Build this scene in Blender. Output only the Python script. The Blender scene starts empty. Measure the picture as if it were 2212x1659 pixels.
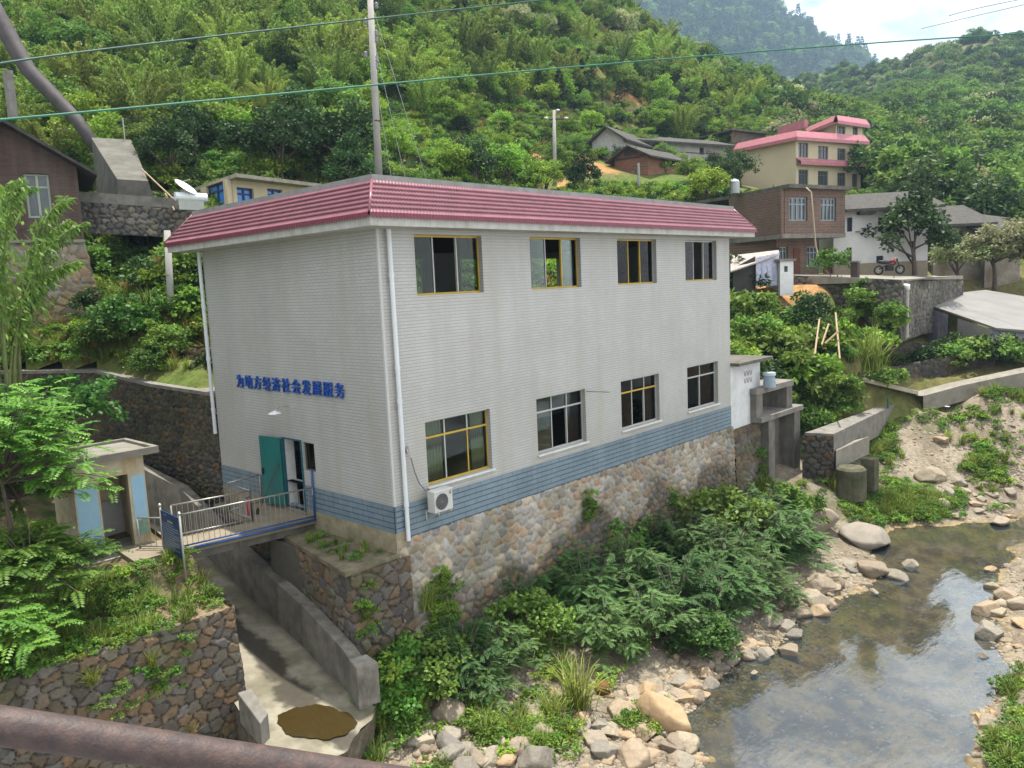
import bpy, math, numpy as np
from mathutils import Vector, Matrix
R=math.radians
sc=bpy.context.scene
COL=sc.collection
# ------------------------------------------------------------------ camera
CAM=np.array([-11.5975,-14.7617,6.0417]); F_PX,PIT,ROL,YAW=1701.37,.1251,-.0451,.7458
Fw=np.array([math.cos(YAW)*math.cos(PIT),math.sin(YAW)*math.cos(PIT),-math.sin(PIT)])
_R0=np.array([math.sin(YAW),-math.cos(YAW),0]); _U0=np.cross(_R0,Fw)
Rt=_R0*math.cos(ROL)+_U0*math.sin(ROL); Up=-_R0*math.sin(ROL)+_U0*math.cos(ROL)
cd=bpy.data.cameras.new('camera'); cam=bpy.data.objects.new('camera',cd); COL.objects.link(cam)
cd.sensor_fit='HORIZONTAL'; cd.sensor_width=36; cd.lens=F_PX*36/2212; cd.clip_start=.05; cd.clip_end=6000
cam.matrix_world=Matrix(((Rt[0],Up[0],-Fw[0],CAM[0]),(Rt[1],Up[1],-Fw[1],CAM[1]),(Rt[2],Up[2],-Fw[2],CAM[2]),(0,0,0,1)))
sc.camera=cam
# ------------------------------------------------------------------ light, sky, exposure
SUN=np.array([.16,.07,.98]); SUN/=np.linalg.norm(SUN)
w=bpy.data.worlds.new('World'); sc.world=w; w.use_nodes=True; nt=w.node_tree; nt.nodes.clear()
def N(nt,t,**k):
    n=nt.nodes.new(t)
    for a,b in k.items():
        if a.startswith('i_'): n.inputs[a[2:].replace('_',' ')].default_value=b
        else: setattr(n,a,b)
    return n
sky=N(nt,'ShaderNodeTexSky'); sky.sky_type='NISHITA'; sky.sun_disc=False
sky.sun_elevation=math.asin(SUN[2]); sky.sun_rotation=math.atan2(SUN[0],SUN[1]); sky.air_density=1.2; sky.dust_density=2.
tc=N(nt,'ShaderNodeTexCoord'); mp=N(nt,'ShaderNodeMapping'); mp.inputs['Scale'].default_value=(1,1,2.2); mp.inputs['Location'].default_value=(.35,.2,.1)
ns=N(nt,'ShaderNodeTexNoise'); ns.inputs['Scale'].default_value=2.6; ns.inputs['Detail'].default_value=7; ns.inputs['Roughness'].default_value=.55
cr=N(nt,'ShaderNodeValToRGB'); cr.color_ramp.elements[0].position=.40; cr.color_ramp.elements[1].position=.54
mx=N(nt,'ShaderNodeMix',data_type='RGBA'); mx.inputs['B'].default_value=(11.5,11.8,12.2,1)
bg=N(nt,'ShaderNodeBackground'); bg.inputs['Strength'].default_value=.09
wo=N(nt,'ShaderNodeOutputWorld')
L=nt.links.new
L(tc.outputs['Generated'],mp.inputs['Vector']); L(mp.outputs[0],ns.inputs['Vector']); L(ns.outputs['Fac'],cr.inputs[0])
vd=N(nt,'ShaderNodeVectorMath',operation='DOT_PRODUCT'); vd.inputs[1].default_value=(.55,-.72,.42); L(tc.outputs['Generated'],vd.inputs[0])
vm=N(nt,'ShaderNodeMapRange'); vm.inputs['From Min'].default_value=-1; vm.inputs['To Min'].default_value=.62; vm.inputs['To Max'].default_value=1.5; L(vd.outputs['Value'],vm.inputs['Value'])
vc=N(nt,'ShaderNodeVectorMath',operation='SCALE'); vc.inputs[0].default_value=(11.6,11.9,12.3); L(vm.outputs[0],vc.inputs['Scale']); L(vc.outputs[0],mx.inputs['B']); L(cr.outputs[0],mx.inputs['Factor'])
L(sky.outputs[0],mx.inputs['A']); L(mx.outputs['Result'],bg.inputs[0]); L(bg.outputs[0],wo.inputs[0])
sl=bpy.data.lights.new('sun','SUN'); sl.energy=5; sl.angle=R(.6); sl.color=(1,.96,.88)
so=bpy.data.objects.new('sun',sl); COL.objects.link(so); so.rotation_euler=Vector(SUN).to_track_quat('Z','Y').to_euler()
sc.view_settings.view_transform='Standard'; sc.view_settings.look='None'; sc.view_settings.exposure=.70; sc.view_settings.gamma=1
sc.cycles.max_bounces=6; sc.cycles.transparent_max_bounces=8; sc.cycles.diffuse_bounces=3; sc.cycles.glossy_bounces=3; sc.cycles.volume_bounces=0
sc.cycles.caustics_reflective=False; sc.cycles.caustics_refractive=False
sc.cycles.sample_clamp_indirect=4
# ------------------------------------------------------------------ measuring helpers: a sight line (photo coordinates) cut with a real plane or at a distance
def ray(x,y):
    d=Fw*F_PX+Rt*(x-1106)-Up*(y-829.5); return d/np.linalg.norm(d)
def PZ(x,y,z): d=ray(x,y); return CAM+d*((z-CAM[2])/d[2])
def PY(x,y,c): d=ray(x,y); return CAM+d*((c-CAM[1])/d[1])
def PX(x,y,c): d=ray(x,y); return CAM+d*((c-CAM[0])/d[0])
def PD(x,y,r): d=ray(x,y); return CAM+d*(r/math.hypot(d[0],d[1]))
# ------------------------------------------------------------------ materials
MATS={}
def mat(name,col=(.5,.5,.5),rough=.8,metal=0,spec=.3,var=.12,vs=3.,col2=None,bump=0,bs=30.,attr=None,stain=0,stain_col=(.1,.09,.07),stain_s=1.2,stain_stretch=1.):
    """generic weathered surface: colour with two scales of noise, optional stains, bump, optional mesh colour attribute"""
    if name in MATS: return MATS[name]
    m=bpy.data.materials.new(name); m.use_nodes=True; t=m.node_tree; b=t.nodes['Principled BSDF']; K=t.links.new
    b.inputs['Roughness'].default_value=rough; b.inputs['Metallic'].default_value=metal; b.inputs['Specular IOR Level'].default_value=spec
    g=N(t,'ShaderNodeTexCoord')
    n=N(t,'ShaderNodeTexNoise'); n.inputs['Scale'].default_value=vs; n.inputs['Detail'].default_value=6; n.inputs['Roughness'].default_value=.65
    K(g.outputs['Object'],n.inputs['Vector'])
    c=N(t,'ShaderNodeMix',data_type='RGBA')
    if attr:
        a=N(t,'ShaderNodeAttribute'); a.attribute_name=attr
        d=N(t,'ShaderNodeMix',data_type='RGBA',blend_type='MULTIPLY'); d.inputs['Factor'].default_value=1
        K(a.outputs['Color'],d.inputs['A']); d.inputs['B'].default_value=(1-var*2,1-var*2,1-var*2,1); K(a.outputs['Color'],c.inputs['B']); K(d.outputs['Result'],c.inputs['A'])
    else:
        col2=col2 or tuple(x*(1-var*1.6) for x in col)
        c.inputs['A'].default_value=(*col2,1); c.inputs['B'].default_value=(*col,1)
    r=N(t,'ShaderNodeMapRange'); r.inputs['From Min'].default_value=.35; r.inputs['From Max'].default_value=.65; K(n.outputs['Fac'],r.inputs['Value']); K(r.outputs[0],c.inputs['Factor'])
    out=c.outputs['Result']
    if stain:
        mp=N(t,'ShaderNodeMapping'); mp.inputs['Scale'].default_value=(1,1,1/stain_stretch); K(g.outputs['Object'],mp.inputs[0])
        s=N(t,'ShaderNodeTexNoise'); s.inputs['Scale'].default_value=stain_s; s.inputs['Detail'].default_value=8; s.inputs['Roughness'].default_value=.7; K(mp.outputs[0],s.inputs['Vector'])
        q=N(t,'ShaderNodeMapRange'); q.inputs['From Min'].default_value=.5; q.inputs['From Max'].default_value=.68; q.inputs['To Max'].default_value=stain; K(s.outputs['Fac'],q.inputs['Value'])
        e=N(t,'ShaderNodeMix',data_type='RGBA'); K(q.outputs[0],e.inputs['Factor']); K(out,e.inputs['A']); e.inputs['B'].default_value=(*stain_col,1); out=e.outputs['Result']
    K(out,b.inputs['Base Color'])
    if bump:
        u=N(t,'ShaderNodeTexNoise'); u.inputs['Scale'].default_value=bs; u.inputs['Detail'].default_value=5; K(g.outputs['Object'],u.inputs['Vector'])
        h=N(t,'ShaderNodeBump'); h.inputs['Strength'].default_value=.8; h.inputs['Distance'].default_value=bump; K(u.outputs['Fac'],h.inputs['Height']); K(h.outputs[0],b.inputs['Normal'])
    MATS[name]=m; return m
def brickmat(name,c1,c2,mort,bw,bh,ms,rough=.6,bump=.004,off=.5,spec=.3,stain=0,stain_col=(.2,.19,.17),zoff=0,jitter=.3,hline=None):
    m=bpy.data.materials.new(name); m.use_nodes=True; t=m.node_tree; b=t.nodes['Principled BSDF']; K=t.links.new
    b.inputs['Roughness'].default_value=rough; b.inputs['Specular IOR Level'].default_value=spec
    g=N(t,'ShaderNodeTexCoord'); s=N(t,'ShaderNodeSeparateXYZ'); a=N(t,'ShaderNodeMath',operation='ADD'); cb=N(t,'ShaderNodeCombineXYZ')
    K(g.outputs['Object'],s.inputs[0]); K(s.outputs[0],a.inputs[0]); K(s.outputs[1],a.inputs[1]); K(a.outputs[0],cb.inputs[0])
    zz=N(t,'ShaderNodeMath',operation='ADD'); zz.inputs[1].default_value=zoff; K(s.outputs[2],zz.inputs[0]); K(zz.outputs[0],cb.inputs[1])
    k=N(t,'ShaderNodeTexBrick'); k.offset=off; k.inputs['Color1'].default_value=(*c1,1); k.inputs['Color2'].default_value=(*c2,1); k.inputs['Mortar'].default_value=(*mort,1)
    k.inputs['Scale'].default_value=1; k.inputs['Brick Width'].default_value=bw; k.inputs['Row Height'].default_value=bh; k.inputs['Mortar Size'].default_value=ms; k.inputs['Mortar Smooth'].default_value=.3; k.inputs['Bias'].default_value=0
    K(cb.outputs[0],k.inputs['Vector'])
    kc=k.outputs['Color']
    if hline:
        k2=N(t,'ShaderNodeTexBrick'); k2.offset=0; k2.inputs['Color1'].default_value=(1,1,1,1); k2.inputs['Color2'].default_value=(1,1,1,1); k2.inputs['Mortar'].default_value=(*hline,1); k2.inputs['Scale'].default_value=1; k2.inputs['Brick Width'].default_value=400; k2.inputs['Row Height'].default_value=bh; k2.inputs['Mortar Size'].default_value=ms*1.2; k2.inputs['Mortar Smooth'].default_value=.2
        K(cb.outputs[0],k2.inputs['Vector']); x2=N(t,'ShaderNodeMix',data_type='RGBA',blend_type='MULTIPLY'); x2.inputs['Factor'].default_value=1; K(kc,x2.inputs['A']); K(k2.outputs['Color'],x2.inputs['B']); kc=x2.outputs['Result']
    n=N(t,'ShaderNodeTexNoise'); n.inputs['Scale'].default_value=.5; n.inputs['Detail'].default_value=9; n.inputs['Roughness'].default_value=.6; K(g.outputs['Object'],n.inputs['Vector'])
    r=N(t,'ShaderNodeMapRange'); r.inputs['From Min'].default_value=.3; r.inputs['From Max'].default_value=.7; r.inputs['To Min'].default_value=1-jitter; r.inputs['To Max'].default_value=1; K(n.outputs['Fac'],r.inputs['Value'])
    x=N(t,'ShaderNodeMix',data_type='RGBA',blend_type='MULTIPLY'); x.inputs['Factor'].default_value=1; K(kc,x.inputs['A'])
    cc=N(t,'ShaderNodeCombineColor'); [K(r.outputs[0],cc.inputs[i]) for i in range(3)]; K(cc.outputs[0],x.inputs['B'])
    out=x.outputs['Result']
    if stain:
        mp=N(t,'ShaderNodeMapping'); mp.inputs['Scale'].default_value=(1,1,.12); K(g.outputs['Object'],mp.inputs[0])
        sn=N(t,'ShaderNodeTexNoise'); sn.inputs['Scale'].default_value=2.2; sn.inputs['Detail'].default_value=7; K(mp.outputs[0],sn.inputs['Vector'])
        q=N(t,'ShaderNodeMapRange'); q.inputs['From Min'].default_value=.45; q.inputs['From Max'].default_value=.72; q.inputs['To Max'].default_value=stain; K(sn.outputs['Fac'],q.inputs['Value'])
        e=N(t,'ShaderNodeMix',data_type='RGBA'); K(q.outputs[0],e.inputs['Factor']); K(out,e.inputs['A']); e.inputs['B'].default_value=(*stain_col,1); out=e.outputs['Result']
    K(out,b.inputs['Base Color'])
    h=N(t,'ShaderNodeBump'); h.inputs['Strength'].default_value=1; h.inputs['Distance'].default_value=bump; h.invert=True; K(k.outputs['Fac'],h.inputs['Height']); K(h.outputs[0],b.inputs['Normal'])
    return m
def leafmat(name,c,c2,trans=.35,rough=.5):
    """leaf: colour between c and c2 by the tint attribute of the leaf clump and the random number of the plant"""
    m=bpy.data.materials.new(name); m.use_nodes=True; t=m.node_tree; t.nodes.clear(); K=t.links.new
    a=N(t,'ShaderNodeAttribute'); a.attribute_name='tint'; oi=N(t,'ShaderNodeObjectInfo')
    x=N(t,'ShaderNodeMix',data_type='RGBA'); x.inputs['A'].default_value=(*c,1); x.inputs['B'].default_value=(*c2,1)
    K(a.outputs['Fac'],x.inputs['Factor'])
    hs=N(t,'ShaderNodeHueSaturation'); K(x.outputs['Result'],hs.inputs['Color'])
    r1=N(t,'ShaderNodeMapRange'); r1.inputs['To Min'].default_value=.475; r1.inputs['To Max'].default_value=.515; K(oi.outputs['Random'],r1.inputs['Value']); K(r1.outputs[0],hs.inputs['Hue'])
    mm=N(t,'ShaderNodeMath',operation='MULTIPLY'); mm.inputs[1].default_value=7.31; K(oi.outputs['Random'],mm.inputs[0]); fr=N(t,'ShaderNodeMath',operation='FRACT'); K(mm.outputs[0],fr.inputs[0])
    r2=N(t,'ShaderNodeMapRange'); r2.inputs['To Min'].default_value=.62; r2.inputs['To Max'].default_value=1.25; K(fr.outputs[0],r2.inputs['Value']); K(r2.outputs[0],hs.inputs['Value'])
    d=N(t,'ShaderNodeBsdfDiffuse'); tr=N(t,'ShaderNodeBsdfTranslucent'); gl=N(t,'ShaderNodeBsdfGlossy'); gl.inputs['Roughness'].default_value=rough; gl.inputs['Color'].default_value=(.5,.5,.5,1)
    K(hs.outputs[0],d.inputs[0]); K(hs.outputs[0],tr.inputs[0])
    a1=N(t,'ShaderNodeMixShader'); a1.inputs[0].default_value=trans; K(d.outputs[0],a1.inputs[1]); K(tr.outputs[0],a1.inputs[2])
    a2=N(t,'ShaderNodeMixShader'); a2.inputs[0].default_value=.03; K(a1.outputs[0],a2.inputs[1]); K(gl.outputs[0],a2.inputs[2])
    o=N(t,'ShaderNodeOutputMaterial'); K(a2.outputs[0],o.inputs[0]); return m
# ------------------------------------------------------------------ object helpers
ORI={}
def tag(o,label=None,cat=None,group=None,kind=None):
    if label: o['label']=label
    if cat: o['category']=cat
    if group: o['group']=group
    if kind: o['kind']=kind
    return o
def thing(name,label,cat,loc=(0,0,0),rz=0,group=None):
    o=bpy.data.objects.new(name,None); o.empty_display_size=.2; COL.objects.link(o); o.location=[float(v) for v in loc]; o.rotation_euler=(0,0,rz)
    ORI[o.name]=Matrix.Translation(Vector([float(v) for v in loc]))@Matrix.Rotation(rz,4,'Z')
    return tag(o,label,cat,group)
def mesh_np(name,V,F,m,smooth=False,attrs=None):
    V=np.asarray(V,np.float32); me=bpy.data.meshes.new(name)
    if isinstance(F,np.ndarray):
        k=F.shape[1]; n=len(F); me.vertices.add(len(V)); me.vertices.foreach_set('co',V.ravel())
        me.loops.add(n*k); me.loops.foreach_set('vertex_index',F.ravel().astype(np.int32))
        me.polygons.add(n); me.polygons.foreach_set('loop_start',np.arange(n,dtype=np.int32)*k)
        try: me.polygons.foreach_set('loop_total',np.full(n,k,np.int32))
        except Exception: pass
    else: me.from_pydata([tuple(map(float,v)) for v in V],[],F)
    for an,(dom,typ,dat) in (attrs or {}).items():
        a=me.attributes.new(an,typ,dom); a.data.foreach_set('value' if typ=='FLOAT' else 'color',np.asarray(dat,np.float32).ravel())
    me.update(calc_edges=True); me.validate()
    if smooth: me.polygons.foreach_set('use_smooth',[True]*len(me.polygons))
    if m: me.materials.append(m)
    return me
def link(name,me,parent=None,loc=None):
    o=bpy.data.objects.new(name,me); COL.objects.link(o)
    if parent: o.parent=parent; ORI[o.name]=ORI.get(parent.name,Matrix())
    if loc is not None: o.location=[float(v) for v in loc]; ORI[o.name]=Matrix.Translation(Vector([float(v) for v in loc]))
    return o
class MB:
    def __init__(s): s.v=[]; s.f=[]
    def add(s,vs,fs):
        k=len(s.v); s.v+=[tuple(map(float,v)) for v in vs]; s.f+=[[i+k for i in f] for f in fs]; return s
    def quad(s,a,b,c,d): return s.add([a,b,c,d],[[0,1,2,3]])
    def box(s,x0,x1,y0,y1,z0,z1):
        return s.add([(x,y,z) for z in(z0,z1) for y in(y0,y1) for x in(x0,x1)],[[0,2,3,1],[4,5,7,6],[0,1,5,4],[2,6,7,3],[0,4,6,2],[1,3,7,5]])
    def obox(s,c,u,v,w):
        c,u,v,w=map(np.array,(c,u,v,w)); return s.add([c+a*u+b*v+d*w for d in(-1,1) for b in(-1,1) for a in(-1,1)],[[0,2,3,1],[4,5,7,6],[0,1,5,4],[2,6,7,3],[0,4,6,2],[1,3,7,5]])
    def prism(s,poly,z0,z1):
        n=len(poly); z0=[z0]*n if np.isscalar(z0) else z0; z1=[z1]*n if np.isscalar(z1) else z1
        return s.add([(p[0],p[1],z0[i]) for i,p in enumerate(poly)]+[(p[0],p[1],z1[i]) for i,p in enumerate(poly)],[list(range(n))[::-1],list(range(n,2*n))]+[[i,(i+1)%n,(i+1)%n+n,i+n] for i in range(n)])
    def tube(s,pts,r,n=8,cap=True):
        pts=[np.array(p,float) for p in pts]; r=[r]*len(pts) if np.isscalar(r) else r; vs=[]; fs=[]
        prev=None
        for i,p in enumerate(pts):
            d=pts[min(i+1,len(pts)-1)]-pts[max(i-1,0)]; d/=np.linalg.norm(d)+1e-9
            a=np.cross(d,(0,0,1) if abs(d[2])<.9 else (1,0,0)) if prev is None else prev-d*(prev@d)
            a/=np.linalg.norm(a)+1e-9; prev=a; b=np.cross(d,a)
            vs+=[p+r[i]*(a*math.cos(2*math.pi*k/n)+b*math.sin(2*math.pi*k/n)) for k in range(n)]
        for i in range(len(pts)-1): fs+=[[i*n+k,i*n+(k+1)%n,(i+1)*n+(k+1)%n,(i+1)*n+k] for k in range(n)]
        if cap: fs+=[list(range(n))[::-1],[(len(pts)-1)*n+k for k in range(n)]]
        return s.add(vs,fs)
    def build(s,name,m,parent=None,smooth=False,bevel=0,loc=None,local=False):
        V=np.array(s.v,float)
        if parent is not None and not local:
            M=np.array(ORI.get(parent.name,Matrix()).inverted()); V=V@M[:3,:3].T+M[:3,3]
        elif loc is not None: V=V-np.array(loc)
        me=mesh_np(name,V,s.f,m,smooth); o=link(name,me,parent,loc if parent is None else None)
        if parent is not None and local: pass
        if bevel:
            b=o.modifiers.new('bevel','BEVEL'); b.width=bevel; b.segments=2; b.limit_method='ANGLE'
        return o
def copy_tree(o,loc=None,rz=None,scale=None,label=None,parent=None):
    c=o.copy(); COL.objects.link(c)
    if parent: c.parent=parent
    for ch in o.children: copy_tree(ch,parent=c)
    if loc is not None: c.location=[float(v) for v in loc]
    if rz is not None: c.rotation_euler=(0,0,rz)
    if scale is not None: c.scale=(scale,)*3 if np.isscalar(scale) else scale
    if label: c['label']=label
    return c
# smooth value noise
def vnoise(x,y,seed=0,octv=4,f=1.):
    x=np.asarray(x,float); y=np.asarray(y,float); o=np.zeros(np.broadcast(x,y).shape); a=1.
    for k in range(octv):
        X=x*f; Y=y*f; i=np.floor(X); j=np.floor(Y); u=X-i; v=Y-j; u=u*u*(3-2*u); v=v*v*(3-2*v)
        h=lambda p,q: np.modf(np.abs(np.sin(p*127.1+q*311.7+seed*17.3+k*5.1)*43758.5453))[0]
        o+=a*((h(i,j)*(1-u)+h(i+1,j)*u)*(1-v)+(h(i,j+1)*(1-u)+h(i+1,j+1)*u)*v-.5); a*=.5; f*=2.03
    return o
# ------------------------------------------------------------------ terrain
def tps(P):
    P=np.array(P,float); n=len(P); d=np.linalg.norm(P[:,None,:2]-P[None,:,:2],axis=2); K=d  # linear radial basis
    A=np.zeros((n+3,n+3)); A[:n,:n]=K+np.eye(n)*-.02; A[:n,n]=1; A[:n,n+1:]=P[:,:2]; A[n:,:n]=A[:n,n:].T
    w_=np.linalg.solve(A,np.append(P[:,2],[0,0,0]))
    def H(x,y):
        x=np.asarray(x,float); y=np.asarray(y,float); s=w_[n]+w_[n+1]*x+w_[n+2]*y
        for i in range(n): s=s+w_[i]*np.hypot(x-P[i,0],y-P[i,1])
        return s
    return H
V3=lambda l:[PD(*a) for a in l]
HILL=V3([ # photo x, y, distance
 (430,770,29),(300,770,29),(250,740,31),(60,760,31),(-200,760,31),(250,600,35),(350,600,35),(440,600,35),(200,520,38),(300,500,38.4),(430,490,38.5),(-200,500,39),(60,440,44),(165,430,40),(440,448,39.5),(330,436,40),
 (0,420,50),(200,400,46),(350,405,46),(600,395,48),(800,405,50),(900,400,54),(1050,400,62),(1200,400,72),(1400,405,76),(1520,395,80),
 (0,200,72),(300,200,70),(600,230,72),(900,240,78),(1050,290,80),(1200,290,88),(1350,330,100),(1500,310,112),(1600,330,118),
 (0,0,98),(300,0,100),(600,0,105),(900,40,110),(1150,80,118),(1370,128,135),(1500,190,150),(1600,225,160),(1700,262,175),
 (0,-300,150),(500,-300,160),(900,-260,165),(1200,-120,160),(-400,200,72),(-400,-200,120),
 (1370,300,215),(1200,200,230),(1550,320,230),(1700,330,240),
 (1590,430,62),(1650,440,75),(1730,432,92),(1870,425,92),(1590,590,49),(1700,592,49.5),(1830,583,56),(1900,590,50),(2000,602,58),(2100,600,86),(2212,600,90),(2000,500,78),(2212,530,84),(1870,420,105),(2100,440,110),
 (1590,640,46),(1700,650,46.5),(1800,640,47.5),(1600,740,39),(1700,760,42),(1680,860,37),(1760,880,42),(1840,800,47),(1850,700,46),(1950,740,46),(1880,835,47.5),(2000,768,52),(2080,768,51),(2160,771,50.5),(2260,778,50.5),(2400,780,52),(2000,818,48.3),(2120,803,49),(2212,794,49.3),(1935,780,50),
 (1600,588,60),(1700,588,62),(1800,587,64),(1900,585,64),(2000,585,62),(1650,590,56),(2400,560,80),
 (1720,320,240),(1735,285,380),(1800,245,390),(1870,205,400),(1950,170,400),(2040,118,405),(2110,95,410),(2212,125,410),(2350,70,430),(1880,330,190),(1850,290,260),
 (2000,330,165),(2212,330,170),(2000,260,240),(2212,250,250),(2100,190,320),(2400,300,200),(2400,130,350),(1960,420,125),(2350,430,130)])
HILL+= [(1.,9.5,3.0),(6,9.6,1.5),(17,9.6,1.5),(24,6,1.),(6,16,5.),(14,18,7.),(22,13,5.2),(12,23,9.),(24,20,9),(-2,16,3.9),(-6,18,3.9),(-12,20,4),(-20,24,8),(2,12.5,3.3),(19,4.5,.2),(21,3.,-.2),(26,1.5,-1.6),(33,.5,-1.5)]
for px_,d_ in ((2050,56),(2150,60),(2250,60),(2100,69),(2200,69),(2300,69)): q_=PD(px_,700,d_); HILL.append((q_[0],q_[1],-.5))
PTH=[PD(1975,855,46),PD(2060,832,47),PD(2140,815,47.6),PD(2212,800,48),PD(2330,776,49)]
H=tps(HILL)
def Hn(x,y):
    d=np.hypot(x-CAM[0],y-CAM[1]); a=np.clip((d-30)/60,0,1)
    return H(x,y)+vnoise(x,y,3,4,.12)*(.25+1.3*a)*.6+vnoise(x,y,6,2,.02)*np.clip((d-120)/100,0,1)*7
RIV=[(-12,-1,-4.9),(-8,1,-4.9),(-5,-1,-4.4),(-3.6,-2.6,-4.1),(-1.6,-1.2,-3.95),(-1,-.2,-3.5),(2,-.2,-3.3),(8,-.2,-3.6),(13,-.2,-3.7),(17,-.2,-3.5),(1,-3,-4.3),(4,-2.5,-4.3),(10,-3,-4.15),(14,-2.4,-4.1),(20,-1.5,-3.2),(23,-1.8,-3.1),(-3,-6,-4.6),(-8,-8,-4.8),(-16,-6,-4.8),(26,-1.2,-2.6),(33,-2.6,-1.5)]+[(p[0]-.3,p[1]-1.0,p[2]-.55) for p in PTH]+[(p[0]+1,p[1]+1.5,p[2]-.5) for p in PTH]
EDGE=[(1475,1700),(1478,1600),(1490,1520),(1560,1440),(1640,1385),(1700,1330),(1770,1290),(1840,1270),(1890,1225),(1870,1180),(1900,1150),(2000,1135),(2080,1150),(2212,1095)]
EDGER=[(2212,1180),(2165,1260),(2150,1340),(2160,1420),(2105,1560),(2110,1700)]
RIV+=[tuple(PZ(x,y,-4.72)) for x,y in EDGE+EDGER]
RIV+=[tuple(PZ(x,y,-5.12)) for x,y in ((1700,1550),(1850,1400),(2000,1300),(2050,1220),(1900,1600),(2040,1450),(2140,1170),(1800,1700),(1620,1600))]
RIV+=[tuple(PZ(x,y,z)) for x,y,z in ((1880,1100,-4.3),(1850,1000,-3.1),(1950,1000,-3.2),(2050,1000,-3.2),(2150,1000,-3.2),(2212,900,-1.9),(2050,900,-1.8),(2100,1080,-4.2),(2300,1050,-4.2),(2212,1250,-4.5),(2300,1500,-4.4),(2180,1600,-4.5),(2500,1200,-3.6),(2400,950,-2.5))]
RIV+=[(8,-16,-4.),(20,-20,-3.4),(0,-14,-4.6),(30,-16,-3.4),(45,-14,-2.)]
HR0=tps(RIV)
def HR(x,y): return HR0(x,y)+vnoise(x,y,9,4,.9)*.10+vnoise(x,y,12,3,.25)*.12
def gpix(x,y,Hf=Hn,d0=20,d1=500,nn=420):
    d=ray(x,y); dd=d/math.hypot(d[0],d[1]); t=np.geomspace(d0,d1,nn); P=CAM[None]+dd[None]*t[:,None]
    below=P[:,2]<Hf(P[:,0],P[:,1]); i=int(np.argmax(below))
    if not below.any(): return None
    if i==0: return P[0]
    a=P[i-1];b=P[i]; ha=a[2]-Hf(a[0],a[1]); hb=b[2]-Hf(b[0],b[1]); k=float(ha/(ha-hb+1e-9)); return a+(b-a)*k
rng=np.random.default_rng(7)
def smooth(a,b,x): t=np.clip((x-a)/(b-a),0,1); return t*t*(3-2*t)
def lerpc(c1,c2,t): return np.array(c1)[None]*(1-t[:,None])+np.array(c2)[None]*t[:,None]
def grid_mesh(name,X,Y,Z,mask,col,m,smoothsh=True):
    n,k=X.shape; idx=np.arange(n*k).reshape(n,k)
    q=np.stack([idx[:-1,:-1],idx[1:,:-1],idx[1:,1:],idx[:-1,1:]],-1).reshape(-1,4)
    mk=mask.ravel(); q=q[mk[q].all(1)]
    used=np.unique(q); re=np.full(n*k,-1); re[used]=np.arange(len(used)); q=re[q]
    V=np.stack([X.ravel(),Y.ravel(),Z.ravel()],1)[used]
    at={'Col':('POINT','FLOAT_COLOR',np.concatenate([col.reshape(-1,3)[used],np.ones((len(used),1))],1))} if col is not None else None
    return mesh_np(name,V,q[:,::-1].copy(),m,smoothsh,at)
def polar(a0,a1,na,d0,d1,nd):
    a=YAW-np.radians(np.linspace(a0,a1,na)); d=np.geomspace(d0,d1,nd); D,A=np.meshgrid(d,a,indexing='ij')
    return CAM[0]+D*np.cos(A),CAM[1]+D*np.sin(A),D,A
WALLX=([8.5,12,15.3,17.5],[0.05,-.45,-1.04,-4.]) # dark wall: x as a function of y
YB=([17.3,20,23.5,24.6]+[p[0] for p in PTH]+[70,200],[2.4,1.9,1.7,-1.0]+[p[1] for p in PTH]+[PTH[-1][1]-14,-120])
print('YB',YB)
def BZ(X,Y):
    X=np.asarray(X,float);Y=np.asarray(Y,float)
    Z=-.87+.85*smooth(2.2,5.3,Y)+.25*smooth(-6,-10,X)+4.*smooth(8.5,17.5,Y)*smooth(-3.,-5.5,X)+vnoise(X,Y,4,4,.8)*.12*smooth(1.5,2.2,Y)
    pad=smooth(.6,.2,np.maximum(np.abs(X+4.2)-.9,np.abs(Y-4.9)-1.2)); return Z*(1-pad)+(-.12)*pad
M_ground=mat('ground_soil',attr='Col',var=.22,vs=2.5,rough=.95,spec=.1,bump=.05,bs=9)
ORANGE=[(PD(*a)[:2],r) for a,r in [((1215,410,72),3.2),((1250,370,80),4),((1140,370,72),3.5),((1090,395,66),2.5),((1330,230,118),4),((1475,205,140),5),((740,345,56),2.5),((1290,330,92),3),((850,330,62),2.),((1700,655,46.5),3.),((1900,385,115),3)]]
X,Y,D,A=polar(-42,42,520,17.5,470,265); 
def Gn(X,Y):
    Z=Hn(X,Y); d_=np.hypot(X-CAM[0],Y-CAM[1]); pa=1106+F_PX*np.tan(np.clip(YAW-np.arctan2(Y-CAM[1],X-CAM[0]),-1.2,1.2)); w_=smooth(46.2,48.2,d_)*smooth(71,66,d_)*smooth(1575,1595,pa)*smooth(2000,1985,pa); Z=Z*(1-w_)+np.minimum(Z,5.3)*w_; yb=np.interp(X,*YB); k=smooth(-.6,2.6,Y-yb); Z=np.where(X>17.25,HR(X,Y)*(1-k)+Z*k,Z)
    wz=np.interp(Y,[8.5,12,15.3,17.5],[3.05,3.2,3.6,3.8])+.06; dw=np.where(Y<17.5,X-np.interp(Y,*WALLX),(Y-17.5)*.9); Z=np.where((X>-14)&(X<6)&(Y>8.5),np.minimum(Z,wz-.12+.62*np.maximum(dw,0)),Z)
    k=smooth(14.5,18.5,Y); return np.where(X<-4,BZ(X,Y)*(1-k)+Z*k,Z)
Z=Gn(X,Y)
m_=np.where(X<-4,Y>14,np.where(X<.1,(Y>8.6)&((X>np.interp(Y,*WALLX)+.05)|(Y>17.5)),np.where(X<17.3,Y>8.7,Y>np.interp(X,*YB)-.7)))
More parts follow.
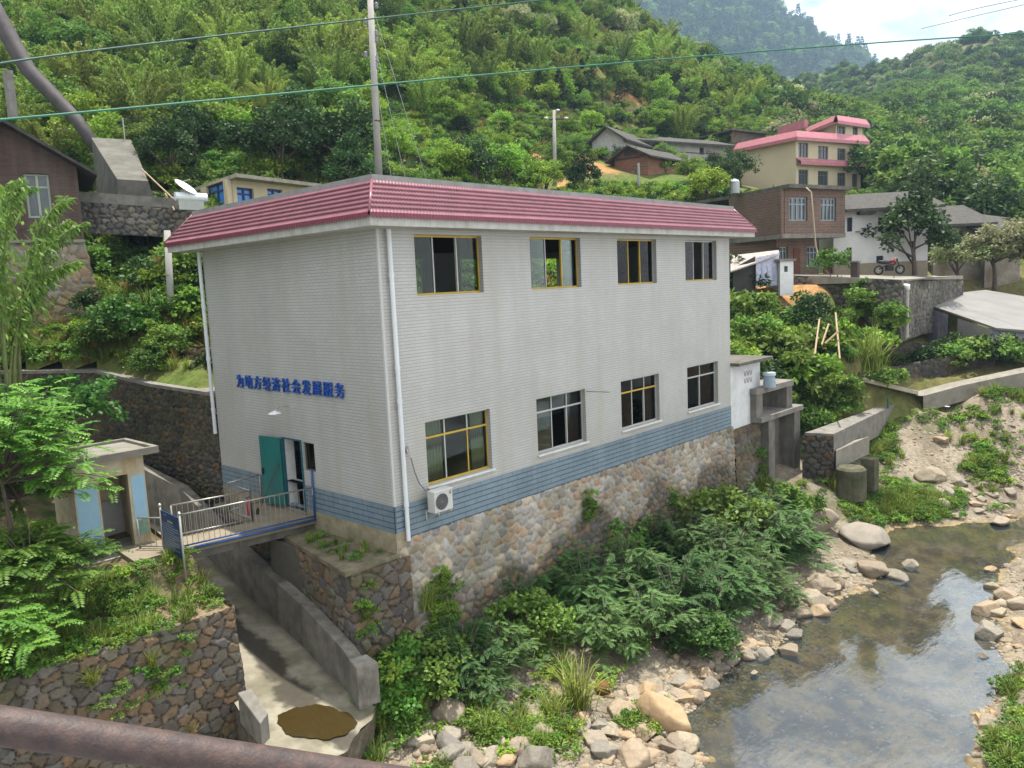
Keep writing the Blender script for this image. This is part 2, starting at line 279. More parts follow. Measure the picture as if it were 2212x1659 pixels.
t=smooth(-.25,.35,vnoise(X,Y,21,5,.22)).ravel(); c=lerpc((.10,.14,.03),(.17,.15,.06),t)
t=smooth(.1,.5,vnoise(X,Y,27,5,.5)).ravel(); c=c*(1-.5*t[:,None])+np.array((.14,.21,.04))*.5*t[:,None]
for p,r in ORANGE:
    dd=np.hypot(X-p[0],(Y-p[1])).ravel()+vnoise(X,Y,31,4,.35).ravel()*r*1.3; k=smooth(r,r*.5,dd)[:,None]; c=c*(1-k)+np.array((.42,.23,.095))*k
o=link('hillside',grid_mesh('hillside',X,Y,Z,m_,c,M_ground)); tag(o,'green and orange earth hillside rising behind the tiled building','hillside',kind='structure')
# riverbed
X,Y,D,A=polar(-48,48,560,3,110,420); Z=HR(X,Y); Z=Z+np.abs(vnoise(X,Y,5,3,3.))*.10
m_=np.where(X<17.3,Y<2.,Y<np.interp(X,*YB)+.5)
t=smooth(-.3,.3,vnoise(X,Y,41,5,1.2)).ravel(); c=lerpc((.19,.155,.11),(.30,.255,.19),t)
k=(smooth(-4.62,-4.76,Z)).ravel()[:,None]; cb=lerpc((.15,.10,.03),(.34,.24,.09),smooth(-.3,.3,vnoise(X,Y,43,5,2.4)).ravel()); c=c*(1-k)+cb*k
k=(smooth(.0,.4,vnoise(X,Y,47,4,.35)-.12*np.clip(Y*-1-4,0,3)+.1)*smooth(-4.4,-3.6,Z)).ravel()[:,None]; c=c*(1-k)+np.array((.07,.09,.03))*k
k=smooth(24,36,X).ravel()[:,None]*.8; c=c*(1-k)+lerpc((.22,.175,.125),(.33,.27,.20),t)*k
M_bed=mat('riverbed_stone',attr='Col',var=.2,vs=6,rough=.9,spec=.15,bump=.06,bs=14)
o=link('riverbed',grid_mesh('riverbed',X,Y,Z,m_,c,M_bed)); tag(o,'stony tan riverbed with brown pebbles under the shallow water','riverbed',kind='structure')
# water
m=bpy.data.materials.new('river_water'); m.use_nodes=True; t=m.node_tree; t.nodes.clear(); K=t.links.new
g=N(t,'ShaderNodeTexCoord'); mp=N(t,'ShaderNodeMapping'); mp.inputs['Rotation'].default_value=(0,0,.35); mp.inputs['Scale'].default_value=(1.1,2.6,1); K(g.outputs['Object'],mp.inputs[0])
n1=N(t,'ShaderNodeTexNoise'); n1.inputs['Scale'].default_value=1.5; n1.inputs['Detail'].default_value=4; K(mp.outputs[0],n1.inputs['Vector'])
h=N(t,'ShaderNodeBump'); h.inputs['Strength'].default_value=.5; h.inputs['Distance'].default_value=.009; K(n1.outputs['Fac'],h.inputs['Height'])
gl=N(t,'ShaderNodeBsdfGlossy'); gl.inputs['Roughness'].default_value=.03; gl.inputs['Color'].default_value=(.86,.94,1,1); K(h.outputs[0],gl.inputs['Normal'])
tr=N(t,'ShaderNodeBsdfTransparent'); tr.inputs[0].default_value=(.72,.72,.63,1)
df=N(t,'ShaderNodeBsdfDiffuse'); df.inputs[0].default_value=(.07,.11,.14,1); md=N(t,'ShaderNodeMixShader'); md.inputs[0].default_value=.16; K(tr.outputs[0],md.inputs[1]); K(df.outputs[0],md.inputs[2])
fr=N(t,'ShaderNodeFresnel'); fr.inputs['IOR'].default_value=2.0; K(h.outputs[0],fr.inputs['Normal'])
ms=N(t,'ShaderNodeMixShader'); K(fr.outputs[0],ms.inputs[0]); K(md.outputs[0],ms.inputs[1]); K(gl.outputs[0],ms.inputs[2]); oo=N(t,'ShaderNodeOutputMaterial'); K(ms.outputs[0],oo.inputs[0])
M_water=m
b=MB(); gx=np.linspace(-14,46,31); gy=np.linspace(-26,-1,14)
b.quad((-14,-26,-4.72),(60,-26,-4.72),(60,-1.,-4.72),(-14,-1.,-4.72)); o=b.build('water',M_water); tag(o,'shallow clear river water reflecting the pale sky','water',kind='structure')
# ------------------------------------------------------------------ rubble masonry: individually coloured, raised stones in one wall surface
def worley(u,v,s,asp=1.4,seed=0,jit=.8):
    U=u/(s*asp); Vv=v/s; row=np.floor(Vv); i0=np.floor(U); best=np.full(U.shape,9.); sec=np.full(U.shape,9.); bid=np.zeros(U.shape)
    hh=lambda p,q,k: np.modf(np.abs(np.sin(p*127.1+q*311.7+(k+seed)*74.7)*43758.5453))[0]
    for dj in(-1,0,1):
        for di in(-1,0,1):
            ci=i0+di; cj=row+dj; px=ci+.5+(hh(ci,cj,1)-.5)*jit+.5*(cj%2); py=cj+.5+(hh(ci,cj,2)-.5)*jit
            for sh in (0,-1):
                d=np.hypot((U-px-sh)*asp**.4,(Vv-py)) if sh==0 else None
                if d is None: continue
                nb=d<best; sec=np.where(nb,best,np.minimum(sec,d)); bid=np.where(nb,hh(ci,cj,3),bid); best=np.where(nb,d,best)
    return best,sec,bid
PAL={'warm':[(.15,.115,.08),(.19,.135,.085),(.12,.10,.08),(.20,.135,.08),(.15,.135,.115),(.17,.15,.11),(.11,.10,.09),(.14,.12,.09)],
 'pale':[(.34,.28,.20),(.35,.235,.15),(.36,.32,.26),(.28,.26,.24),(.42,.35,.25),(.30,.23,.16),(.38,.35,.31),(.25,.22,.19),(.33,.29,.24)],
 'dark':[(.085,.075,.06),(.11,.09,.068),(.065,.06,.052),(.095,.085,.07),(.13,.09,.055),(.09,.083,.072)],
 'tan':[(.30,.23,.13),(.24,.19,.12),(.34,.26,.15),(.20,.17,.13),(.28,.18,.10)],
 'grey':[(.16,.15,.13),(.20,.18,.15),(.12,.115,.11),(.22,.19,.15),(.14,.12,.10)]}
M_rub=mat('rubble_stone',attr='Col',var=.14,vs=9,rough=.9,spec=.15,bump=.02,bs=25)
def rubble(name,path,zt,zb,s,pal,mortar,amp=.06,gap=.10,res=None,batter=0.,seed=1,label=None,cat='stone wall',group=None,parent=None,pal2=None,split=None,mort2=None,asp=1.4,moss=.25,capw=0,capm=None,capt=.08,jag=0.):
    res=res or s/7; P=np.array(path,float); seg=np.hypot(*np.diff(P,axis=0).T); S=np.r_[0,np.cumsum(seg)]; n=max(3,int(S[-1]/res)+1)
    zt=np.array([zt]*len(P) if np.isscalar(zt) else zt,float); zb=np.array([zb]*len(P) if np.isscalar(zb) else zb,float)
    u=np.linspace(0,S[-1],n); px=np.interp(u,S,P[:,0]); py=np.interp(u,S,P[:,1]); T=np.interp(u,S,zt)+jag*vnoise(u,u*0,seed+3,3,1.5); B=np.interp(u,S,zb)
    i=np.clip(np.searchsorted(S,u,side='right')-1,0,len(seg)-1); dx=np.diff(P[:,0])[i]/seg[i]; dy=np.diff(P[:,1])[i]/seg[i]; nx,ny=dy,-dx
    for _ in range(3): 
        k=np.ones(5)/5; nx=np.convolve(np.pad(nx,2,'edge'),k,'valid'); ny=np.convolve(np.pad(ny,2,'edge'),k,'valid')
    m=max(3,int((T-B).max()/res)+1); v=np.linspace(0,1,m)
    UU,VV=np.meshgrid(u,v,indexing='ij'); ZZ=B[:,None]+(T-B)[:,None]*VV
    wu=UU+vnoise(UU,ZZ,seed,3,1.5/s)*s*.35; wv=ZZ+vnoise(UU,ZZ,seed+5,3,1.5/s)*s*.35
    f1,f2,idd=worley(wu,wv,s,asp,seed); e=f2-f1; hgt=smooth(0.02,gap*2.6,e); hgt=hgt*(.75+.5*np.modf(idd*17.3)[0])
    hgt+=vnoise(UU,ZZ,seed+7,3,4/s)*.18
    off=amp*hgt+batter*(T[:,None]-ZZ)-amp*.5
    XX=px[:,None]+nx[:,None]*off; YY=py[:,None]+ny[:,None]*off
    def pc(pl):
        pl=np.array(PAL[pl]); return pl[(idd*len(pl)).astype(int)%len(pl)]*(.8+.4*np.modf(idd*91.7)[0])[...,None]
    c=pc(pal); mo=np.broadcast_to(np.array(mortar,float),c.shape).copy()
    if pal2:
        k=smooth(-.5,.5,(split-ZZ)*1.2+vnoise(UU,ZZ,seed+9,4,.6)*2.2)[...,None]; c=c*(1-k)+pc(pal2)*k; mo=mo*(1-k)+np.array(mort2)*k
    g=smooth(0.01,gap*1.6,e)[...,None]; c=mo*(1-g)+c*g
    k=(smooth(.12,.5,vnoise(UU,ZZ,seed+11,5,.8))*moss)[...,None]; c=c*(1-k)+np.array((.06,.075,.025))*k
    c=c*(.85+.3*np.clip(vnoise(UU,ZZ,seed+13,4,.5)+.5,0,1))[...,None]
    me=grid_mesh(name,XX,YY,ZZ,np.ones(XX.shape,bool),c,M_rub,False)
    o=link(name,me,parent)
    if parent is None: tag(o,label,cat,group)
    if capw:
        b=MB(); nq=len(P); N2=[]
        for j in range(nq):
            a=P[max(j-1,0)];q=P[min(j+1,nq-1)]; d=(q-a)/np.linalg.norm(q-a); N2.append((d[1],-d[0]))
        for j in range(nq-1):
            p,q=P[j],P[j+1]; a,c2=N2[j],N2[j+1]
            pf=[p[0]+a[0]*.07,p[1]+a[1]*.07]; qf=[q[0]+c2[0]*.07,q[1]+c2[1]*.07]; pb=[p[0]-a[0]*capw,p[1]-a[1]*capw]; qb=[q[0]-c2[0]*capw,q[1]-c2[1]*capw]
            b.prism([pf,pb,qb,qf],[zt[j]-.01,zt[j]-.01,zt[j+1]-.01,zt[j+1]-.01],[zt[j]+capt,zt[j]+capt,zt[j+1]+capt,zt[j+1]+capt])
        b.build('coping',capm or M_conc,o)
    return o
M_conc=mat('weathered_concrete',(.23,.21,.18),col2=(.15,.14,.12),rough=.9,vs=2.5,bump=.006,bs=40,stain=.75,stain_col=(.09,.08,.065),stain_s=1.6)
M_concl=mat('pale_concrete',(.27,.245,.20),col2=(.20,.18,.145),rough=.9,vs=2.5,bump=.005,bs=40,stain=.5,stain_col=(.13,.115,.09),stain_s=2.)
M_concd=mat('dark_wet_concrete',(.15,.135,.11),col2=(.085,.08,.065),rough=.85,vs=2,bump=.008,bs=30,stain=.8,stain_col=(.045,.045,.03),stain_s=1.6,stain_stretch=4)
# left bank
xl=lambda y: np.interp(y,[-10,1.45,5.5,9,12,14],[-3.55,-3.55,-3.25,-2.9,-3.1,-4.6])
gx=np.linspace(-20,-2.8,170); gy=np.linspace(1.5,18,170); X,Y=np.meshgrid(gx,gy,indexing='ij')
Z=BZ(X,Y)
X2=np.minimum(X,xl(Y)-.02)
t=smooth(-.3,.3,vnoise(X,Y,61,5,1.1)).ravel(); c=lerpc((.065,.095,.025),(.17,.125,.075),t)
k=smooth(1.4,.6,np.hypot(X+4.1,(Y-2.2)*.9)+vnoise(X,Y,67,4,2)*.7).ravel()[:,None]; c=c*(1-k)+np.array((.24,.175,.11))*k
o=link('left_bank',grid_mesh('left_bank',X2,Y,Z,np.ones(X.shape,bool),c,M_ground)); tag(o,'grassy earth bank with bare soil beside the concrete channel','ground',kind='structure')
# canal floor
ys=np.r_[np.linspace(-2.2,1.4,60),np.linspace(1.46,15,120)]; us=np.linspace(0,1,70)
xr=lambda y: np.interp(y,[-2.2,-1.3,-.08,2.,6.3,10,12,14.5],[-2.0,-2.2,-1.83,-1.43,-.98,-.73,-1.2,-2.5])+.03
lipl=np.interp(ys,[-2.2,-1.9,-1.5,-.7,.2,1.4,1.46],[-3.5,-3.95,-4.2,-4.25,-4.1,-3.8,-3.55]); lefts=np.where(ys<1.45,lipl,xl(ys)); rights=xr(ys)
lipr=np.interp(ys,[-2.2,-1.95,-1.6,-1.35,-1.2],[-3.3,-2.9,-2.2,-1.9,-2.2]); rights=np.where(ys<-1.2,lipr,rights)
X=lefts[:,None]*(1-us)+rights[:,None]*us; Y=np.repeat(ys[:,None],70,1); Y=Y+np.where(Y<-1.2,vnoise(X,Y,3,3,3)*.14,0)
zf=lambda y: np.interp(y,[-2.2,1.5,6,12,15],[-2.96,-2.93,-2.3,-1.2,-1.0]); Z=zf(Y)+vnoise(X,Y,8,3,2)*.015
t=smooth(-.3,.3,vnoise(X,Y,71,5,1.5)).ravel(); c=lerpc((.17,.15,.10),(.29,.26,.19),t)
xs=np.interp(Y,[-2,-.6,.6,2,4,7,12],[-3.1,-2.95,-2.75,-2.45,-2.2,-1.8,-1.7]); sd=np.abs(X-xs)+vnoise(X,Y,73,5,2.2)*.30; k=(smooth(.42,.20,sd+vnoise(X,Y,79,3,9)*.12)).ravel()[:,None]; c=c*(1-k*.9)+np.array((.04,.033,.022))*k*.9
k=smooth(.25,.0,np.abs(X-xr(Y))+vnoise(X,Y,75,4,3)*.12).ravel()[:,None]*.7; c=c*(1-k)+np.array((.08,.085,.045))*k
k=smooth(6.0,3.2,Y).ravel()[:,None]*0; 
M_floor=mat('channel_floor_concrete',attr='Col',var=.12,vs=5,rough=.7,spec=.35,bump=.004,bs=30)
chan=thing('spillway_channel','pale concrete spillway channel with wet stain and brown puddle under the footbridge','channel',(-2.7,0,-2.95))
me=grid_mesh('channel_floor',X,Y,Z,np.ones(X.shape,bool),c,M_floor)
def tolocal(o,par):
    M=np.array(ORI[par.name].inverted()); me=o.data; v=np.empty(len(me.vertices)*3,np.float32); me.vertices.foreach_get('co',v); v=v.reshape(-1,3)@M[:3,:3].T+M[:3,3]; me.vertices.foreach_set('co',v.astype(np.float32).ravel()); return o
tolocal(link('channel_floor',me,chan),chan)
# floor edge thickness (broken lip)
b=MB(); nE=40; e=[(X[0,i],Y[0,i]) for i in range(0,70,3)]; le=[(X[i,0],Y[i,0]) for i in range(58,0,-4)]; re_=[(X[i,-1],Y[i,-1]) for i in range(2,15,3)]
edge=le+e+re_
for i in range(len(edge)-1):
    p,q=edge[i],edge[i+1]; d=.10*math.sin(i*1.7); b.add([(p[0],p[1],-2.965),(q[0],q[1],-2.965),(q[0]+.02,q[1]+.08,-3.3-d),(p[0]+.02,p[1]+.08,-3.3-.10*math.sin((i-1)*1.7)),(q[0]+.1,q[1]+.35,-4.4),(p[0]+.1,p[1]+.35,-4.4)],[[0,3,2,1],[3,5,4,2]])
b.build('floor_edge',mat('broken_concrete_edge',(.17,.14,.10),col2=(.07,.055,.04),rough=.95,vs=6,bump=.06,bs=9),chan)
def wallstrip(pts,th,drop=None,zb=None):
    """low wall along pts (x,y,ztop), thickness to the right"""
    b=MB(); n=len(pts)
    L_=[];R_=[]
    for j in range(n):
        a=np.array(pts[max(j-1,0)][:2]);q=np.array(pts[min(j+1,n-1)][:2]); d=(q-a)/np.linalg.norm(q-a); L_.append(pts[j][:2]); R_.append((pts[j][0]+d[1]*th,pts[j][1]-d[0]*th))
    zz=[(p[2],(zb[j] if zb is not None else p[2]-drop)) for j,p in enumerate(pts)]
    vs=[];fs=[]
    for j in range(n): vs+=[(*L_[j],zz[j][1]),(*L_[j],zz[j][0]),(*R_[j],zz[j][0]),(*R_[j],zz[j][1])]
    for j in range(n-1):
        k=4*j; fs+=[[k,k+4,k+5,k+1],[k+1,k+5,k+6,k+2],[k+2,k+6,k+7,k+3]]
    fs+=[[0,1,2,3],[4*n-1,4*n-2,4*n-3,4*n-4]]
    return b.add(vs,fs)
WR=[(-2.25,-1.2,-2.0),(-2.12,-.8,-2.0),(-1.85,-.08,-2.0),(-1.45,2.,-1.72),(-1.2,4.2,-1.38),(-1.,6.3,-1.0),(-.85,8.2,-.5),(-.75,10,.05),(-1.2,12,.6),(-2.4,14.5,.9)]
wallstrip(WR,.3,zb=[zf(p[1])-.3 for p in WR]).build('channel_side_wall',mat('channel_wall_concrete',(.21,.19,.155),col2=(.12,.11,.09),rough=.9,vs=2,bump=.008,bs=30,stain=.8,stain_col=(.05,.05,.035),stain_s=1.3,stain_stretch=3),chan)
b=MB(); b.prism([(-2.27,-1.22),(-2.12,-.75),(-1.72,-.85),(-1.80,-1.38)],-2.9,-1.97); b.build('wall_end_block',mat('channel_wall_block',(.24,.215,.18),col2=(.15,.135,.11),rough=.9,vs=2,bump=.008,bs=30,stain=.7,stain_col=(.06,.055,.04),stain_s=2,stain_stretch=3),chan,bevel=.02)
b=MB(); b.prism([(-4.32,-.75),(-4.05,-.6),(-3.88,.35),(-4.12,.5)],-3.0,[-2.45,-2.4,-2.25,-2.3]); b.build('guide_block',M_conc,chan,bevel=.02)
# puddle
m=bpy.data.materials.new('brown_puddle'); m.use_nodes=True; p=m.node_tree.nodes['Principled BSDF']; p.inputs['Base Color'].default_value=(.04,.027,.008,1); p.inputs['Roughness'].default_value=.04
def blob(cx,cy,rx,ry,z,n=110):
    cpu=PZ(cx,cy,z); pts=[]
    for i in range(n):
        a=2*math.pi*i/n; P_=PZ(cx+math.cos(a)*rx,cy+math.sin(a)*ry,z); r=1+.05*math.sin(2*a+1)+.035*math.sin(5*a+2)+.018*math.sin(11*a)+float(vnoise(math.cos(a)*3+9,math.sin(a)*3+4,5,3,2.))*.10; pts.append((cpu[0]+(P_[0]-cpu[0])*r,cpu[1]+(P_[1]-cpu[1])*r,z))
    return pts
b=MB(); pts=blob(683,1560,80,38,-2.924); b.add(pts,[list(range(len(pts)))]); o=b.build('puddle',m); tag(o,'brown muddy puddle at the mouth of the concrete channel','water',kind='structure')
# ------------------------------------------------------------------ stone walls
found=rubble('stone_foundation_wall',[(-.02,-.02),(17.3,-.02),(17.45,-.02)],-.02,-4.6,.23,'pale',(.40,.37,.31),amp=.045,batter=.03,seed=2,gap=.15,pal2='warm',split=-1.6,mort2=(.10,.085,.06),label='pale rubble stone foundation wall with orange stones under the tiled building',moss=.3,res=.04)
b=MB(); b.box(.04,17.2,.10,8.4,-4.6,-.05); b.box(-1.0,.03,.25,4.2,-4.2,-.46); b.build('core',mat('core_concrete',(.10,.09,.07),rough=.9),found)
pier=rubble('stone_pier_wall',[(-.45,8.4),(-.69,4.35),(-1.46,.09),(-1.40,-.03),(.30,-.10)],-.42,-4.2,.26,'warm',(.075,.062,.045),amp=.07,seed=4,gap=.07,label='brown rubble wall of the ledge at the building corner beside the channel',moss=.4,res=.035)
b=MB(); b.prism([(-1.56,-.02),(.02,-.06),(.02,8.5),(-.42,8.5),(-.75,4.35)],-.44,-.33); b.build('ledge_slab',mat('ledge_concrete',(.20,.165,.11),col2=(.10,.085,.05),rough=.95,vs=2.2,bump=.01,bs=20,stain=.8,stain_col=(.05,.065,.02),stain_s=1.8),pier,bevel=.01)
rubble('bank_retaining_wall',[(-3.36,6.),(-3.5,3.5),(-3.52,1.6),(-3.6,1.47),(-9,1.45),(-16,1.45)][::-1],[-.8,-.8,-.8,-.8,-.6,-.2][::-1],-5.2,.21,'warm',(.065,.054,.038),amp=.075,gap=.06,batter=.06,seed=11,label='brown dry stone retaining wall of the bank below the rusty pipe',moss=.35,res=.03,asp=1.5,jag=.12)
rubble('dark_retaining_wall',[(-4.6,17.6),(-3.9,17.3),(-1.04,15.3),(-.45,12.),(.03,8.62),(.22,8.45)],[3.8,3.78,3.6,3.2,3.02,3.0],[-1.5]*6,.17,'dark',(.035,.03,.024),amp=.10,seed=14,label='tall dark mossy stone retaining wall with concrete coping left of the tiled building',moss=.3,res=.04,capw=.8,capt=.10)
b=MB(); dwp=[(-4.6,17.6),(-3.9,17.3),(-1.04,15.3),(-.45,12.),(.03,8.62)]; dwb=[(-4.0,20.5),(-2.6,20.),(1.2,17.2),(1.6,12.4),(1.9,9.0)]
for j in range(4): b.prism([dwp[j],dwb[j],dwb[j+1],dwp[j+1]],1.0,[[3.79,3.77,3.59,3.19,3.01][j],[4.3,4.3,4.0,3.5,3.2][j],[4.3,4.3,4.0,3.5,3.2][j+1],[3.79,3.77,3.59,3.19,3.01][j+1]])
b.build('backfill',mat('grassy_soil',(.12,.15,.04),col2=(.09,.08,.04),rough=1,vs=3,bump=.03,bs=9),bpy.data.objects['dark_retaining_wall'])
rubble('round_stone_wall',[(.35,15.5),(.9,13.1),(1.6,10.4)],[4.5,4.45,4.4],3.0,.26,'tan',(.05,.042,.03),amp=.12,gap=.13,seed=17,label='low wall of round tan stones behind the coping of the dark wall',asp=1.1,moss=.2,res=.035)
# ------------------------------------------------------------------ tiled station building
BL,BW,HS=17.25,8.53,7.47
M_tile=brickmat('white_wall_tile',(.445,.435,.405),(.415,.41,.38),(.365,.36,.335),.215,.080,.006,hline=(.74,.74,.74),rough=.45,bump=.002,stain=.55,stain_col=(.33,.305,.25),jitter=.16)
M_tile2=mat('plain_corner_tile',(.48,.47,.44),rough=.45,var=.06)
M_blue=brickmat('blue_plinth_tile',(.185,.245,.285),(.165,.225,.265),(.14,.19,.23),.42,.142,.012,hline=(.5,.55,.6),rough=.5,bump=.02,stain=.3,stain_col=(.24,.29,.31))
M_white=mat('white_paint',(.66,.65,.62),rough=.6,var=.1,stain=.3,stain_col=(.33,.3,.25))
M_fascia=mat('fascia_concrete',(.45,.44,.40),col2=(.35,.34,.30),rough=.8,vs=4,stain=.55,stain_col=(.24,.22,.17),stain_s=3,stain_stretch=3)
M_pvc=mat('white_pvc',(.62,.64,.64),rough=.4,var=.06,vs=2)
M_yel=mat('yellow_frame_paint',(.50,.33,.03),col2=(.40,.27,.05),rough=.5)
M_alu=mat('aluminium_frame',(.42,.42,.38),rough=.4,var=.1)
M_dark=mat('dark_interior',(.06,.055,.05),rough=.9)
def glassmat(name,tint=(.55,.6,.58),gfac=1.5,rough=.02):
    m=bpy.data.materials.new(name); m.use_nodes=True; t=m.node_tree; t.nodes.clear(); K=t.links.new
    tr=N(t,'ShaderNodeBsdfTransparent'); tr.inputs[0].default_value=(*tint,1); gl=N(t,'ShaderNodeBsdfGlossy'); gl.inputs['Roughness'].default_value=rough; fr=N(t,'ShaderNodeFresnel'); fr.inputs['IOR'].default_value=gfac
    ms=N(t,'ShaderNodeMixShader'); K(fr.outputs[0],ms.inputs[0]); K(tr.outputs[0],ms.inputs[1]); K(gl.outputs[0],ms.inputs[2]); o=N(t,'ShaderNodeOutputMaterial'); K(ms.outputs[0],o.inputs[0]); return m
M_glass=glassmat('window_glass',(.62,.68,.64),1.27)
M_sglass=glassmat('sign_glass')
bd=thing('station_building','large two storey building clad in small white tiles with pink tiled eaves and blue plinth','building',(0,0,0))
WX=[1.12+4.257*i for i in range(4)]; WW=2.33; ZU=(5.88,7.36); ZL=(1.10,2.75)
def wallface(b,o,u,nrm,W,z0,z1,holes,d):
    """wall sheet with rectangular openings, reveals of depth d"""
    o,u,nrm=map(lambda a:np.array(a,float),(o,u,nrm))
    xs=sorted({0,W,*[h[0] for h in holes],*[h[1] for h in holes]}); zs=sorted({z0,z1,*[h[2] for h in holes],*[h[3] for h in holes]})
    P=lambda x,z,k=0: o+u*x-nrm*k+np.array((0,0,z))
    for i in range(len(xs)-1):
        for j in range(len(zs)-1):
            cx,cz=(xs[i]+xs[i+1])/2,(zs[j]+zs[j+1])/2
            if any(h[0]<cx<h[1] and h[2]<cz<h[3] for h in holes): continue
            for k,fl in ((0,0),(d,1)):
                q=[P(xs[i],zs[j],k),P(xs[i+1],zs[j],k),P(xs[i+1],zs[j+1],k),P(xs[i],zs[j+1],k)]; b.quad(*(q if not fl else q[::-1]))
    for h in holes:
        a,c,e,f=h; 
        b.quad(P(a,e),P(a,f),P(a,f,d),P(a,e,d)); b.quad(P(c,e),P(c,e,d),P(c,f,d),P(c,f)); b.quad(P(a,e),P(a,e,d),P(c,e,d),P(c,e)); b.quad(P(a,f),P(c,f),P(c,f,d),P(a,f,d))
b=MB()
hR=[(x,x+WW,*ZU) for x in WX]+[(x,x+WW,*ZL) for x in WX]
wallface(b,(0,0,0),(1,0,0),(0,-1,0),BL,.84,HS,hR,.25)
wallface(b,(0,BW,0),(0,-1,0),(-1,0,0),BW,.84,HS,[(BW-4.86,BW-3.86,.84,2.08),(BW-3.82,BW-3.27,1.28,2.06)],.30)
wallface(b,(BL,0,0),(0,1,0),(1,0,0),BW,.84,HS,[],.25)
wallface(b,(BL,BW,0),(-1,0,0),(0,1,0),BL,.84,HS,[(BL-x-WW-1.0,BL-x-1.0,5.7,7.2) for x in WX],.25)
wall=b.build('wall',M_tile,bd)
b=MB(); wallface(b,(-.012,-.012,0),(1,0,0),(0,-1,0),BL+.024,-.02,.84,[],.2)
wallface(b,(-.012,BW,0),(0,-1,0),(-1,0,0),BW-.013,.17,.84,[(BW-4.86,BW-3.86,.17,.84)],.2)
wallface(b,(BL+.012,-.012,0),(0,1,0),(1,0,0),BW+.012,-.02,.84,[],.2)
wallface(b,(BL,BW-.002,0),(-1,0,0),(0,1,0),BL,-.02,.84,[],.2); b.build('plinth',M_blue,bd)
b=MB(); b.box(-.02,.3,-.016,3.84,-.36,.168); b.box(-.02,.3,4.88,BW,-.36,.168); b.build('base_strip',mat('stained_render',(.34,.29,.19),col2=(.22,.18,.11),rough=.9,vs=3,stain=.5,stain_col=(.12,.10,.06)),bd)
b=MB(); 
for s in(0,):
    b.add([(-.004,-.004,.84),(.055,-.004,.84),(.055,-.004,HS),(-.004,-.004,HS),(-.004,.055,.84),(-.004,.055,HS)],[[0,1,2,3],[4,0,3,5]])
b.build('corner_tiles',M_tile2,bd)
# interior: floors and a partition so that the rooms are dark and deep
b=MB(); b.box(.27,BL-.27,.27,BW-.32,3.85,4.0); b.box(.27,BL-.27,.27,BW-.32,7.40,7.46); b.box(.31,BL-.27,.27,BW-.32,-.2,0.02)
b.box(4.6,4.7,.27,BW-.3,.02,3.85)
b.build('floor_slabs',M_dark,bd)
EV=.72
b=MB(); b.prism([(-EV,-EV),(BL+EV,-EV),(BL+EV,BW+EV),(-EV,BW+EV)],7.47,7.70); b.build('eave_slab',M_fascia,bd)
b=MB(); t_=.14
b.box(-.14,BL+.14,-.14,.04,8.50,8.68); b.box(-.14,.04,.042,BW+.14,8.50,8.68); b.box(BL-.04,BL+.14,.042,BW+.14,8.50,8.68); b.box(.042,BL-.042,BW-.04,BW+.14,8.50,8.68)
b.box(.0,BL,0,.15,7.70,8.5); b.box(.0,.15,.152,BW,7.7,8.5); b.box(.0,BL,.152,BW,7.7,7.8)
b.build('parapet_coping',mat('coping_concrete',(.27,.265,.25),col2=(.20,.195,.185),rough=.85,vs=3,stain=.5,stain_col=(.17,.16,.14)),bd)
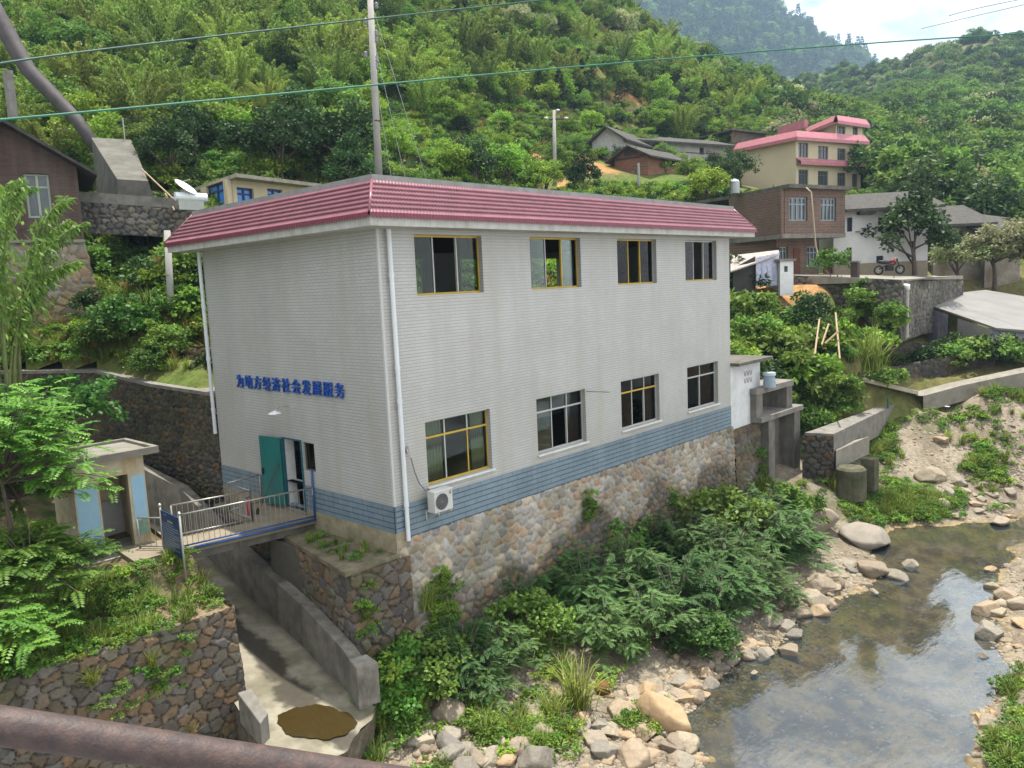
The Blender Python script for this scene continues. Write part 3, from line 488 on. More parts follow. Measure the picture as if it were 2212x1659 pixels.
# corrugated glazed tile skirt: courses with lips, rolls down the slope, mitred at the hips
M_roof=mat('pink_glazed_tile',(.25,.088,.108),col2=(.19,.065,.08),rough=.3,spec=.45,var=.1,vs=2.2,stain=.45,stain_col=(.20,.08,.09),stain_s=2.5,stain_stretch=2)
M_roofd=mat('dark_red_edge_and_lip_shade',(.16,.02,.04),rough=.4,spec=.4)
def skirt(o,u,nrm,W,name,mi=1):
    o,u,nrm=map(lambda a:np.array(a,float),(o,u,nrm)); rows=7; e0=EV+.05; e1=.13; z0,z1=7.74,8.545; pitch=.098; 
    nx=int((W+2*e0)/pitch*7); xs=np.linspace(-e0,W+e0,nx); V=[];per=[]
    ts=[]
    for r in range(rows): ts+=[(r/rows-(.006 if r else 0),.011),((r+.5)/rows,.007),((r+1)/rows+.010,.002)]
    ts=ts[:-1]+[(1.,.002)]
    sl=np.array((e0-e1,z1-z0)); sl/=np.linalg.norm(sl); up=np.array((sl[1],sl[0]))  # outward, up components of the slope normal
    for (t,l) in ts:
        out=e0+(e1-e0)*t; z=z0+(z1-z0)*t
        hw=.022*np.abs(np.cos(math.pi*xs/pitch))**.8+l
        # mitre: pull the ends in
        lo,hi=-out,W+out; x2=np.clip(xs,lo,hi)
        V.append(o[None]+u[None]*x2[:,None]+nrm[None]*(out+hw*up[0])[:,None]+np.array((0,0,1))[None]*(z+hw*up[1])[:,None])
    # vertical scalloped lip at the eave
    hw=.016*np.abs(np.cos(math.pi*xs/pitch))**.8+.02; drop=.085+.05*np.abs(np.cos(math.pi*xs/pitch))
    lo,hi=-e0,W+e0; x2=np.clip(xs,lo,hi)
    lip=[o[None]+u[None]*x2[:,None]+nrm[None]*(e0+hw*up[0]+.002)[:,None]+np.array((0,0,1))[None]*(z0+hw*up[1]-.001)[:,None],
         o[None]+u[None]*x2[:,None]+nrm[None]*(e0+hw*up[0]+.004)[:,None]+np.array((0,0,1))[None]*(z0+hw*up[1]-drop)[:,None]]
    V=np.array(V); n,k=V.shape[:2]; idx=np.arange(n*k).reshape(n,k); q=np.stack([idx[:-1,:-1],idx[:-1,1:],idx[1:,1:],idx[1:,:-1]],-1).reshape(-1,4)
    me=mesh_np(name,V.reshape(-1,3),q,M_roof); me.materials.append(M_roofd); me.polygons.foreach_set('material_index',np.repeat([1 if (i%3==2 and i<n-2) else 0 for i in range(n-1)],k-1).astype(np.int32)); oo=tolocal(link('roof_tiles',me,bd),bd)  # dark red on the step faces paints in the gap shadow under each lip
    V=np.array(lip); idx=np.arange(2*k).reshape(2,k); q=np.stack([idx[:-1,:-1],idx[1:,:-1],idx[1:,1:],idx[:-1,1:]],-1).reshape(-1,4)
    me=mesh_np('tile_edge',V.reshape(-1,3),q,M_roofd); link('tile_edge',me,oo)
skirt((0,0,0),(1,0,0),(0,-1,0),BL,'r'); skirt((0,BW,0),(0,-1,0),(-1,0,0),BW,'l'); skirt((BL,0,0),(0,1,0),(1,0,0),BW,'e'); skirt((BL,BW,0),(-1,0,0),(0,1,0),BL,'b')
for c0,c1 in (((-EV-.04,-EV-.04,7.775),(-.13,-.13,8.56)),((BL+EV+.04,-EV-.04,7.775),(BL+.13,-.13,8.56)),((-EV-.04,BW+EV+.04,7.775),(-.13,BW+.13,8.56))):
    b=MB(); b.tube([c0,c1],.035,8); b.build('hip_ridge',M_roof,bd,smooth=True)
# windows
def window(name,x0,z0,x1,z1,div,transom=None,ycol='alu',yset=(),openp=None,dep=.17,sill=False,curtain=False):
    f=MB(); y=dep; fw=.032
    yel=MB()
    def bar(a,c,e,g,yl,dy=0): (yel if yl else f).box(a,c,y-.03+dy,y+.03+dy,e,g)
    bar(x0,x1,z0,z0+.05,'b' in yset); bar(x0,x1,z1-.05,z1,'t' in yset); bar(x0,x0+fw,z0+.05,z1-.05,'l' in yset); bar(x1-fw,x1,z0+.05,z1-.05,'r' in yset)
    zt=z1-.05
    if transom: bar(x0+fw,x1-fw,transom,transom+.05,'m' in yset); zt=transom
    xs=[x0+fw]+[x0+(x1-x0)*d for d in div]+[x1-fw]
    for i,xx in enumerate(xs[1:-1]):
        bar(xx-.019,xx+.019,z0+.05,zt,str(i) in yset,.012)
        if transom: bar(xx-.02,xx+.02,transom+.05,z1-.05,False,.0)
    wn=f.build('window',M_alu,bd)
    if yel.v: yel.build('painted_frame',M_yel,wn)
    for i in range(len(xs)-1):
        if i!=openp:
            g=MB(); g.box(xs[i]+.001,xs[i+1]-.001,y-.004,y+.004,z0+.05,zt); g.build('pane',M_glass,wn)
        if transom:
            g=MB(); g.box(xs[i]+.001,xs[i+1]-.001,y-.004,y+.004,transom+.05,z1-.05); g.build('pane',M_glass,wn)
    if sill:
        s=MB(); s.box(x0-.04,x1+.06,-.07,.145,z0-.055,z0-.003); s.build('sill',M_white,wn,bevel=.006)
    if curtain:
        for (a,c,zz) in curtain:
            s=MB(); n=40; xs_=np.linspace(a,c,n); yy=y+.055+.022*np.sin(np.linspace(0,13*math.pi,n))
            s.add([(xx,v_,z0+.02) for xx,v_ in zip(xs_,yy)]+[(xx,v_,zz) for xx,v_ in zip(xs_,yy)],[[i,i+1,i+1+n,i+n] for i in range(n-1)]); s.build('curtain',M_curt,wn,smooth=True)
    return wn
mm_=bpy.data.materials.new('gold_curtain'); mm_.use_nodes=True; t=mm_.node_tree; K=t.links.new; g=N(t,'ShaderNodeTexCoord'); s_=N(t,'ShaderNodeSeparateXYZ'); K(g.outputs['Object'],s_.inputs[0])
cr=N(t,'ShaderNodeValToRGB'); e=cr.color_ramp.elements; e[0].position=0; e[0].color=(.20,.15,.09,1); e[1].position=1; e[1].color=(.55,.52,.36,1)
for p_,c_ in ((.12,(.22,.16,.10,1)),(.20,(.55,.50,.30,1)),(.5,(.60,.57,.40,1)),(.56,(.25,.18,.11,1)),(.68,(.27,.2,.12,1)),(.74,(.50,.48,.36,1))): q=e.new(p_); q.color=c_
mr=N(t,'ShaderNodeMapRange'); mr.inputs['From Min'].default_value=1.1; mr.inputs['From Max'].default_value=2.75; K(s_.outputs[2],mr.inputs['Value']); K(mr.outputs[0],cr.inputs[0]); K(cr.outputs[0],t.nodes['Principled BSDF'].inputs['Base Color']); t.nodes['Principled BSDF'].inputs['Roughness'].default_value=.9
t.nodes['Principled BSDF'].inputs['Sheen Weight'].default_value=.2
M_curt=mm_
ux=[WX[i] for i in range(4)]
specU=[dict(div=(.31,.66),yset=('b','t','r'),openp=1),dict(div=(.36,.68),yset=('b','t','1','r'),openp=1),dict(div=(.36,.66),yset=('b','t','0','1'),openp=1),dict(div=(.36,.68),yset=('b',),openp=1)]
specL=[dict(div=(.33,.68),yset=('m','1','b','r','l'),curtain=[(WX[0]+.06,WX[0]+.72,2.72),(WX[0]+1.78,WX[0]+2.27,2.72)]),dict(div=(.36,.67),yset=(),openp=1),dict(div=(.36,.68),yset=('m',),openp=1),dict(div=(.5,),yset=(),openp=0)]
for i in range(4):
    x=WX[i]; window('window',x+.001,ZU[0]+.001,x+WW-.001,ZU[1]-.001,**specU[i])
    window('window',x+.001,ZL[0]+.001,x+WW-.001,ZL[1]-.001,transom=2.28,sill=True,**specL[i])
for x in WX:
    f=MB(); xa=x+1.0; y=BW-.12
    for a,c,e,g_ in ((xa,xa+WW,5.7,5.75),(xa,xa+WW,7.15,7.2),(xa,xa+.05,5.75,7.15),(xa+WW-.05,xa+WW,5.75,7.15),(xa+WW/2-.03,xa+WW/2+.03,5.75,7.15)): f.box(a,c,y-.03,y+.03,e,g_)
    f.build('window',M_alu,bd)
# door in the left face
M_teal=mat('teal_steel_door',(.012,.145,.13),col2=(.010,.115,.105),rough=.45,var=.1,vs=2,stain=.3,stain_col=(.05,.07,.05))
M_bsteel=mat('blue_painted_steel',(.035,.10,.26),rough=.45,var=.2,stain=.3,stain_col=(.12,.07,.04))
f=MB(); f.box(-.03,.05,3.862,3.91,.075,2.06); f.box(-.03,.05,4.81,4.858,.075,2.06); f.box(-.03,.05,3.862,4.858,2.062,2.10)
dr=f.build('door_frame',mat('teal_frame',(.02,.10,.13),rough=.5),bd)
a=R(173); hx,hy=-.03,4.86; dirv=np.array((-math.sin(a-math.pi/2)*0-.11,.994,0)); dirv/=np.linalg.norm(dirv); nv=np.array((-dirv[1],dirv[0],0))
b=MB(); b.obox((hx-.03+dirv[0]*.47,hy+dirv[1]*.47,1.09),dirv*.465,nv*.02,(0,0,.985)); dl=b.build('door_leaf',M_teal,bd,bevel=.004)
b=MB(); b.obox((hx-.06+dirv[0]*.85,hy+dirv[1]*.85,1.05),dirv*.03,nv*.03,(0,0,.09)); b.build('door_handle',mat('dark_metal',(.03,.03,.03),rough=.4,metal=.6),dl)
b=MB(); b.box(.0,.34,4.812,4.858,.07,2.06); b.build('door_jamb',M_white,bd)
b=MB(); b.box(-.05,.34,3.862,4.858,-.02,.07); b.build('door_threshold',M_concl,bd)
b=MB(); b.box(.10,.12,3.275,3.815,1.285,2.055); sw=b.build('side_pane',glassmat('dark_pane',(.12,.11,.10),1.5),bd)
b=MB(); b.box(.16,.18,3.2,3.9,1.2,2.1); b.build('blind',mat('brown_board',(.05,.04,.03),rough=.8),sw)
b=MB()
for (a0,a1,c0,c1) in ((3.272,3.30,1.282,2.058),(3.79,3.818,1.282,2.058),(3.30,3.79,1.282,1.31),(3.30,3.79,2.03,2.058)): b.box(.06,.10,a0,a1,c0,c1)
b.build('pane_frame',mat('brown_frame',(.10,.085,.07),rough=.6),sw)
# downpipes
for pts,zz in (([(.27,-.11,7.46),(.30,-.09,-.06)],(6.4,4.2,3.4,.85)),([(-.10,BW+.02,7.46),(-.09,BW+.04,1.85)],(5.8,4.2,2.6))):
    b=MB(); b.tube(pts,.055,12); p0,p1=map(np.array,pts)
    for z in zz: k=(p0[2]-z)/(p0[2]-p1[2]); c=p0+(p1-p0)*k; b.tube([c+(0,0,.05),c-(0,0,.05)],.066,12)
    dp=b.build('downpipe',M_pvc,bd,smooth=False)
    for z in zz: b=MB(); k=(p0[2]-z)/(p0[2]-p1[2]); c=p0+(p1-p0)*k; b.obox(c+(np.array((0,.05,-.12)) if pts[0][1]<1 else np.array((.05,0,-.12))),(.07,0,0) ,(0,.07,0),(0,0,.012)); b.build('pipe_clip',M_alu,dp)
# wall things
def letters():
    root=thing('wall_lettering','blue raised Chinese lettering on the tiled wall above the teal door','sign',(0,4.35,3.55))
    mb=mat('blue_letter_plastic',(.012,.075,.36),rough=.4,spec=.5,var=.1)
    s='为地方经济社会发展服务'; y0=7.04; n=len(s); wch=.40; pitch=(7.04-1.66-wch)/(n-1)
    M=Matrix(((0,0,-1,0),(-1,0,0,0),(0,1,0,0),(0,0,0,1)))
    for i,ch in enumerate(s):
        cu=bpy.data.curves.new('character','FONT'); cu.body=ch; cu.size=.42; cu.extrude=.028; cu.offset=.001; cu.resolution_u=2
        o=bpy.data.objects.new('tmp',cu); COL.objects.link(o); dg=bpy.context.evaluated_depsgraph_get(); me=bpy.data.meshes.new_from_object(o.evaluated_get(dg)); bpy.data.objects.remove(o)
        if len(me.vertices)==0: continue
        co=np.array([v.co for v in me.vertices]); cx=(co[:,0].min()+co[:,0].max())/2; cz=(co[:,1].min()+co[:,1].max())/2
        me.transform(Matrix.Translation((-cx,-cz,0))); me.transform(M); me.materials.clear(); me.materials.append(mb)
        o=link('character',me,root); o.location=(-.045,y0-wch/2-i*pitch-4.35,3.585-3.55)
letters()
lp=thing('wall_lamp','white enamel saucer lamp on a thin arm above the teal door','lamp',(0,4.42,2.95))
b=MB(); b.tube([(0,4.42,3.01),(-.25,4.30,3.03),(-.52,4.14,3.02),(-.58,4.10,2.97)],.011,6); b.box(-.02,.0,4.39,4.45,2.96,3.06); b.build('arm',M_alu,lp)
b=MB(); n=24; prof=[(.02,.0),(.05,-.015),(.12,-.045),(.18,-.075),(.185,-.082),(.17,-.078),(.05,-.03)]
vs=[(-.60+r*math.cos(2*math.pi*k/n),4.09+r*math.sin(2*math.pi*k/n),2.99+z) for r,z in prof for k in range(n)]; b.add(vs,[[i*n+k,i*n+(k+1)%n,(i+1)*n+(k+1)%n,(i+1)*n+k] for i in range(len(prof)-1) for k in range(n)])
b.build('lamp_shade',mat('white_enamel',(.75,.75,.73),rough=.25,spec=.6,var=.03),lp,smooth=True)
b=MB(); b.tube([(-.60,4.09,2.94),(-.60,4.09,2.90),(-.60,4.09,2.86),(-.60,4.09,2.83)],[.02,.035,.035,.01],10); b.build('bulb',mat('bulb_glass',(.7,.7,.66),rough=.1),lp,smooth=True)
# air conditioner
ac=thing('air_conditioner','grey white air conditioner outdoor unit on brackets under the curtained window','air conditioner',(1.18,-.3,.50))
b=MB(); b.box(.88,1.49,-.47,-.20,.53,1.06); b.build('casing',mat('ac_casing',(.52,.51,.47),col2=(.46,.45,.41),rough=.5,var=.06),ac,bevel=.015)
b=MB(); b.box(.865,1.505,-.485,-.19,1.05,1.075); b.build('top_cover',mat('ac_top',(.62,.62,.58),rough=.5,var=.05),ac,bevel=.006)
b=MB(); n=32; c=(1.12,-.476,.79); b.add([(c[0]+.205*math.cos(2*math.pi*k/n),-.473,c[2]+.205*math.sin(2*math.pi*k/n)) for k in range(n)],[list(range(n))[::-1]]); gr=b.build('fan_opening',mat('fan_dark',(.06,.06,.058),rough=.7),ac)
b=MB()
for r in np.linspace(.03,.205,9): b.tube([(c[0]+r*math.cos(2*math.pi*k/n),-.482,c[2]+r*math.sin(2*math.pi*k/n)) for k in range(n+1)],.0028,5,cap=False)
for k in range(6): a=k*math.pi/6; b.tube([(c[0]-.2*math.cos(a),-.487,c[2]-.2*math.sin(a)),(c[0]+.2*math.cos(a),-.487,c[2]+.2*math.sin(a))],.0028,4)
b.build('fan_grille',mat('ac_grille',(.25,.25,.24),rough=.5),gr)
b=MB(); 
for k,(h_,ww) in enumerate(((.035,.10),)): b.box(1.375,1.445,-.473,-.4705,.985,1.005); 
b.build('red_badge',mat('badge_red',(.35,.06,.08),rough=.5),ac)
b=MB()
for k in range(4): b.box(1.37+.02*k,1.383+.02*k,-.473,-.4705,.945,.972)
b.box(1.37,1.445,-.473,-.4705,.925,.932); b.build('dark_badge',mat('badge_dark',(.05,.05,.06),rough=.5),ac)
for x in (.98,1.39):
    b=MB(); b.box(x-.015,x+.015,-.50,-.03,.495,.525); b.box(x-.015,x+.015,-.03,-.0,.25,.53); b.tube([(x,-.45,.50),(x,-.02,.27)],.012,5); b.build('bracket',M_alu,ac)
b=MB(); b.box(.36,.53,-.03,.0,2.09,2.26); jb=b.build('cable_box',mat('grey_box',(.25,.25,.24),rough=.6),None,bevel=.004); tag(jb,'small grey cable entry box beside the downpipe at the corner','box')
b=MB(); b.tube([(.45,-.035,2.17),(.46,-.10,2.13),(.50,-.12,2.0),(.60,-.12,1.6),(.72,-.13,1.28),(.86,-.2,1.08),(.93,-.3,1.06)],.017,7); o=b.build('cable',mat('grey_cable',(.16,.17,.18),rough=.5),None,smooth=True); tag(o,'grey cable hanging from the entry box to the air conditioner','cable')
b=MB(); b.tube([(.45,-.05,2.20),(.44,-.08,2.15),(.455,-.11,2.08),(.5,-.13,1.98)],.022,7); 
b.build('cable_wrap',mat('pink_tape',(.45,.36,.33),rough=.7),o)
# tv antenna
an=thing('tv_antenna','thin rod antenna sticking out of the wall by the second lower window','antenna',(7.76,0,2.64))
b=MB(); p0=np.array((7.74,-.02,2.66)); p1=np.array((8.15,-.62,2.62)); b.tube([p0,p1],.011,5); b.build('boom',mat('antenna_dark',(.10,.10,.10),rough=.5),an)
b=MB()
for k in np.linspace(.15,1,7): c=p0+(p1-p0)*k; b.tube([c+(0,0,.13-.05*k),c-(0,0,.13-.05*k)],.005,4)
b.build('element',M_alu,an)
# ------------------------------------------------------------------ footbridge and railings
fb=thing('footbridge','short concrete footbridge over the channel leading to the teal door','bridge',(-2,4,-.1))
P5=[(-.03,3.42),(-3.45,3.98),(-4.6,4.0),(-4.5,5.4),(-3.6,5.2),(-3.2,5.02),(-1.22,4.62),(-1.15,6.0),(-.03,6.15)]
b=MB(); b.prism(P5[::-1],-.16,.0); b.build('deck',mat('deck_concrete',(.27,.225,.16),col2=(.20,.165,.12),rough=.9,vs=2,bump=.004,bs=30,stain=.4,stain_col=(.16,.13,.09)),fb,bevel=.008)
b=MB(); b.prism([(-.03,3.5),(-3.5,4.05),(-3.5,4.35),(-.03,3.8)][::-1],-.36,-.16); b.prism([(-.03,4.4),(-3.5,4.75),(-3.5,4.95),(-.03,4.6)][::-1],-.36,-.16); b.build('beam',M_concd,fb)
b=MB(); b.prism([(-3.35,3.9),(-3.35,5.3),(-3.7,5.3),(-3.7,3.9)],-2.9,-.16); b.build('abutment',M_concd,fb)
M_galv=mat('galvanised_tube',(.42,.40,.36),rough=.38,metal=.55,var=.15,stain=.3,stain_col=(.2,.12,.07))
def railing(label,p,q,z,h=.85,n=18,blue=False,mid=False,extra=None):
    p,q=np.array((*p,z)),np.array((*q,z)); r=thing('railing',label,'railing',(p+q)/2,group='footbridge railings')
    U_=np.array((0,0,1))
    b=MB(); b.tube([p+U_*h,q+U_*h],.022,8); b.build('top_rail',M_galv,r,smooth=True)
    b=MB(); b.tube([p+U_*.06,q+U_*.06],.022,8); b.build('bottom_rail',M_bsteel if blue else M_galv,r,smooth=True)
    b=MB(); 
    for k in range(1,n): c=p+(q-p)*k/n; b.tube([c+U_*.07,c+U_*(h-.01)],.008,5,cap=False)
    b.build('balusters',M_galv,r)['label']='row of thin upright bars of the railing'
    for c in (p,q):
        b=MB(); b.tube([c,c+U_*(h+.0)],.025,8); b.build('post',M_galv,r,smooth=True)
    return r
nr=railing('long front railing of the footbridge with a blue painted bottom rail',(-.06,3.40),(-3.48,3.96),0,blue=True,n=26)
b=MB(); b.tube([(-.06,3.40,-.05),(-.05,3.40,1.35)],.03,8); b.build('blue_post',M_bsteel,nr,smooth=True)
b=MB(); b.tube([(-.06,3.36,-.03),(-3.5,3.92,-.03)],.035,8); b.build('blue_edge_tube',M_bsteel,nr,smooth=True)
railing('rear railing of the footbridge facing the open channel',(-3.2,5.02),(-1.22,4.62),0,n=15)
railing('short railing from the rear railing to the platform corner',(-1.22,4.62),(-1.15,6.0),0,n=8)
railing('dark end railing of the platform against the tiled wall',(-1.15,6.0),(-.06,6.15),0,n=8)
railing('end gate of the railing beside the blue notice board',(-4.1,4.9),(-3.52,4.0),0,n=7,h=.78)
# broom, extinguisher
b=MB(); b.tube([(-.75,5.15,.02),(-.10,4.98,1.35)],.013,6); o=b.build('broom',mat('old_wood',(.10,.065,.04),rough=.8),None); 
b2=MB(); b2.tube([(-.79,5.16,.0),(-.74,5.145,.18)],[.06,.02],8); b2.build('brush',mat('brush_dark',(.05,.04,.03),rough=.9),o); tag(o,'thin wooden broom leaning on the tiled wall by the teal door','broom')
ex=thing('fire_extinguisher','small red fire extinguisher on the platform beside the teal door','fire extinguisher',(-.95,5.3,0))
b=MB(); b.tube([(-.95,5.3,.01),(-.95,5.3,.03),(-.95,5.3,.36),(-.95,5.3,.42),(-.95,5.3,.45)],[.06,.068,.068,.045,.02],12); b.build('cylinder',mat('red_paint',(.50,.015,.04),rough=.3,spec=.5,var=.05),ex,smooth=True)
b=MB(); b.tube([(-.95,5.3,.45),(-.95,5.3,.50)],.018,8); b.box(-1.0,-.88,5.285,5.315,.49,.51); b.build('valve',mat('black_metal',(.02,.02,.02),rough=.4),ex)
# notice board
nb=thing('notice_board','dark blue notice board with white lines of text on two steel posts','sign',(-3.85,3.6,-.5))
A_=np.array(PZ(345,1092,1.12)[:2]); B_=np.array(PZ(387,1108,1.15)[:2])
for c,zb_ in ((A_,-.3),(B_,-.72)):
    b=MB(); b.tube([(*c,zb_),(*c,1.12)],.028,10); po=b.build('post',M_galv,nb,smooth=True)
    b=MB(); b.tube([(*c,1.12),(*c,1.15),(*c,1.18)],[.045,.045,.01],10); b.build('post_cap',mat('chrome_cap',(.8,.8,.78),rough=.15,metal=.9,var=.02),po,smooth=True)
d=np.array((*(B_-A_),0)); ln=np.linalg.norm(d); d/=ln; nn=np.array((d[1],-d[0],0)); nn=nn if nn@(CAM-np.array((*A_,1)))>0 else -nn
c=np.array((*(A_+B_)/2,.52)); b=MB(); b.obox(c,d*(ln/2-.03),nn*.012,(0,0,.50)); bo=b.build('board',mat('blue_board',(.012,.045,.14),rough=.35,spec=.5,var=.1),nb,bevel=.004)
b=MB(); hw=ln/2-.09
for k in range(4): b.obox(c+nn*.0145+d*(-.13+.085*k)+np.array((0,0,.30)),d*.026,nn*.001,(0,0,.028))
b.build('heading',mat('board_heading',(.50,.48,.30),rough=.6),bo)
b=MB()
for k in range(11):
    L1=hw*(.95 if k%3 else .7); b.obox(c+nn*.0145+d*(-hw+L1)+np.array((0,0,.22-.058*k)),d*L1,nn*.001,(0,0,.008))
b.obox(c+nn*.0145+d*(-hw*.55)+np.array((0,0,.43)),d*.07,nn*.001,(0,0,.010))
b.build('text_lines',mat('board_text',(.35,.40,.46),rough=.6),bo)
# ------------------------------------------------------------------ small blue and cream toilet hut
u_=np.array((1.,0.)); hutc=np.array((-4.0,5.5)); wv=np.array((0.,1.)) # along the front, into depth
hw_=1.42; hd_=1.15
ht=thing('toilet_hut','little flat roofed outhouse with peeling cream walls, light blue paint and an open doorway','hut',(-4.33,5.5,-.1))
# local frame: x along front, y depth
M_hut=mat('peeling_cream_wall',(.50,.44,.33),col2=(.40,.33,.22),rough=.9,vs=4,stain=.7,stain_col=(.36,.18,.05),stain_s=2.4,stain_stretch=2)
M_hutb=mat('light_blue_wall_paint',(.30,.48,.60),col2=(.27,.44,.56),rough=.8,var=.1,stain=.25,stain_col=(.42,.42,.36),stain_s=3)
# front right corner of the doorway
x1_,x0_=.76,-.92; dr0,dr1=-.35,.34; Hh=2.33; 
b=MB(); b.box(x0_,dr0,0,.16,0,Hh); b.box(dr1,x1_,0,.16,0,Hh); b.box(dr0,dr1,0,.16,1.88,Hh); b.box(x0_,x0_+.14,.16,1.35,0,Hh); b.box(x1_-.14,x1_,.16,1.35,0,Hh); b.box(x0_,x1_,1.35,1.5,0,Hh); b.build('walls',M_hut,ht,local=True)
b=MB(); b.box(x0_+.03,dr0-.05,-.006,-.001,.05,1.78); b.box(dr1+.07,x1_-.03,-.006,-.001,.65,1.80); b.build('blue_panel',M_hutb,ht,local=True)
b=MB(); b.box(dr1+.07,x1_-.05,-.005,-.001,.25,.64); b.build('green_panel',mat('green_wall_paint',(.16,.30,.22),rough=.8,stain=.6,stain_col=(.45,.38,.26),stain_s=6),ht,local=True)
b=MB(); b.box(x0_+.02,x1_-.02,-.55,1.5,-.14,.012); b.build('floor',M_concl,ht,local=True)
b=MB(); b.box(x0_+.141,x1_-.141,1.30,1.349,.01,.95); b.box(x0_+.141,x1_-.141,1.27,1.349,.955,1.0); b.build('inner_dado',mat('tile_dado',(.42,.40,.37),rough=.5),ht,local=True)
b=MB(); X0,X1,Y0,Y1=x0_-.38,x1_+.30,-.28,1.75
b.box(X0,X1,Y0,Y1,Hh,Hh+.10); b.box(X0,X1,Y0,Y0+.12,Hh+.1,Hh+.17); b.box(X0,X1,Y1-.12,Y1,Hh+.1,Hh+.17); b.box(X0,X0+.12,Y0+.12,Y1-.12,Hh+.1,Hh+.17); b.box(X1-.12,X1,Y0+.12,Y1-.12,Hh+.1,Hh+.17)
b.build('roof_slab',mat('roof_slab_concrete',(.24,.22,.185),col2=(.16,.145,.12),rough=.9,vs=3,stain=.7,stain_col=(.14,.12,.09),stain_s=2),ht,local=True)
b=MB(); b.tube([(-.30,.6,.03),(-.12,.75,.05),(-.02,.62,.03)],.02,6); b.build('loose_hose',mat('black_rubber',(.015,.015,.015),rough=.7),ht,local=True)
# ------------------------------------------------------------------ rusty pipe rail in front, wires
p0=PD(-420,1507,1.36); p3=PD(1700,1812,1.56)
b=MB(); pts=[p0+(p3-p0)*k for k in np.linspace(0,1,40)]; b.tube(pts,.0265,40)
M_rust=mat('rusty_pipe',(.078,.052,.044),col2=(.042,.030,.028),rough=.55,vs=28,spec=.35,bump=.0016,bs=190,stain=.5,stain_col=(.13,.065,.045),stain_s=60)
o=b.build('pipe_handrail',M_rust,None,smooth=True); tag(o,'rusty brown steel pipe handrail crossing the bottom left foreground','railing')
b=MB(); c_=PD(268,1690-78,1.375); 
def wire(label,pts,r,col,name='overhead_wire',grp=None):
    b=MB(); b.tube(pts,r,6); o=b.build(name,mat(name+'_'+'%d'%(col[1]*1000),col,rough=.5),None,smooth=True); tag(o,label,'wire',grp); return o
def span(v,d): # photo points at distances, smooth
    P_=np.array([PD(x,y,dd) for (x,y),dd in zip(v,d)]); t=np.linspace(0,1,len(P_)); T=np.linspace(0,1,30); out=np.zeros((30,3))
    co=[np.polyfit(t,P_[:,k],min(3,len(P_)-1)) for k in range(3)]
    return [np.array([np.polyval(c,tt) for c in co]) for tt in T]
wire('dark green sheathed wire, upper of the two crossing the hillside from the left edge',span([(-60,146),(330,95),(600,62),(1150,3),(1500,-36)],[7,7.6,8.2,9.6,11]),.0085,(.02,.075,.06))
wire('bright green sheathed wire, lower of the two, crossing the whole picture above the roof',span([(-60,263),(330,230),(800,185),(1130,152),(1560,118),(1900,93),(2280,68)],[6.5,7.2,8.2,9,10.3,11.6,13.4]),.0095,(.02,.14,.08))
# ------------------------------------------------------------------ village houses, walls and poles
def hit(px,py,A,B):
    """photo point on the vertical plane through A and B -> (distance along AB, z)"""
    A=np.array(A,float);B=np.array(B,float); d=ray(px,py); u=(B-A)/np.linalg.norm(B-A); n=np.array((-u[1],u[0])); t=((A-CAM[:2])@n)/(d[:2]@n); P=CAM+d*t; return (P[:2]-A)@u,P[2]
M_pane=mat('dark_house_window',(.07,.085,.09),rough=.15,spec=.6,var=.2)
def panel(name,A,B,z0,z1,holes,m,parent,d=.25,fm=None,pm=None,wname='window',bars=2):
    A=np.array(A,float);B=np.array(B,float); W=np.linalg.norm(B-A); u=(B-A)/W; n=np.array((u[1],-u[0]))
    if n@(CAM[:2]-A)<0: n=-n
    b=MB(); wallface(b,(*A,0),(*u,0),(*n,0),W,z0,z1,holes,d); w_=b.build(name,m,parent)
    for h in holes:
        a,c,e,f=h; P=lambda x,z,k: np.array((*(A+u*x-n*k),z))
        g=MB(); g.quad(P(a,e,d*.7),P(c,e,d*.7),P(c,f,d*.7),P(a,f,d*.7)); wn=g.build(wname,pm or M_pane,parent)
        if fm is not None:
            fr_=MB(); U=np.array((*u,0)); N_=np.array((*n,0)); t_=.05
            for cx in [a+t_]+[a+(c-a)*(k+1)/(bars+1) for k in range(bars)]+[c-t_]: fr_.obox(P(cx,(e+f)/2,d*.6),U*.04,N_*.03,(0,0,(f-e)/2-.002))
            for cz in (e+t_,f-t_,e+(f-e)*.7): fr_.obox(P((a+c)/2,cz,d*.6),U*((c-a)/2-.003),N_*.024,(0,0,.035))
            fr_.build('frame',fm,wn)
    return w_,u,n
def boxes(A,B,pxs):
    out=[]
    for (x0,y0,x1,y1) in pxs:
        a,zt=hit(x0,(y0),A,B); c,zb=hit(x1,y1,A,B); out.append((a,c,zb,zt))
    return out
M_tilegrey=mat('grey_clay_roof_tiles',(.085,.078,.068),col2=(.045,.042,.037),rough=.95,vs=5,bump=.05,bs=14,stain=.5,stain_col=(.12,.11,.09),stain_s=3)
def xy(x,y,d): return PD(x,y,d)[:2]
def back(A,B,dep):
    A=np.array(A,float);B=np.array(B,float); u=(B-A)/np.linalg.norm(B-A); n=np.array((u[1],-u[0]))
    if n@(CAM[:2]-A)<0: n=-n
    return A-n*dep,B-n*dep,u,n
def slab(b,P,z0,z1): 
    P=[np.array(p) for p in P]; a=sum((P[i][0]*P[(i+1)%len(P)][1]-P[(i+1)%len(P)][0]*P[i][1]) for i in range(len(P)))
    if a<0: P=P[::-1]; z0=z0 if np.isscalar(z0) else z0[::-1]; z1=z1 if np.isscalar(z1) else z1[::-1]
    b.prism(P,z0,z1)
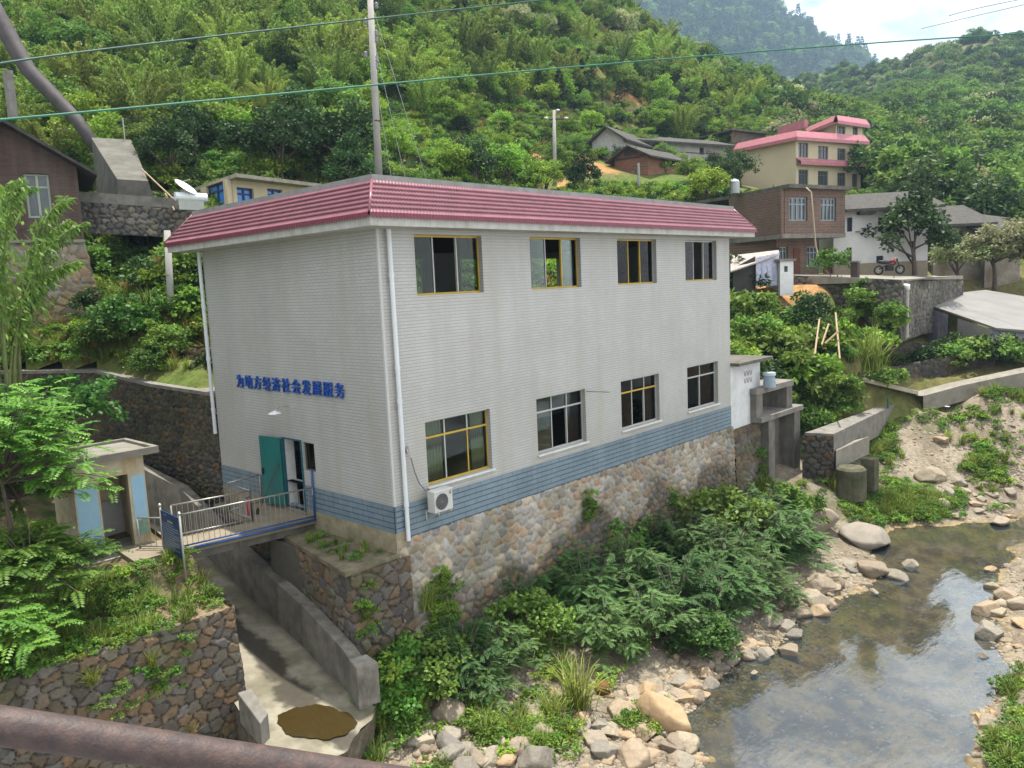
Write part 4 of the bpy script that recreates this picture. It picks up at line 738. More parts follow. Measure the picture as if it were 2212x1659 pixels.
def gable(b,A,B,dep,ze,zr,ov=.5,th=.12,axis='eave'):
    """roof: axis 'eave' = AB is an eave side (ridge parallel), 'gable' = AB is the gable end"""
    C,D,u,n=back(A,B,dep); A=np.array(A);B=np.array(B)
    if axis=='eave':
        a0,a1=A-u*ov+n*ov,B+u*ov+n*ov; c0,c1=C-u*ov-n*ov,D+u*ov-n*ov; r0,r1=(A+C)/2-u*ov,(B+D)/2+u*ov
    else:
        a0,a1=A-u*ov+n*ov,C-u*ov-n*ov; c0,c1=B+u*ov+n*ov,D+u*ov-n*ov; r0,r1=(A+B)/2+n*ov,(C+D)/2-n*ov
    dz=(zr-ze)*ov/((dep if axis=='eave' else np.linalg.norm(B-A))/2)
    for e0,e1 in ((a0,a1),(c0,c1)):
        v=[(*e0,ze-dz),(*e1,ze-dz),(*r1,zr),(*r0,zr)]; b.add(v+[(p[0],p[1],p[2]+th) for p in v],[[0,1,2,3],[7,6,5,4],[0,4,5,1],[1,5,6,2],[2,6,7,3],[3,7,4,0]])
# --- brick house
M_brick=brickmat('red_brown_brick',(.25,.125,.08),(.17,.095,.065),(.20,.17,.14),.5,.17,.03,rough=.9,bump=.01,stain=.5,stain_col=(.13,.11,.095),jitter=.35)
bh=thing('brick_house','unplastered red brown brick house with flat concrete roof and overhanging upper storey','house',PD(1688,590,52))
A=xy(1688,500,52); Bl=xy(1575,500,56.2); Br=xy(1825,500,56.4); z_r=PD(1688,408,52)[2]; z_s=PD(1688,505,52)[2]; z_g=PD(1688,596,52)[2]-.6
M_wf=mat('pale_window_frame',(.30,.34,.35),rough=.5)
panel('upper_wall',A,Br,z_s,z_r,boxes(A,Br,[(1704,425,1744,477),(1773,427,1806,477)]),M_brick,bh,fm=M_wf,bars=3)
panel('upper_side_wall',Bl,A,z_s-.0,z_r,[],M_brick,bh)
C,D,u,n=back(A,Br,8); A2=A-n*1.3+u*1.0; B2=Br-n*1.3-u*1.2
panel('ground_wall',A2,B2,z_g,z_s-.02,boxes(A2,B2,[(1677,533,1702,566),(1744,532,1769,577)]),M_brick,bh,fm=M_wf)
M_bdoor=mat('brown_door',(.14,.05,.025),rough=.6)
for px in ((1714,536,1727,596),(1779,536,1796,596)):
    (a,c,e,f),=boxes(A2,B2,[px]); b=MB(); P=A2+u*(a+c)/2+n*.02; b.obox((*P,(e+f)/2),(*(u*(c-a)/2),0),(*(n*.03),0),(0,0,(f-e)/2)); b.build('door',M_bdoor,bh)
panel('ground_side_wall',Bl,A2,z_g,z_s,[],M_brick,bh)
b=MB(); slab(b,[A+n*.35+ (A-Bl)/np.linalg.norm(A-Bl)*.35,Br+n*.35+u*.3,D+u*.3,Bl-n*6,Bl+n*.2],z_r,z_r+.22); b.build('roof_slab',M_concd,bh)
b=MB(); slab(b,[A+n*.06,Br+n*.06,D,Bl-n*6,Bl+n*.03],z_s-.28,z_s-.001); b.build('floor_slab',M_conc,bh)
tk=thing('water_tank','shiny steel water tank with domed lid on the roof corner of the brick house','water tank',PD(1587,418,55))
c=PD(1587,420,55); zt=PD(1587,386,55)[2]; b=MB(); b.tube([(*c[:2],z_r+.22),(*c[:2],zt-.25)],.33,18); b.build('tank_body',mat('steel_tank',(.35,.35,.34),rough=.35,metal=.7),tk,smooth=False)
b=MB(); b.tube([(*c[:2],zt-.25),(*c[:2],zt-.1),(*c[:2],zt)],[.36,.25,.05],18); b.build('tank_lid',mat('steel_lid',(.7,.72,.75),rough=.15,metal=.9),tk,smooth=True)
b=MB(); b.tube([PD(1741,405,51.7),PD(1752,415,51.6),PD(1757,470,51.5),PD(1762,530,51.3),PD(1772,570,50.9),PD(1790,592,50.3)],.05,6); o=b.build('hose',mat('pale_hose',(.35,.28,.2),rough=.6),None,smooth=True); tag(o,'pale hose hanging down the front of the brick house from its roof','hose')
# --- white house
wh=thing('white_house','white plastered two storey house with grey tiled roof right of the brick house','house',PD(1900,590,57))
A=xy(1800,590,57.2); B=xy(2003,590,59); z0=PD(1900,592,57.5)[2]-.6; ze=PD(1900,449,58)[2]; zr=PD(1900,408,62)[2]-.5
panel('wall',A,B,z0,ze,boxes(A,B,[(1830,470,1841,500),(1897,470,1907,500),(1829,535,1840,566),(1893,553,1908,592)]),mat('lime_plaster',(.66,.65,.62),col2=(.56,.55,.52),rough=.9,vs=.6,stain=.25,stain_col=(.36,.33,.28),stain_s=.8),wh,pm=mat('dark_blue_opening',(.015,.02,.04),rough=.5))
C,D,u,n=back(A,B,7); b=MB(); b.quad((*B,z0),(*D,z0),(*D,ze),(*B,ze)); b.quad((*A,z0),(*C,z0),(*C,ze),(*A,ze)); b.build('side_wall',MATS['lime_plaster'],wh)
b=MB(); gable(b,A+u*1.3,B,7,ze,zr,ov=.75,th=.2); b.build('roof',M_tilegrey,wh)
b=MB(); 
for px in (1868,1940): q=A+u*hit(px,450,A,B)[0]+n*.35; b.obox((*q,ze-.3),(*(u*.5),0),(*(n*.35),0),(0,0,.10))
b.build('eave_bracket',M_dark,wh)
b=MB(); b.obox((*((A+B)/2+n*.03),z0+.85),(*(u*np.linalg.norm(B-A)/2),0),(*(n*.03),0),(0,0,.5)); b.build('base_band',mat('beige_base',(.30,.25,.17),rough=.9),wh)
# --- yellow building
yb=thing('yellow_building','tall cream building with pink tiled eaves and three rows of windows behind the brick house','building',PD(1719,405,93))
M_cream=mat('cream_wall',(.56,.47,.32),col2=(.51,.42,.28),rough=.8,vs=.4,var=.08); M_pinkr=mat('pink_eave_tiles',(.46,.17,.19),col2=(.38,.14,.16),rough=.5,vs=2)
A=xy(1719,300,93); Br=xy(1860,300,101); Bl=xy(1600,300,97.5); zt=PD(1719,298,93)[2]; zm=PD(1719,350,93)[2]; z0=PD(1719,440,93)[2]-2.5
M_wfd=mat('dark_window_frame',(.14,.13,.12),rough=.6)
H1=boxes(A,Br,[(1725,308,1746,341),(1767,315,1789,347),(1809,320,1827,351),(1841,323,1853,353),(1725,366,1746,399),(1767,369,1789,401),(1809,373,1827,403),(1841,375,1853,404)])
panel('front_wall',A,Br,z0,zt,H1,M_cream,yb,fm=M_wfd,bars=2); panel('side_wall',Bl,A,z0,zt,[],M_cream,yb)
def pent(b,A,B,z,out,rise,inn=.2,e0=0,e1=0):
    A=np.array(A);B=np.array(B); C,D,u,n=back(A,B,1); v=[(*(A+n*out-u*out*e0),z),(*(B+n*out+u*out*e1),z),(*(B+n*inn+u*inn*e1),z+rise),(*(A+n*inn-u*inn*e0),z+rise)]
    lo=[(*(A-n*.1-u*(out*e0*.0)),z-.02),(*(B-n*.1),z-.02)]
    b.add(v+[(p[0],p[1],z-.35) for p in v[:2]]+lo,[[0,1,2,3],[4,5,1,0],[4,6,7,5]])
b=MB(); pent(b,A,Br,zt,.65,.72,.25,1,1); pent(b,Bl,A,zt,.65,.72,.25,1,1); b.build('eave',M_pinkr,yb)
b=MB(); pent(b,A,Br,zm,.7,.45,.0,0,0); b.build('lower_eave',M_pinkr,yb)
C,D,u,n=back(A,Br,9); b=MB(); slab(b,[A,Br,D,C],zt+.5,zt+.7); b.build('roof_terrace',M_conc,yb)
A3=xy(1806,270,98); B3=xy(1863,270,102.5); C3=xy(1745,270,104); zt3=PD(1806,263,98)[2]; zb3=zt+1.1
panel('top_wall',A3,B3,zb3-.6,zt3,boxes(A3,B3,[(1809,271,1826,297),(1842,274,1853,299)]),M_cream,yb,fm=M_wfd,bars=1); panel('top_side_wall',C3,A3,zb3-.6,zt3,[],M_cream,yb)
b=MB(); pent(b,A3,B3,zt3,.6,.65,.25,1,1); pent(b,C3,A3,zt3,.6,.65,.25,1,1); E3,F3,u,n=back(A3,B3,5); b.build('top_eave',M_pinkr,yb); b=MB(); slab(b,[A3,B3,F3,C3],zt3+.45,zt3+.63); b.build('top_slab',M_conc,yb)
A4=xy(1742,283,99); B4=xy(1684,283,102); _z4=PD(1715,283,100)[2]; _u4=(A4-B4)/np.linalg.norm(A4-B4); b=MB(); b.obox((*((A4+B4)/2),_z4+.5),(*(_u4*np.linalg.norm(A4-B4)/2),0),(_u4[1]*.3,-_u4[0]*.3,0),(0,0,.45)); b.build('stair_eave',M_pinkr,yb)
ob=thing('brown_brick_building','dark brown brick building with flat roof behind the left end of the yellow building','building',PD(1630,300,108))
A=xy(1580,290,104); B=xy(1692,290,112); z1=PD(1580,283,104)[2]; panel('wall',A,B,z1-6,z1,[],M_brick,ob); C,D,u,n=back(A,B,6); b=MB(); slab(b,[A+n*.5-u*.5,B+n*.5,D,C],z1,z1+.2); b.build('roof_slab',M_concd,ob)
b=MB()
for k in range(4): q=A+u*(2+1.6*k)+n*.03; b.obox((*q,z1-1.4),(*(u*.45),0),(*(n*.03),0),(0,0,.6))
b.build('opening',mat('grey_opening',(.16,.15,.13),rough=.8),ob)
# --- old farmhouses
M_lime2=mat('old_white_plaster',(.50,.48,.44),col2=(.40,.38,.34),rough=.9,vs=1.,stain=.5,stain_col=(.25,.22,.18),stain_s=1.2)
fh=thing('old_farmhouse','old white farmhouse with grey tiled gable roof on the hillside','house',PD(1320,340,86))
A=xy(1279,320,85); B=xy(1347,320,83.5); ze=PD(1279,308,85)[2]; zr=PD(1305,280,85)[2]; z0=ze-6.5
C,D,u,n=back(A,B,9); mid=(A+B)/2
b=MB(); b.add([(*A,z0),(*B,z0),(*B,ze),(*mid,zr),(*A,ze)],[[0,1,2,3,4]]); b.quad((*B,z0),(*D,z0),(*D,ze),(*B,ze)); b.quad((*A,z0),(*C,z0),(*C,ze),(*A,ze)); b.build('wall',M_lime2,fh)
b=MB(); gable(b,A,B,9,ze,zr,ov=.6,th=.2,axis='gable'); b.build('roof',M_tilegrey,fh)
lf=thing('long_farmhouse','long white two storey farmhouse with grey tiled roof and balcony on the hillside','house',PD(1480,380,90))
A=xy(1350,340,88); B=xy(1572,340,98); ze=PD(1350,301,88)[2]; zr=PD(1440,287,95)[2]-.5; z0=PD(1400,395,89)[2]-1
panel('wall',A,B,z0,ze,boxes(A,B,[(1417,310,1426,331),(1511,318,1521,334),(1417,360,1428,382),(1368,308,1379,326)]),M_lime2,lf,pm=M_dark)
C,D,u,n=back(A,B,7); b=MB(); gable(b,A+u*1.,B,7,ze,zr,ov=.9,th=.2); b.build('roof',M_tilegrey,lf)
b=MB(); q=(A+B)/2+n*.5; zb=PD(1430,345,90)[2]; b.obox((*q,zb),(*(u*np.linalg.norm(B-A)/2),0),(*(n*.5),0),(0,0,.10)); b.obox((*(q+n*.5),zb+.9),(*(u*np.linalg.norm(B-A)/2),0),(*(n*.04),0),(0,0,.05)); b.build('balcony',mat('dark_timber',(.06,.05,.045),rough=.9),lf)
b=MB(); b.obox((*(B-u*1+n*.2),(z0+ze)/2),(*(u*1.2),0),(*(n*.2),0),(0,0,.1)); 
bs=thing('brick_shed','small orange brick shed with old grey tiled roof in front of the farmhouses','shed',PD(1365,390,80))
A=xy(1328,370,81); B=xy(1400,370,79); ze=PD(1328,345,81)[2]; zr=PD(1371,317,80)[2]; z0=ze-4; C,D,u,n=back(A,B,7); mid=(A+B)/2
b=MB(); b.add([(*A,z0),(*B,z0),(*B,ze),(*mid,zr),(*A,ze)],[[0,1,2,3,4]]); b.quad((*B,z0),(*D,z0),(*D,ze),(*B,ze)); b.quad((*A,z0),(*C,z0),(*C,ze),(*A,ze)); b.build('wall',brickmat('orange_brick',(.32,.13,.07),(.24,.10,.055),(.20,.15,.12),.5,.17,.02,rough=.9),bs)
b=MB(); gable(b,A,B,7,ze,zr,ov=.7,th=.15,axis='gable'); b.build('roof',M_tilegrey,bs)
(a,c,e,f),=boxes(A,B,[(1358,372,1370,388)]); b=MB(); b.obox((*(A+u*(a+c)/2+n*.03),(e+f)/2),(*(u*(c-a)/2),0),(*(n*.03),0),(0,0,(f-e)/2)); b.build('window',mat('pale_shutter',(.4,.4,.36)),bs)
b=MB(); b.obox((*(mid+n*.05),ze-.05),(*(u*np.linalg.norm(B-A)/2),0),(*(n*.06),0),(0,0,.08)); b.obox((*(mid+n*.03),ze+.5),(*(u*.7),0),(*(n*.03),0),(0,0,.35)); b.build('loft_opening',M_dark,bs)
# --- houses at the right edge
for (x0,x1,yr,ye,yb_,d,lab) in ((2016,2120,450,484,530,73,'low grey roofed house just right of the white house'),(2128,2205,472,500,540,74,'grey roofed wooden house above the flowering tree at the right edge'),(2090,2150,462,476,500,80,'small far grey roof behind the other two at the right edge')):
    hs=thing('village_house',lab,'house',PD((x0+x1)/2,yb_,d)); A=xy(x0,yb_,d); B=xy(x1,yb_,d+2); ze=PD(x0,ye,d)[2]; z0=PD(x0,yb_,d)[2]-3; zr=PD(x0,yr,d+4)[2]
    panel('wall',A,B,z0,ze,boxes(A,B,[(x0+28,ye+12,x0+36,yb_-3),(x0+55,ye+10,x0+64,yb_-12)]),mat('worn_timber_wall',(.16,.12,.085),col2=(.30,.27,.23),rough=.9,vs=.7),hs,pm=M_dark); b=MB(); gable(b,A,B,8,ze,zr,ov=.8,th=.2); b.build('roof',M_tilegrey,hs)
# --- grey roofed shed near the river (right edge)
gs=thing('grey_roof_shed','long shed with a pale grey sheet roof and bluish tarpaulin walls at the right edge','shed',PD(2090,760,51))
R4=[PD(1966,644,57),PD(2151,708,51),PD(2330,722,51.5),PD(2330,660,66),PD(2129,626,66)]
b=MB(); v=[tuple(p) for p in R4]; b.add(v+[(p[0],p[1],p[2]-.10) for p in R4],[[0,1,2,3,4],[9,8,7,6,5]]+[[i+5,(i+1)%5+5,(i+1)%5,i] for i in range(5)]); b.build('roof',mat('pale_sheet_roof',(.21,.20,.185),col2=(.17,.16,.15),rough=.75,vs=.6,bump=.01,bs=3),gs)
M_tarp=mat('blue_white_tarpaulin',(.33,.31,.36),col2=(.21,.20,.27),rough=.6,vs=3,bump=.05,bs=6,stain=.35,stain_col=(.55,.52,.5))
def under(p,q,k0,k1,dz): a=p+(q-p)*k0; c=p+(q-p)*k1; return a,c
p,q=R4[0],R4[1]; hlf=[(0,.53,M_tarp,'tarpaulin_wall'),(.645,1.,mat('grey_plank_wall',(.34,.31,.29),col2=(.25,.23,.22),rough=.8,vs=1.5),'plank_wall')]
for k0,k1,m_w,nm in hlf:
    a,c=under(p,q,k0,k1,0); a=a+(.25,.3,0); c=c+(.25,.3,0); b=MB(); n_=14; 
    vs=[];
    for k in range(n_+1): pt=a+(c-a)*k/n_; o_=.05*math.sin(k*2.2) if nm[0]=='t' else 0; vs+=[(pt[0]+o_,pt[1]+o_,pt[2]-.12),(pt[0]+o_,pt[1],min(p[2],q[2])-2.6)]
    b.add(vs,[[2*k,2*k+1,2*k+3,2*k+2] for k in range(n_)]); b.build(nm,m_w,gs)
a,c=R4[1]+(.25,.3,0),R4[2]+(0,.3,0); b=MB(); b.quad(tuple(a-(0,0,.1)),(a[0],a[1],a[2]-2.6),(c[0],c[1],c[2]-2.6),tuple(c-(0,0,.1))); b.build('front_wall',M_tarp,gs)
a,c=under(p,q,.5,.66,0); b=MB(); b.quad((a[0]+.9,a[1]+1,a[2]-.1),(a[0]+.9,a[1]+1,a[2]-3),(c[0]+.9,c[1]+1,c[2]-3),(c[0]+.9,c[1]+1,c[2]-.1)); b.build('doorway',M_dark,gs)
b=MB(); c=PD(1960,622,46.5); b.tube([(c[0],c[1],c[2]-2.6),(c[0],c[1],c[2])],.10,10); po=b.build('vent_pipe',mat('pale_vent',(.40,.37,.31),rough=.7),None); tag(po,'pale vent pipe with white cap standing left of the grey roofed shed','pipe')
b=MB(); b.tube([(c[0],c[1],c[2]-.1),(c[0],c[1],c[2]+.1),(c[0]-.16,c[1]+.1,c[2]+.12)],[.14,.15,.12],10); b.build('cap',mat('white_cap',(.8,.8,.78),rough=.4),po,smooth=True)
# --- tin roofed lean-to below the brick house
ls=thing('tarpaulin_shed','lean-to shed with ragged tin roof and white blue tarpaulin below the brick house','shed',PD(1650,610,45))
Q=[PD(1578,552,47),PD(1682,540,47.5),PD(1684,549,46),PD(1578,586,44)]
b=MB(); b.add([tuple(p) for p in Q]+[(p[0],p[1],p[2]-.07) for p in Q],[[3,2,1,0],[4,5,6,7],[0,1,5,4],[1,2,6,5],[2,3,7,6],[3,0,4,7]]); b.build('roof',mat('rusty_tin',(.38,.35,.31),col2=(.22,.18,.15),rough=.6,vs=2.5,stain=.5,stain_col=(.12,.08,.06),bump=.03,bs=12),ls)
A=xy(1633,585,45.2); B=xy(1684,585,46); b=MB(); vs=[]
for k in range(13): pt=A+(B-A)*k/12; o_=.08*math.sin(k*1.9); vs+=[(pt[0]+o_,pt[1]-o_,PD(1650,556-k*.7,45.5)[2]),(pt[0]-o_,pt[1],PD(1650,618,45.5)[2])]
b.add(vs,[[2*k,2*k+1,2*k+3,2*k+2] for k in range(12)]); b.build('tarpaulin',mat('white_blue_sheet',(.52,.52,.60),col2=(.36,.36,.48),rough=.5,vs=4,bump=.06,bs=8),ls)
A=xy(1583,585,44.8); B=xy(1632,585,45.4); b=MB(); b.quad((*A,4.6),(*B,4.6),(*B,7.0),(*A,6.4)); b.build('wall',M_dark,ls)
A=xy(1685,590,45.6); B=xy(1714,590,46.2); sw_=thing('white_hut','tiny white plastered hut with one small window below the brick house','hut',(*((A+B)/2),5)); z1=PD(1700,564,46)[2]; z0=PD(1700,622,46)[2]-.4
panel('wall',A,B,z0,z1,boxes(A,B,[(1694,575,1702,587)]),M_white,sw_,pm=M_dark,d=.12); C,D,u,n=back(A,B,2.2); b=MB(); slab(b,[A+n*.1-u*.1,B+n*.1+u*.1,D,C],z1,z1+.12); b.build('roof',M_conc,sw_); b=MB(); b.quad((*B,z0),(*D,z0),(*D,z1),(*B,z1)); b.build('side_wall',M_white,sw_)
# --- village retaining walls
def pzd(*l): return [PD(*a) for a in l]
W_=pzd((1708,596,49),(1840,600,48.2),(1905,603,46.8),(1948,606,46.2),(1985,606,52),(2080,606,62))
rubble('village_retaining_wall',[p[:2] for p in W_],[p[2] for p in W_],[p[2]-k for p,k in zip(W_,(1.6,1.6,2.9,3.2,3.2,3))],.26,'grey',(.09,.08,.065),amp=.10,seed=21,label='grey rubble retaining wall holding up the yard before the white house',moss=.4,res=.07)
W_=[gpix(x,y,Gn,27)+(0,0,.9) for x,y in ((1858,778),(1935,776),(2000,774),(2080,772),(2170,774))]; rubble('garden_terrace_wall',[p[:2] for p in W_],[p[2] for p in W_],[p[2]-1.5 for p in W_],.2,'dark',(.07,.06,.045),amp=.10,seed=22,label='dark overgrown terrace wall below the grey roofed shed',moss=.8,res=.07)
W_=[gpix(x,y,Gn,27)+(0,0,.9) for x,y in ((1880,833),(1940,826),(2000,813),(2070,802),(2150,792))]; rubble('lower_terrace_wall',[p[:2] for p in W_],[p[2] for p in W_],[p[2]-1.4 for p in W_],.2,'dark',(.07,.06,.045),amp=.10,seed=23,label='lowest dark terrace wall just above the narrow river path',moss=.8,res=.07)
b=MB(); c=PD(1847,608,48.4); b.obox((c[0],c[1],c[2]+.3),(.19,0,0),(0,.19,0),(0,0,.78)); o=b.build('gate_pillar',mat('dark_pillar',(.07,.05,.045),rough=.9),None,bevel=.02); tag(o,'dark square gate pillar on the edge of the village yard','pillar')
b=MB(); b.obox((c[0],c[1],c[2]+1.1),(.25,0,0),(0,.25,0),(0,0,.04)); b.build('pillar_cap',M_concl,o)
# yard slab
Yd=pzd((1700,594,49.4),(1948,604,46.6),(2080,603,62),(1990,592,64),(1700,590,57)); 
b=MB(); slab(b,[p[:2] for p in Yd],5.3,[p[2]+.0 for p in Yd]); o=b.build('village_yard',M_concl); tag(o,'pale concrete yard in front of the brick and white houses','yard',kind='structure')
# motorbike
mbk=thing('motorcycle','dark motorcycle parked in the yard in front of the white house','motorcycle',PD(1921,594,51)); c=PD(1921,594,51); dr_=(Br-A); u=Rt[:2]/np.linalg.norm(Rt[:2]); U3=np.array((*u,0)); Z1=np.array((0,0,1.)); V_=np.array((-u[1],u[0],0))
M_blk=mat('black_rubber2',(.015,.015,.015),rough=.7)
for s_ in (-.62,.62):
    b=MB(); cc=c+U3*s_+Z1*.3; b.tube([cc+.24*(U3*math.cos(t)+Z1*math.sin(t)) for t in np.linspace(0,2*math.pi,17)],.055,6,cap=False); wl=b.build('wheel',M_blk,mbk)
    b=MB()
    for k in range(6): a=k*math.pi/6; b.tube([cc-.22*(U3*math.cos(a)+Z1*math.sin(a)),cc+.22*(U3*math.cos(a)+Z1*math.sin(a))],.008,4)
    b.build('spokes',M_alu,wl)
b=MB(); b.tube([c+U3*-.6+Z1*.35,c+U3*-.2+Z1*.55,c+U3*.3+Z1*.6,c+U3*.45+Z1*.9],.04,6); b.tube([c+U3*.62+Z1*.3,c+U3*.42+Z1*.95],.03,6); b.obox(c+Z1*.38,U3*.2,V_*.12,Z1*.14); b.build('frame',M_blk,mbk)
b=MB(); b.tube([c+U3*-.65+Z1*.78,c+U3*-.3+Z1*.74,c+U3*.0+Z1*.72],[.09,.12,.10],8); b.build('seat',mat('dark_seat',(.02,.02,.02),rough=.5),mbk,smooth=True)
b=MB(); b.tube([c+U3*.0+Z1*.72,c+U3*.2+Z1*.82,c+U3*.36+Z1*.76],[.08,.13,.07],8); b.build('fuel_tank',mat('red_tank',(.25,.02,.02),rough=.3),mbk,smooth=True)
b=MB(); b.tube([c+U3*.38+Z1*1.0-V_*.32,c+U3*.42+Z1*.96,c+U3*.38+Z1*1.0+V_*.32],.018,6); b.build('handlebar',M_alu,mbk)
# --- intake tower right of the tiled building
it=thing('intake_gate_tower','dark stained concrete sluice gate tower with open frame on top beside the white shed','tower',(21.5,0,-3.5))
M_st=mat('streaked_concrete',(.20,.18,.15),col2=(.12,.11,.095),rough=.9,vs=2,bump=.01,bs=20,stain=.85,stain_col=(.055,.05,.045),stain_s=1.4,stain_stretch=6)
tl=PZ(1663,896,.1); tr_=PZ(1731,874,.1); u=(tr_-tl)[:2]; Wt=np.linalg.norm(u); u/=Wt; n=np.array((u[1],-u[0])); n3=np.array((*n,0)); u3=np.array((*u,0)); o3=np.array((*tl[:2],0))
def tb(b,a,c,e,f,z0,z1): b.obox(o3+u3*(a+c)/2-n3*(e+f)/2+np.array((0,0,(z0+z1)/2)),u3*(c-a)/2,n3*(f-e)/2,(0,0,(z1-z0)/2))
b=MB(); tb(b,0,.55,0.05,1.6,-4,-.12); tb(b,Wt-.6,Wt,0.05,1.6,-4.6,-.12); tb(b,.55,Wt-.6,.75,1.6,-4.2,-.12); b.build('body',M_st,it,bevel=.015)
b=MB(); tb(b,.95,1.45,.5,.74,-2.9,-.13); b.build('gate_panel',mat('gate_panel_concrete',(.26,.235,.19),rough=.9,stain=.5,stain_col=(.1,.09,.07)),it)
b=MB(); tb(b,-.9,Wt+.05,-.08,1.7,-.12,.10); b.build('platform',M_conc,it,bevel=.01)
b=MB(); tb(b,-.9,-.35,.15,1.3,.10,1.05); b.build('frame_leg',M_st,it); b=MB(); tb(b,Wt-1.15,Wt-.6,.15,1.3,.10,1.05); b.build('frame_leg',M_st,it); b=MB(); tb(b,-.95,Wt-.55,.1,1.35,1.05,1.3); b.build('frame_top',M_conc,it,bevel=.01)
b=MB(); p=o3+u3*.35-n3*.7; b.tube([p+(0,0,.1),p+(0,0,1.05)],.03,6); b.build('gate_screw',mat('iron_screw',(.05,.05,.05),metal=.5,rough=.6),it)
br=thing('blue_bucket','pale blue plastic drum with white lid on the frame of the gate tower','drum',PZ(1662,836,1.3)); c=PZ(1662,836,1.3)
b=MB(); b.tube([c+(0,0,0),c+(0,0,.2),c+(0,0,.5)],[.27,.25,.22],16); b.build('drum_body',mat('pale_blue_plastic',(.28,.36,.42),rough=.5),br,smooth=False); b=MB(); b.tube([c+(0,0,.5),c+(0,0,.62)],[.27,.25],16); b.build('lid',mat('drum_lid',(.45,.52,.56),rough=.5),br)
# white shed against the end wall
sh=thing('white_shed','narrow white shed with concrete roof and small vent holes beside the gate tower','shed',(18.6,1,-.2))
b=MB(); b.box(17.28,19.95,.02,2.6,-.18,2.42); b.build('walls',mat('shed_whitewash',(.62,.62,.61),col2=(.52,.52,.51),rough=.9,vs=1.2,stain=.4,stain_col=(.33,.32,.29),stain_s=1.4),sh)
b=MB(); b.prism([(17.27,-.38),(20.35,-.38),(20.35,3.1),(17.27,3.1)],[2.43]*4,[2.56]*4); b.build('roof',M_concd,sh,bevel=.01)
b=MB()
for r in range(2):
    for k in range(6): x=18.5+.13*k; z=1.98-.30*r; s1=1 if k%2==0 else -1; b.add([(x-.05*s1,.017,z+.10),(x-.01*s1,.017,z+.11),(x+.06*s1,.017,z-.09),(x+.02*s1,.017,z-.10)],[[0,1,2,3] if s1<0 else [3,2,1,0]])
b.build('vent_holes',M_dark,sh)
rubble('shed_foundation_wall',[(17.46,.0),(19.98,.0),(20.,1.8)],-.16,-4.4,.26,'warm',(.15,.13,.10),amp=.06,batter=.05,seed=25,label='stone foundation below the white shed',moss=.5,res=.05)
# --- long channel wall, path, plank
lw=thing('channel_wall','long low concrete channel wall with flat top leading from the gate tower to the plank','wall',PZ(1860,900,-1))
P_=[PZ(1738,934,-1),PZ(1755,929,-1),PZ(1918,870,-1),PZ(1972,852,-1),PZ(1960,861,-1),PZ(1801,937,-1)]; b=MB(); slab(b,[p[:2] for p in P_],-2.2,-1.0); b.build('wall_body',M_conc,lw,bevel=.02)
P_=[PZ(1806,974,-1.75),PZ(1864,948,-1.75),PZ(1878,943,-1.75),PZ(1800,962,-1.75)]; b=MB(); slab(b,[p[:2] for p in P_],-2.6,-1.75); b.build('lower_step',M_concl,lw)
rubble('channel_dry_stone_wall',[PZ(1733,940,-1.1)[:2],PZ(1801,942,-1.1)[:2]],-1.1,-3.4,.26,'dark',(.04,.035,.028),amp=.1,seed=26,label='dark dry stone wall between the gate tower and the channel wall',moss=.5,res=.05)
P_=PTH; b=MB()
vs=[]; fs=[]
for k,p in enumerate(P_): vs+=[(p[0]+.1,p[1]+.45,p[2]+.03),(p[0]-.1,p[1]-.45,p[2]+.03),(p[0]-.12,p[1]-.5,p[2]-.8)]
for k in range(len(P_)-1): fs+=[[3*k,3*k+1,3*k+4,3*k+3],[3*k+1,3*k+2,3*k+5,3*k+4]]
b.add(vs,fs); o=b.build('river_path',M_concl); tag(o,'narrow pale concrete path along the river bank','path',kind='structure')
a,c=gpix(1838,824,Gn,27)+(0,0,.22),gpix(1972,856,Gn,27)+(0,0,.22); d=(c-a)/np.linalg.norm(c-a); s_=np.array((-d[1],d[0],0)); b=MB(); b.obox((a+c)/2,(c-a)/2,s_*.38,(0,0,.11)); o=b.build('plank_bridge',mat('plank_concrete',(.42,.38,.29),col2=(.34,.30,.23),rough=.9),None,bevel=.02); tag(o,'pale concrete plank bridge over the overgrown ditch','bridge')
b=MB(); c=PZ(1918,882,-1); b.tube([c,c+(0,0,.55)],.06,6); o=b.build('marker_post',mat('green_post',(.05,.12,.09),rough=.6),None); tag(o,'short green post on the channel wall','post')
mo=mat('mossy_concrete',(.12,.105,.07),col2=(.055,.06,.03),rough=.95,vs=2,bump=.03,bs=12)
c=PZ(1839,1008,-2.35); b=MB(); b.tube([c-(0,0,1.4),c-(0,0,.1),c],[.62,.6,.5],18); o=b.build('round_concrete_block',mo,None); tag(o,'round mossy concrete block below the channel wall','block')
c=PZ(1879,990,-2.2); b=MB(); b.obox(c-(0,0,.7),(.3,0,0),(0,.3,0),(0,0,.72)); o=b.build('square_concrete_post',mo,None,bevel=.03); tag(o,'square mossy concrete post right of the round block','post')
# bamboo poles leaning
for k,(a,c,lab) in enumerate((((1805,676,41),(1814,775,38.5),'upright bamboo pole of the trellis'),((1770,690,40.5),(1760,765,38.5),'left leaning bamboo pole of the trellis'),((1790,700,40.2),(1775,745,39),'short slanting bamboo pole of the trellis'),((1812,715,39.5),(1782,742,39),'crosswise bamboo pole of the trellis'),((306,365,41),(392,446,38.2),'long bamboo pole leaning on the concrete anchor block'),((357,418,39.5),(377,454,38),'short bamboo pole by the anchor block'))):
    b=MB(); b.tube([PD(*a),PD(*c)],.045 if k<4 else .035,6); o=b.build('bamboo_pole',mat('dry_bamboo',(.36,.26,.14),rough=.6),None); tag(o,lab,'pole')
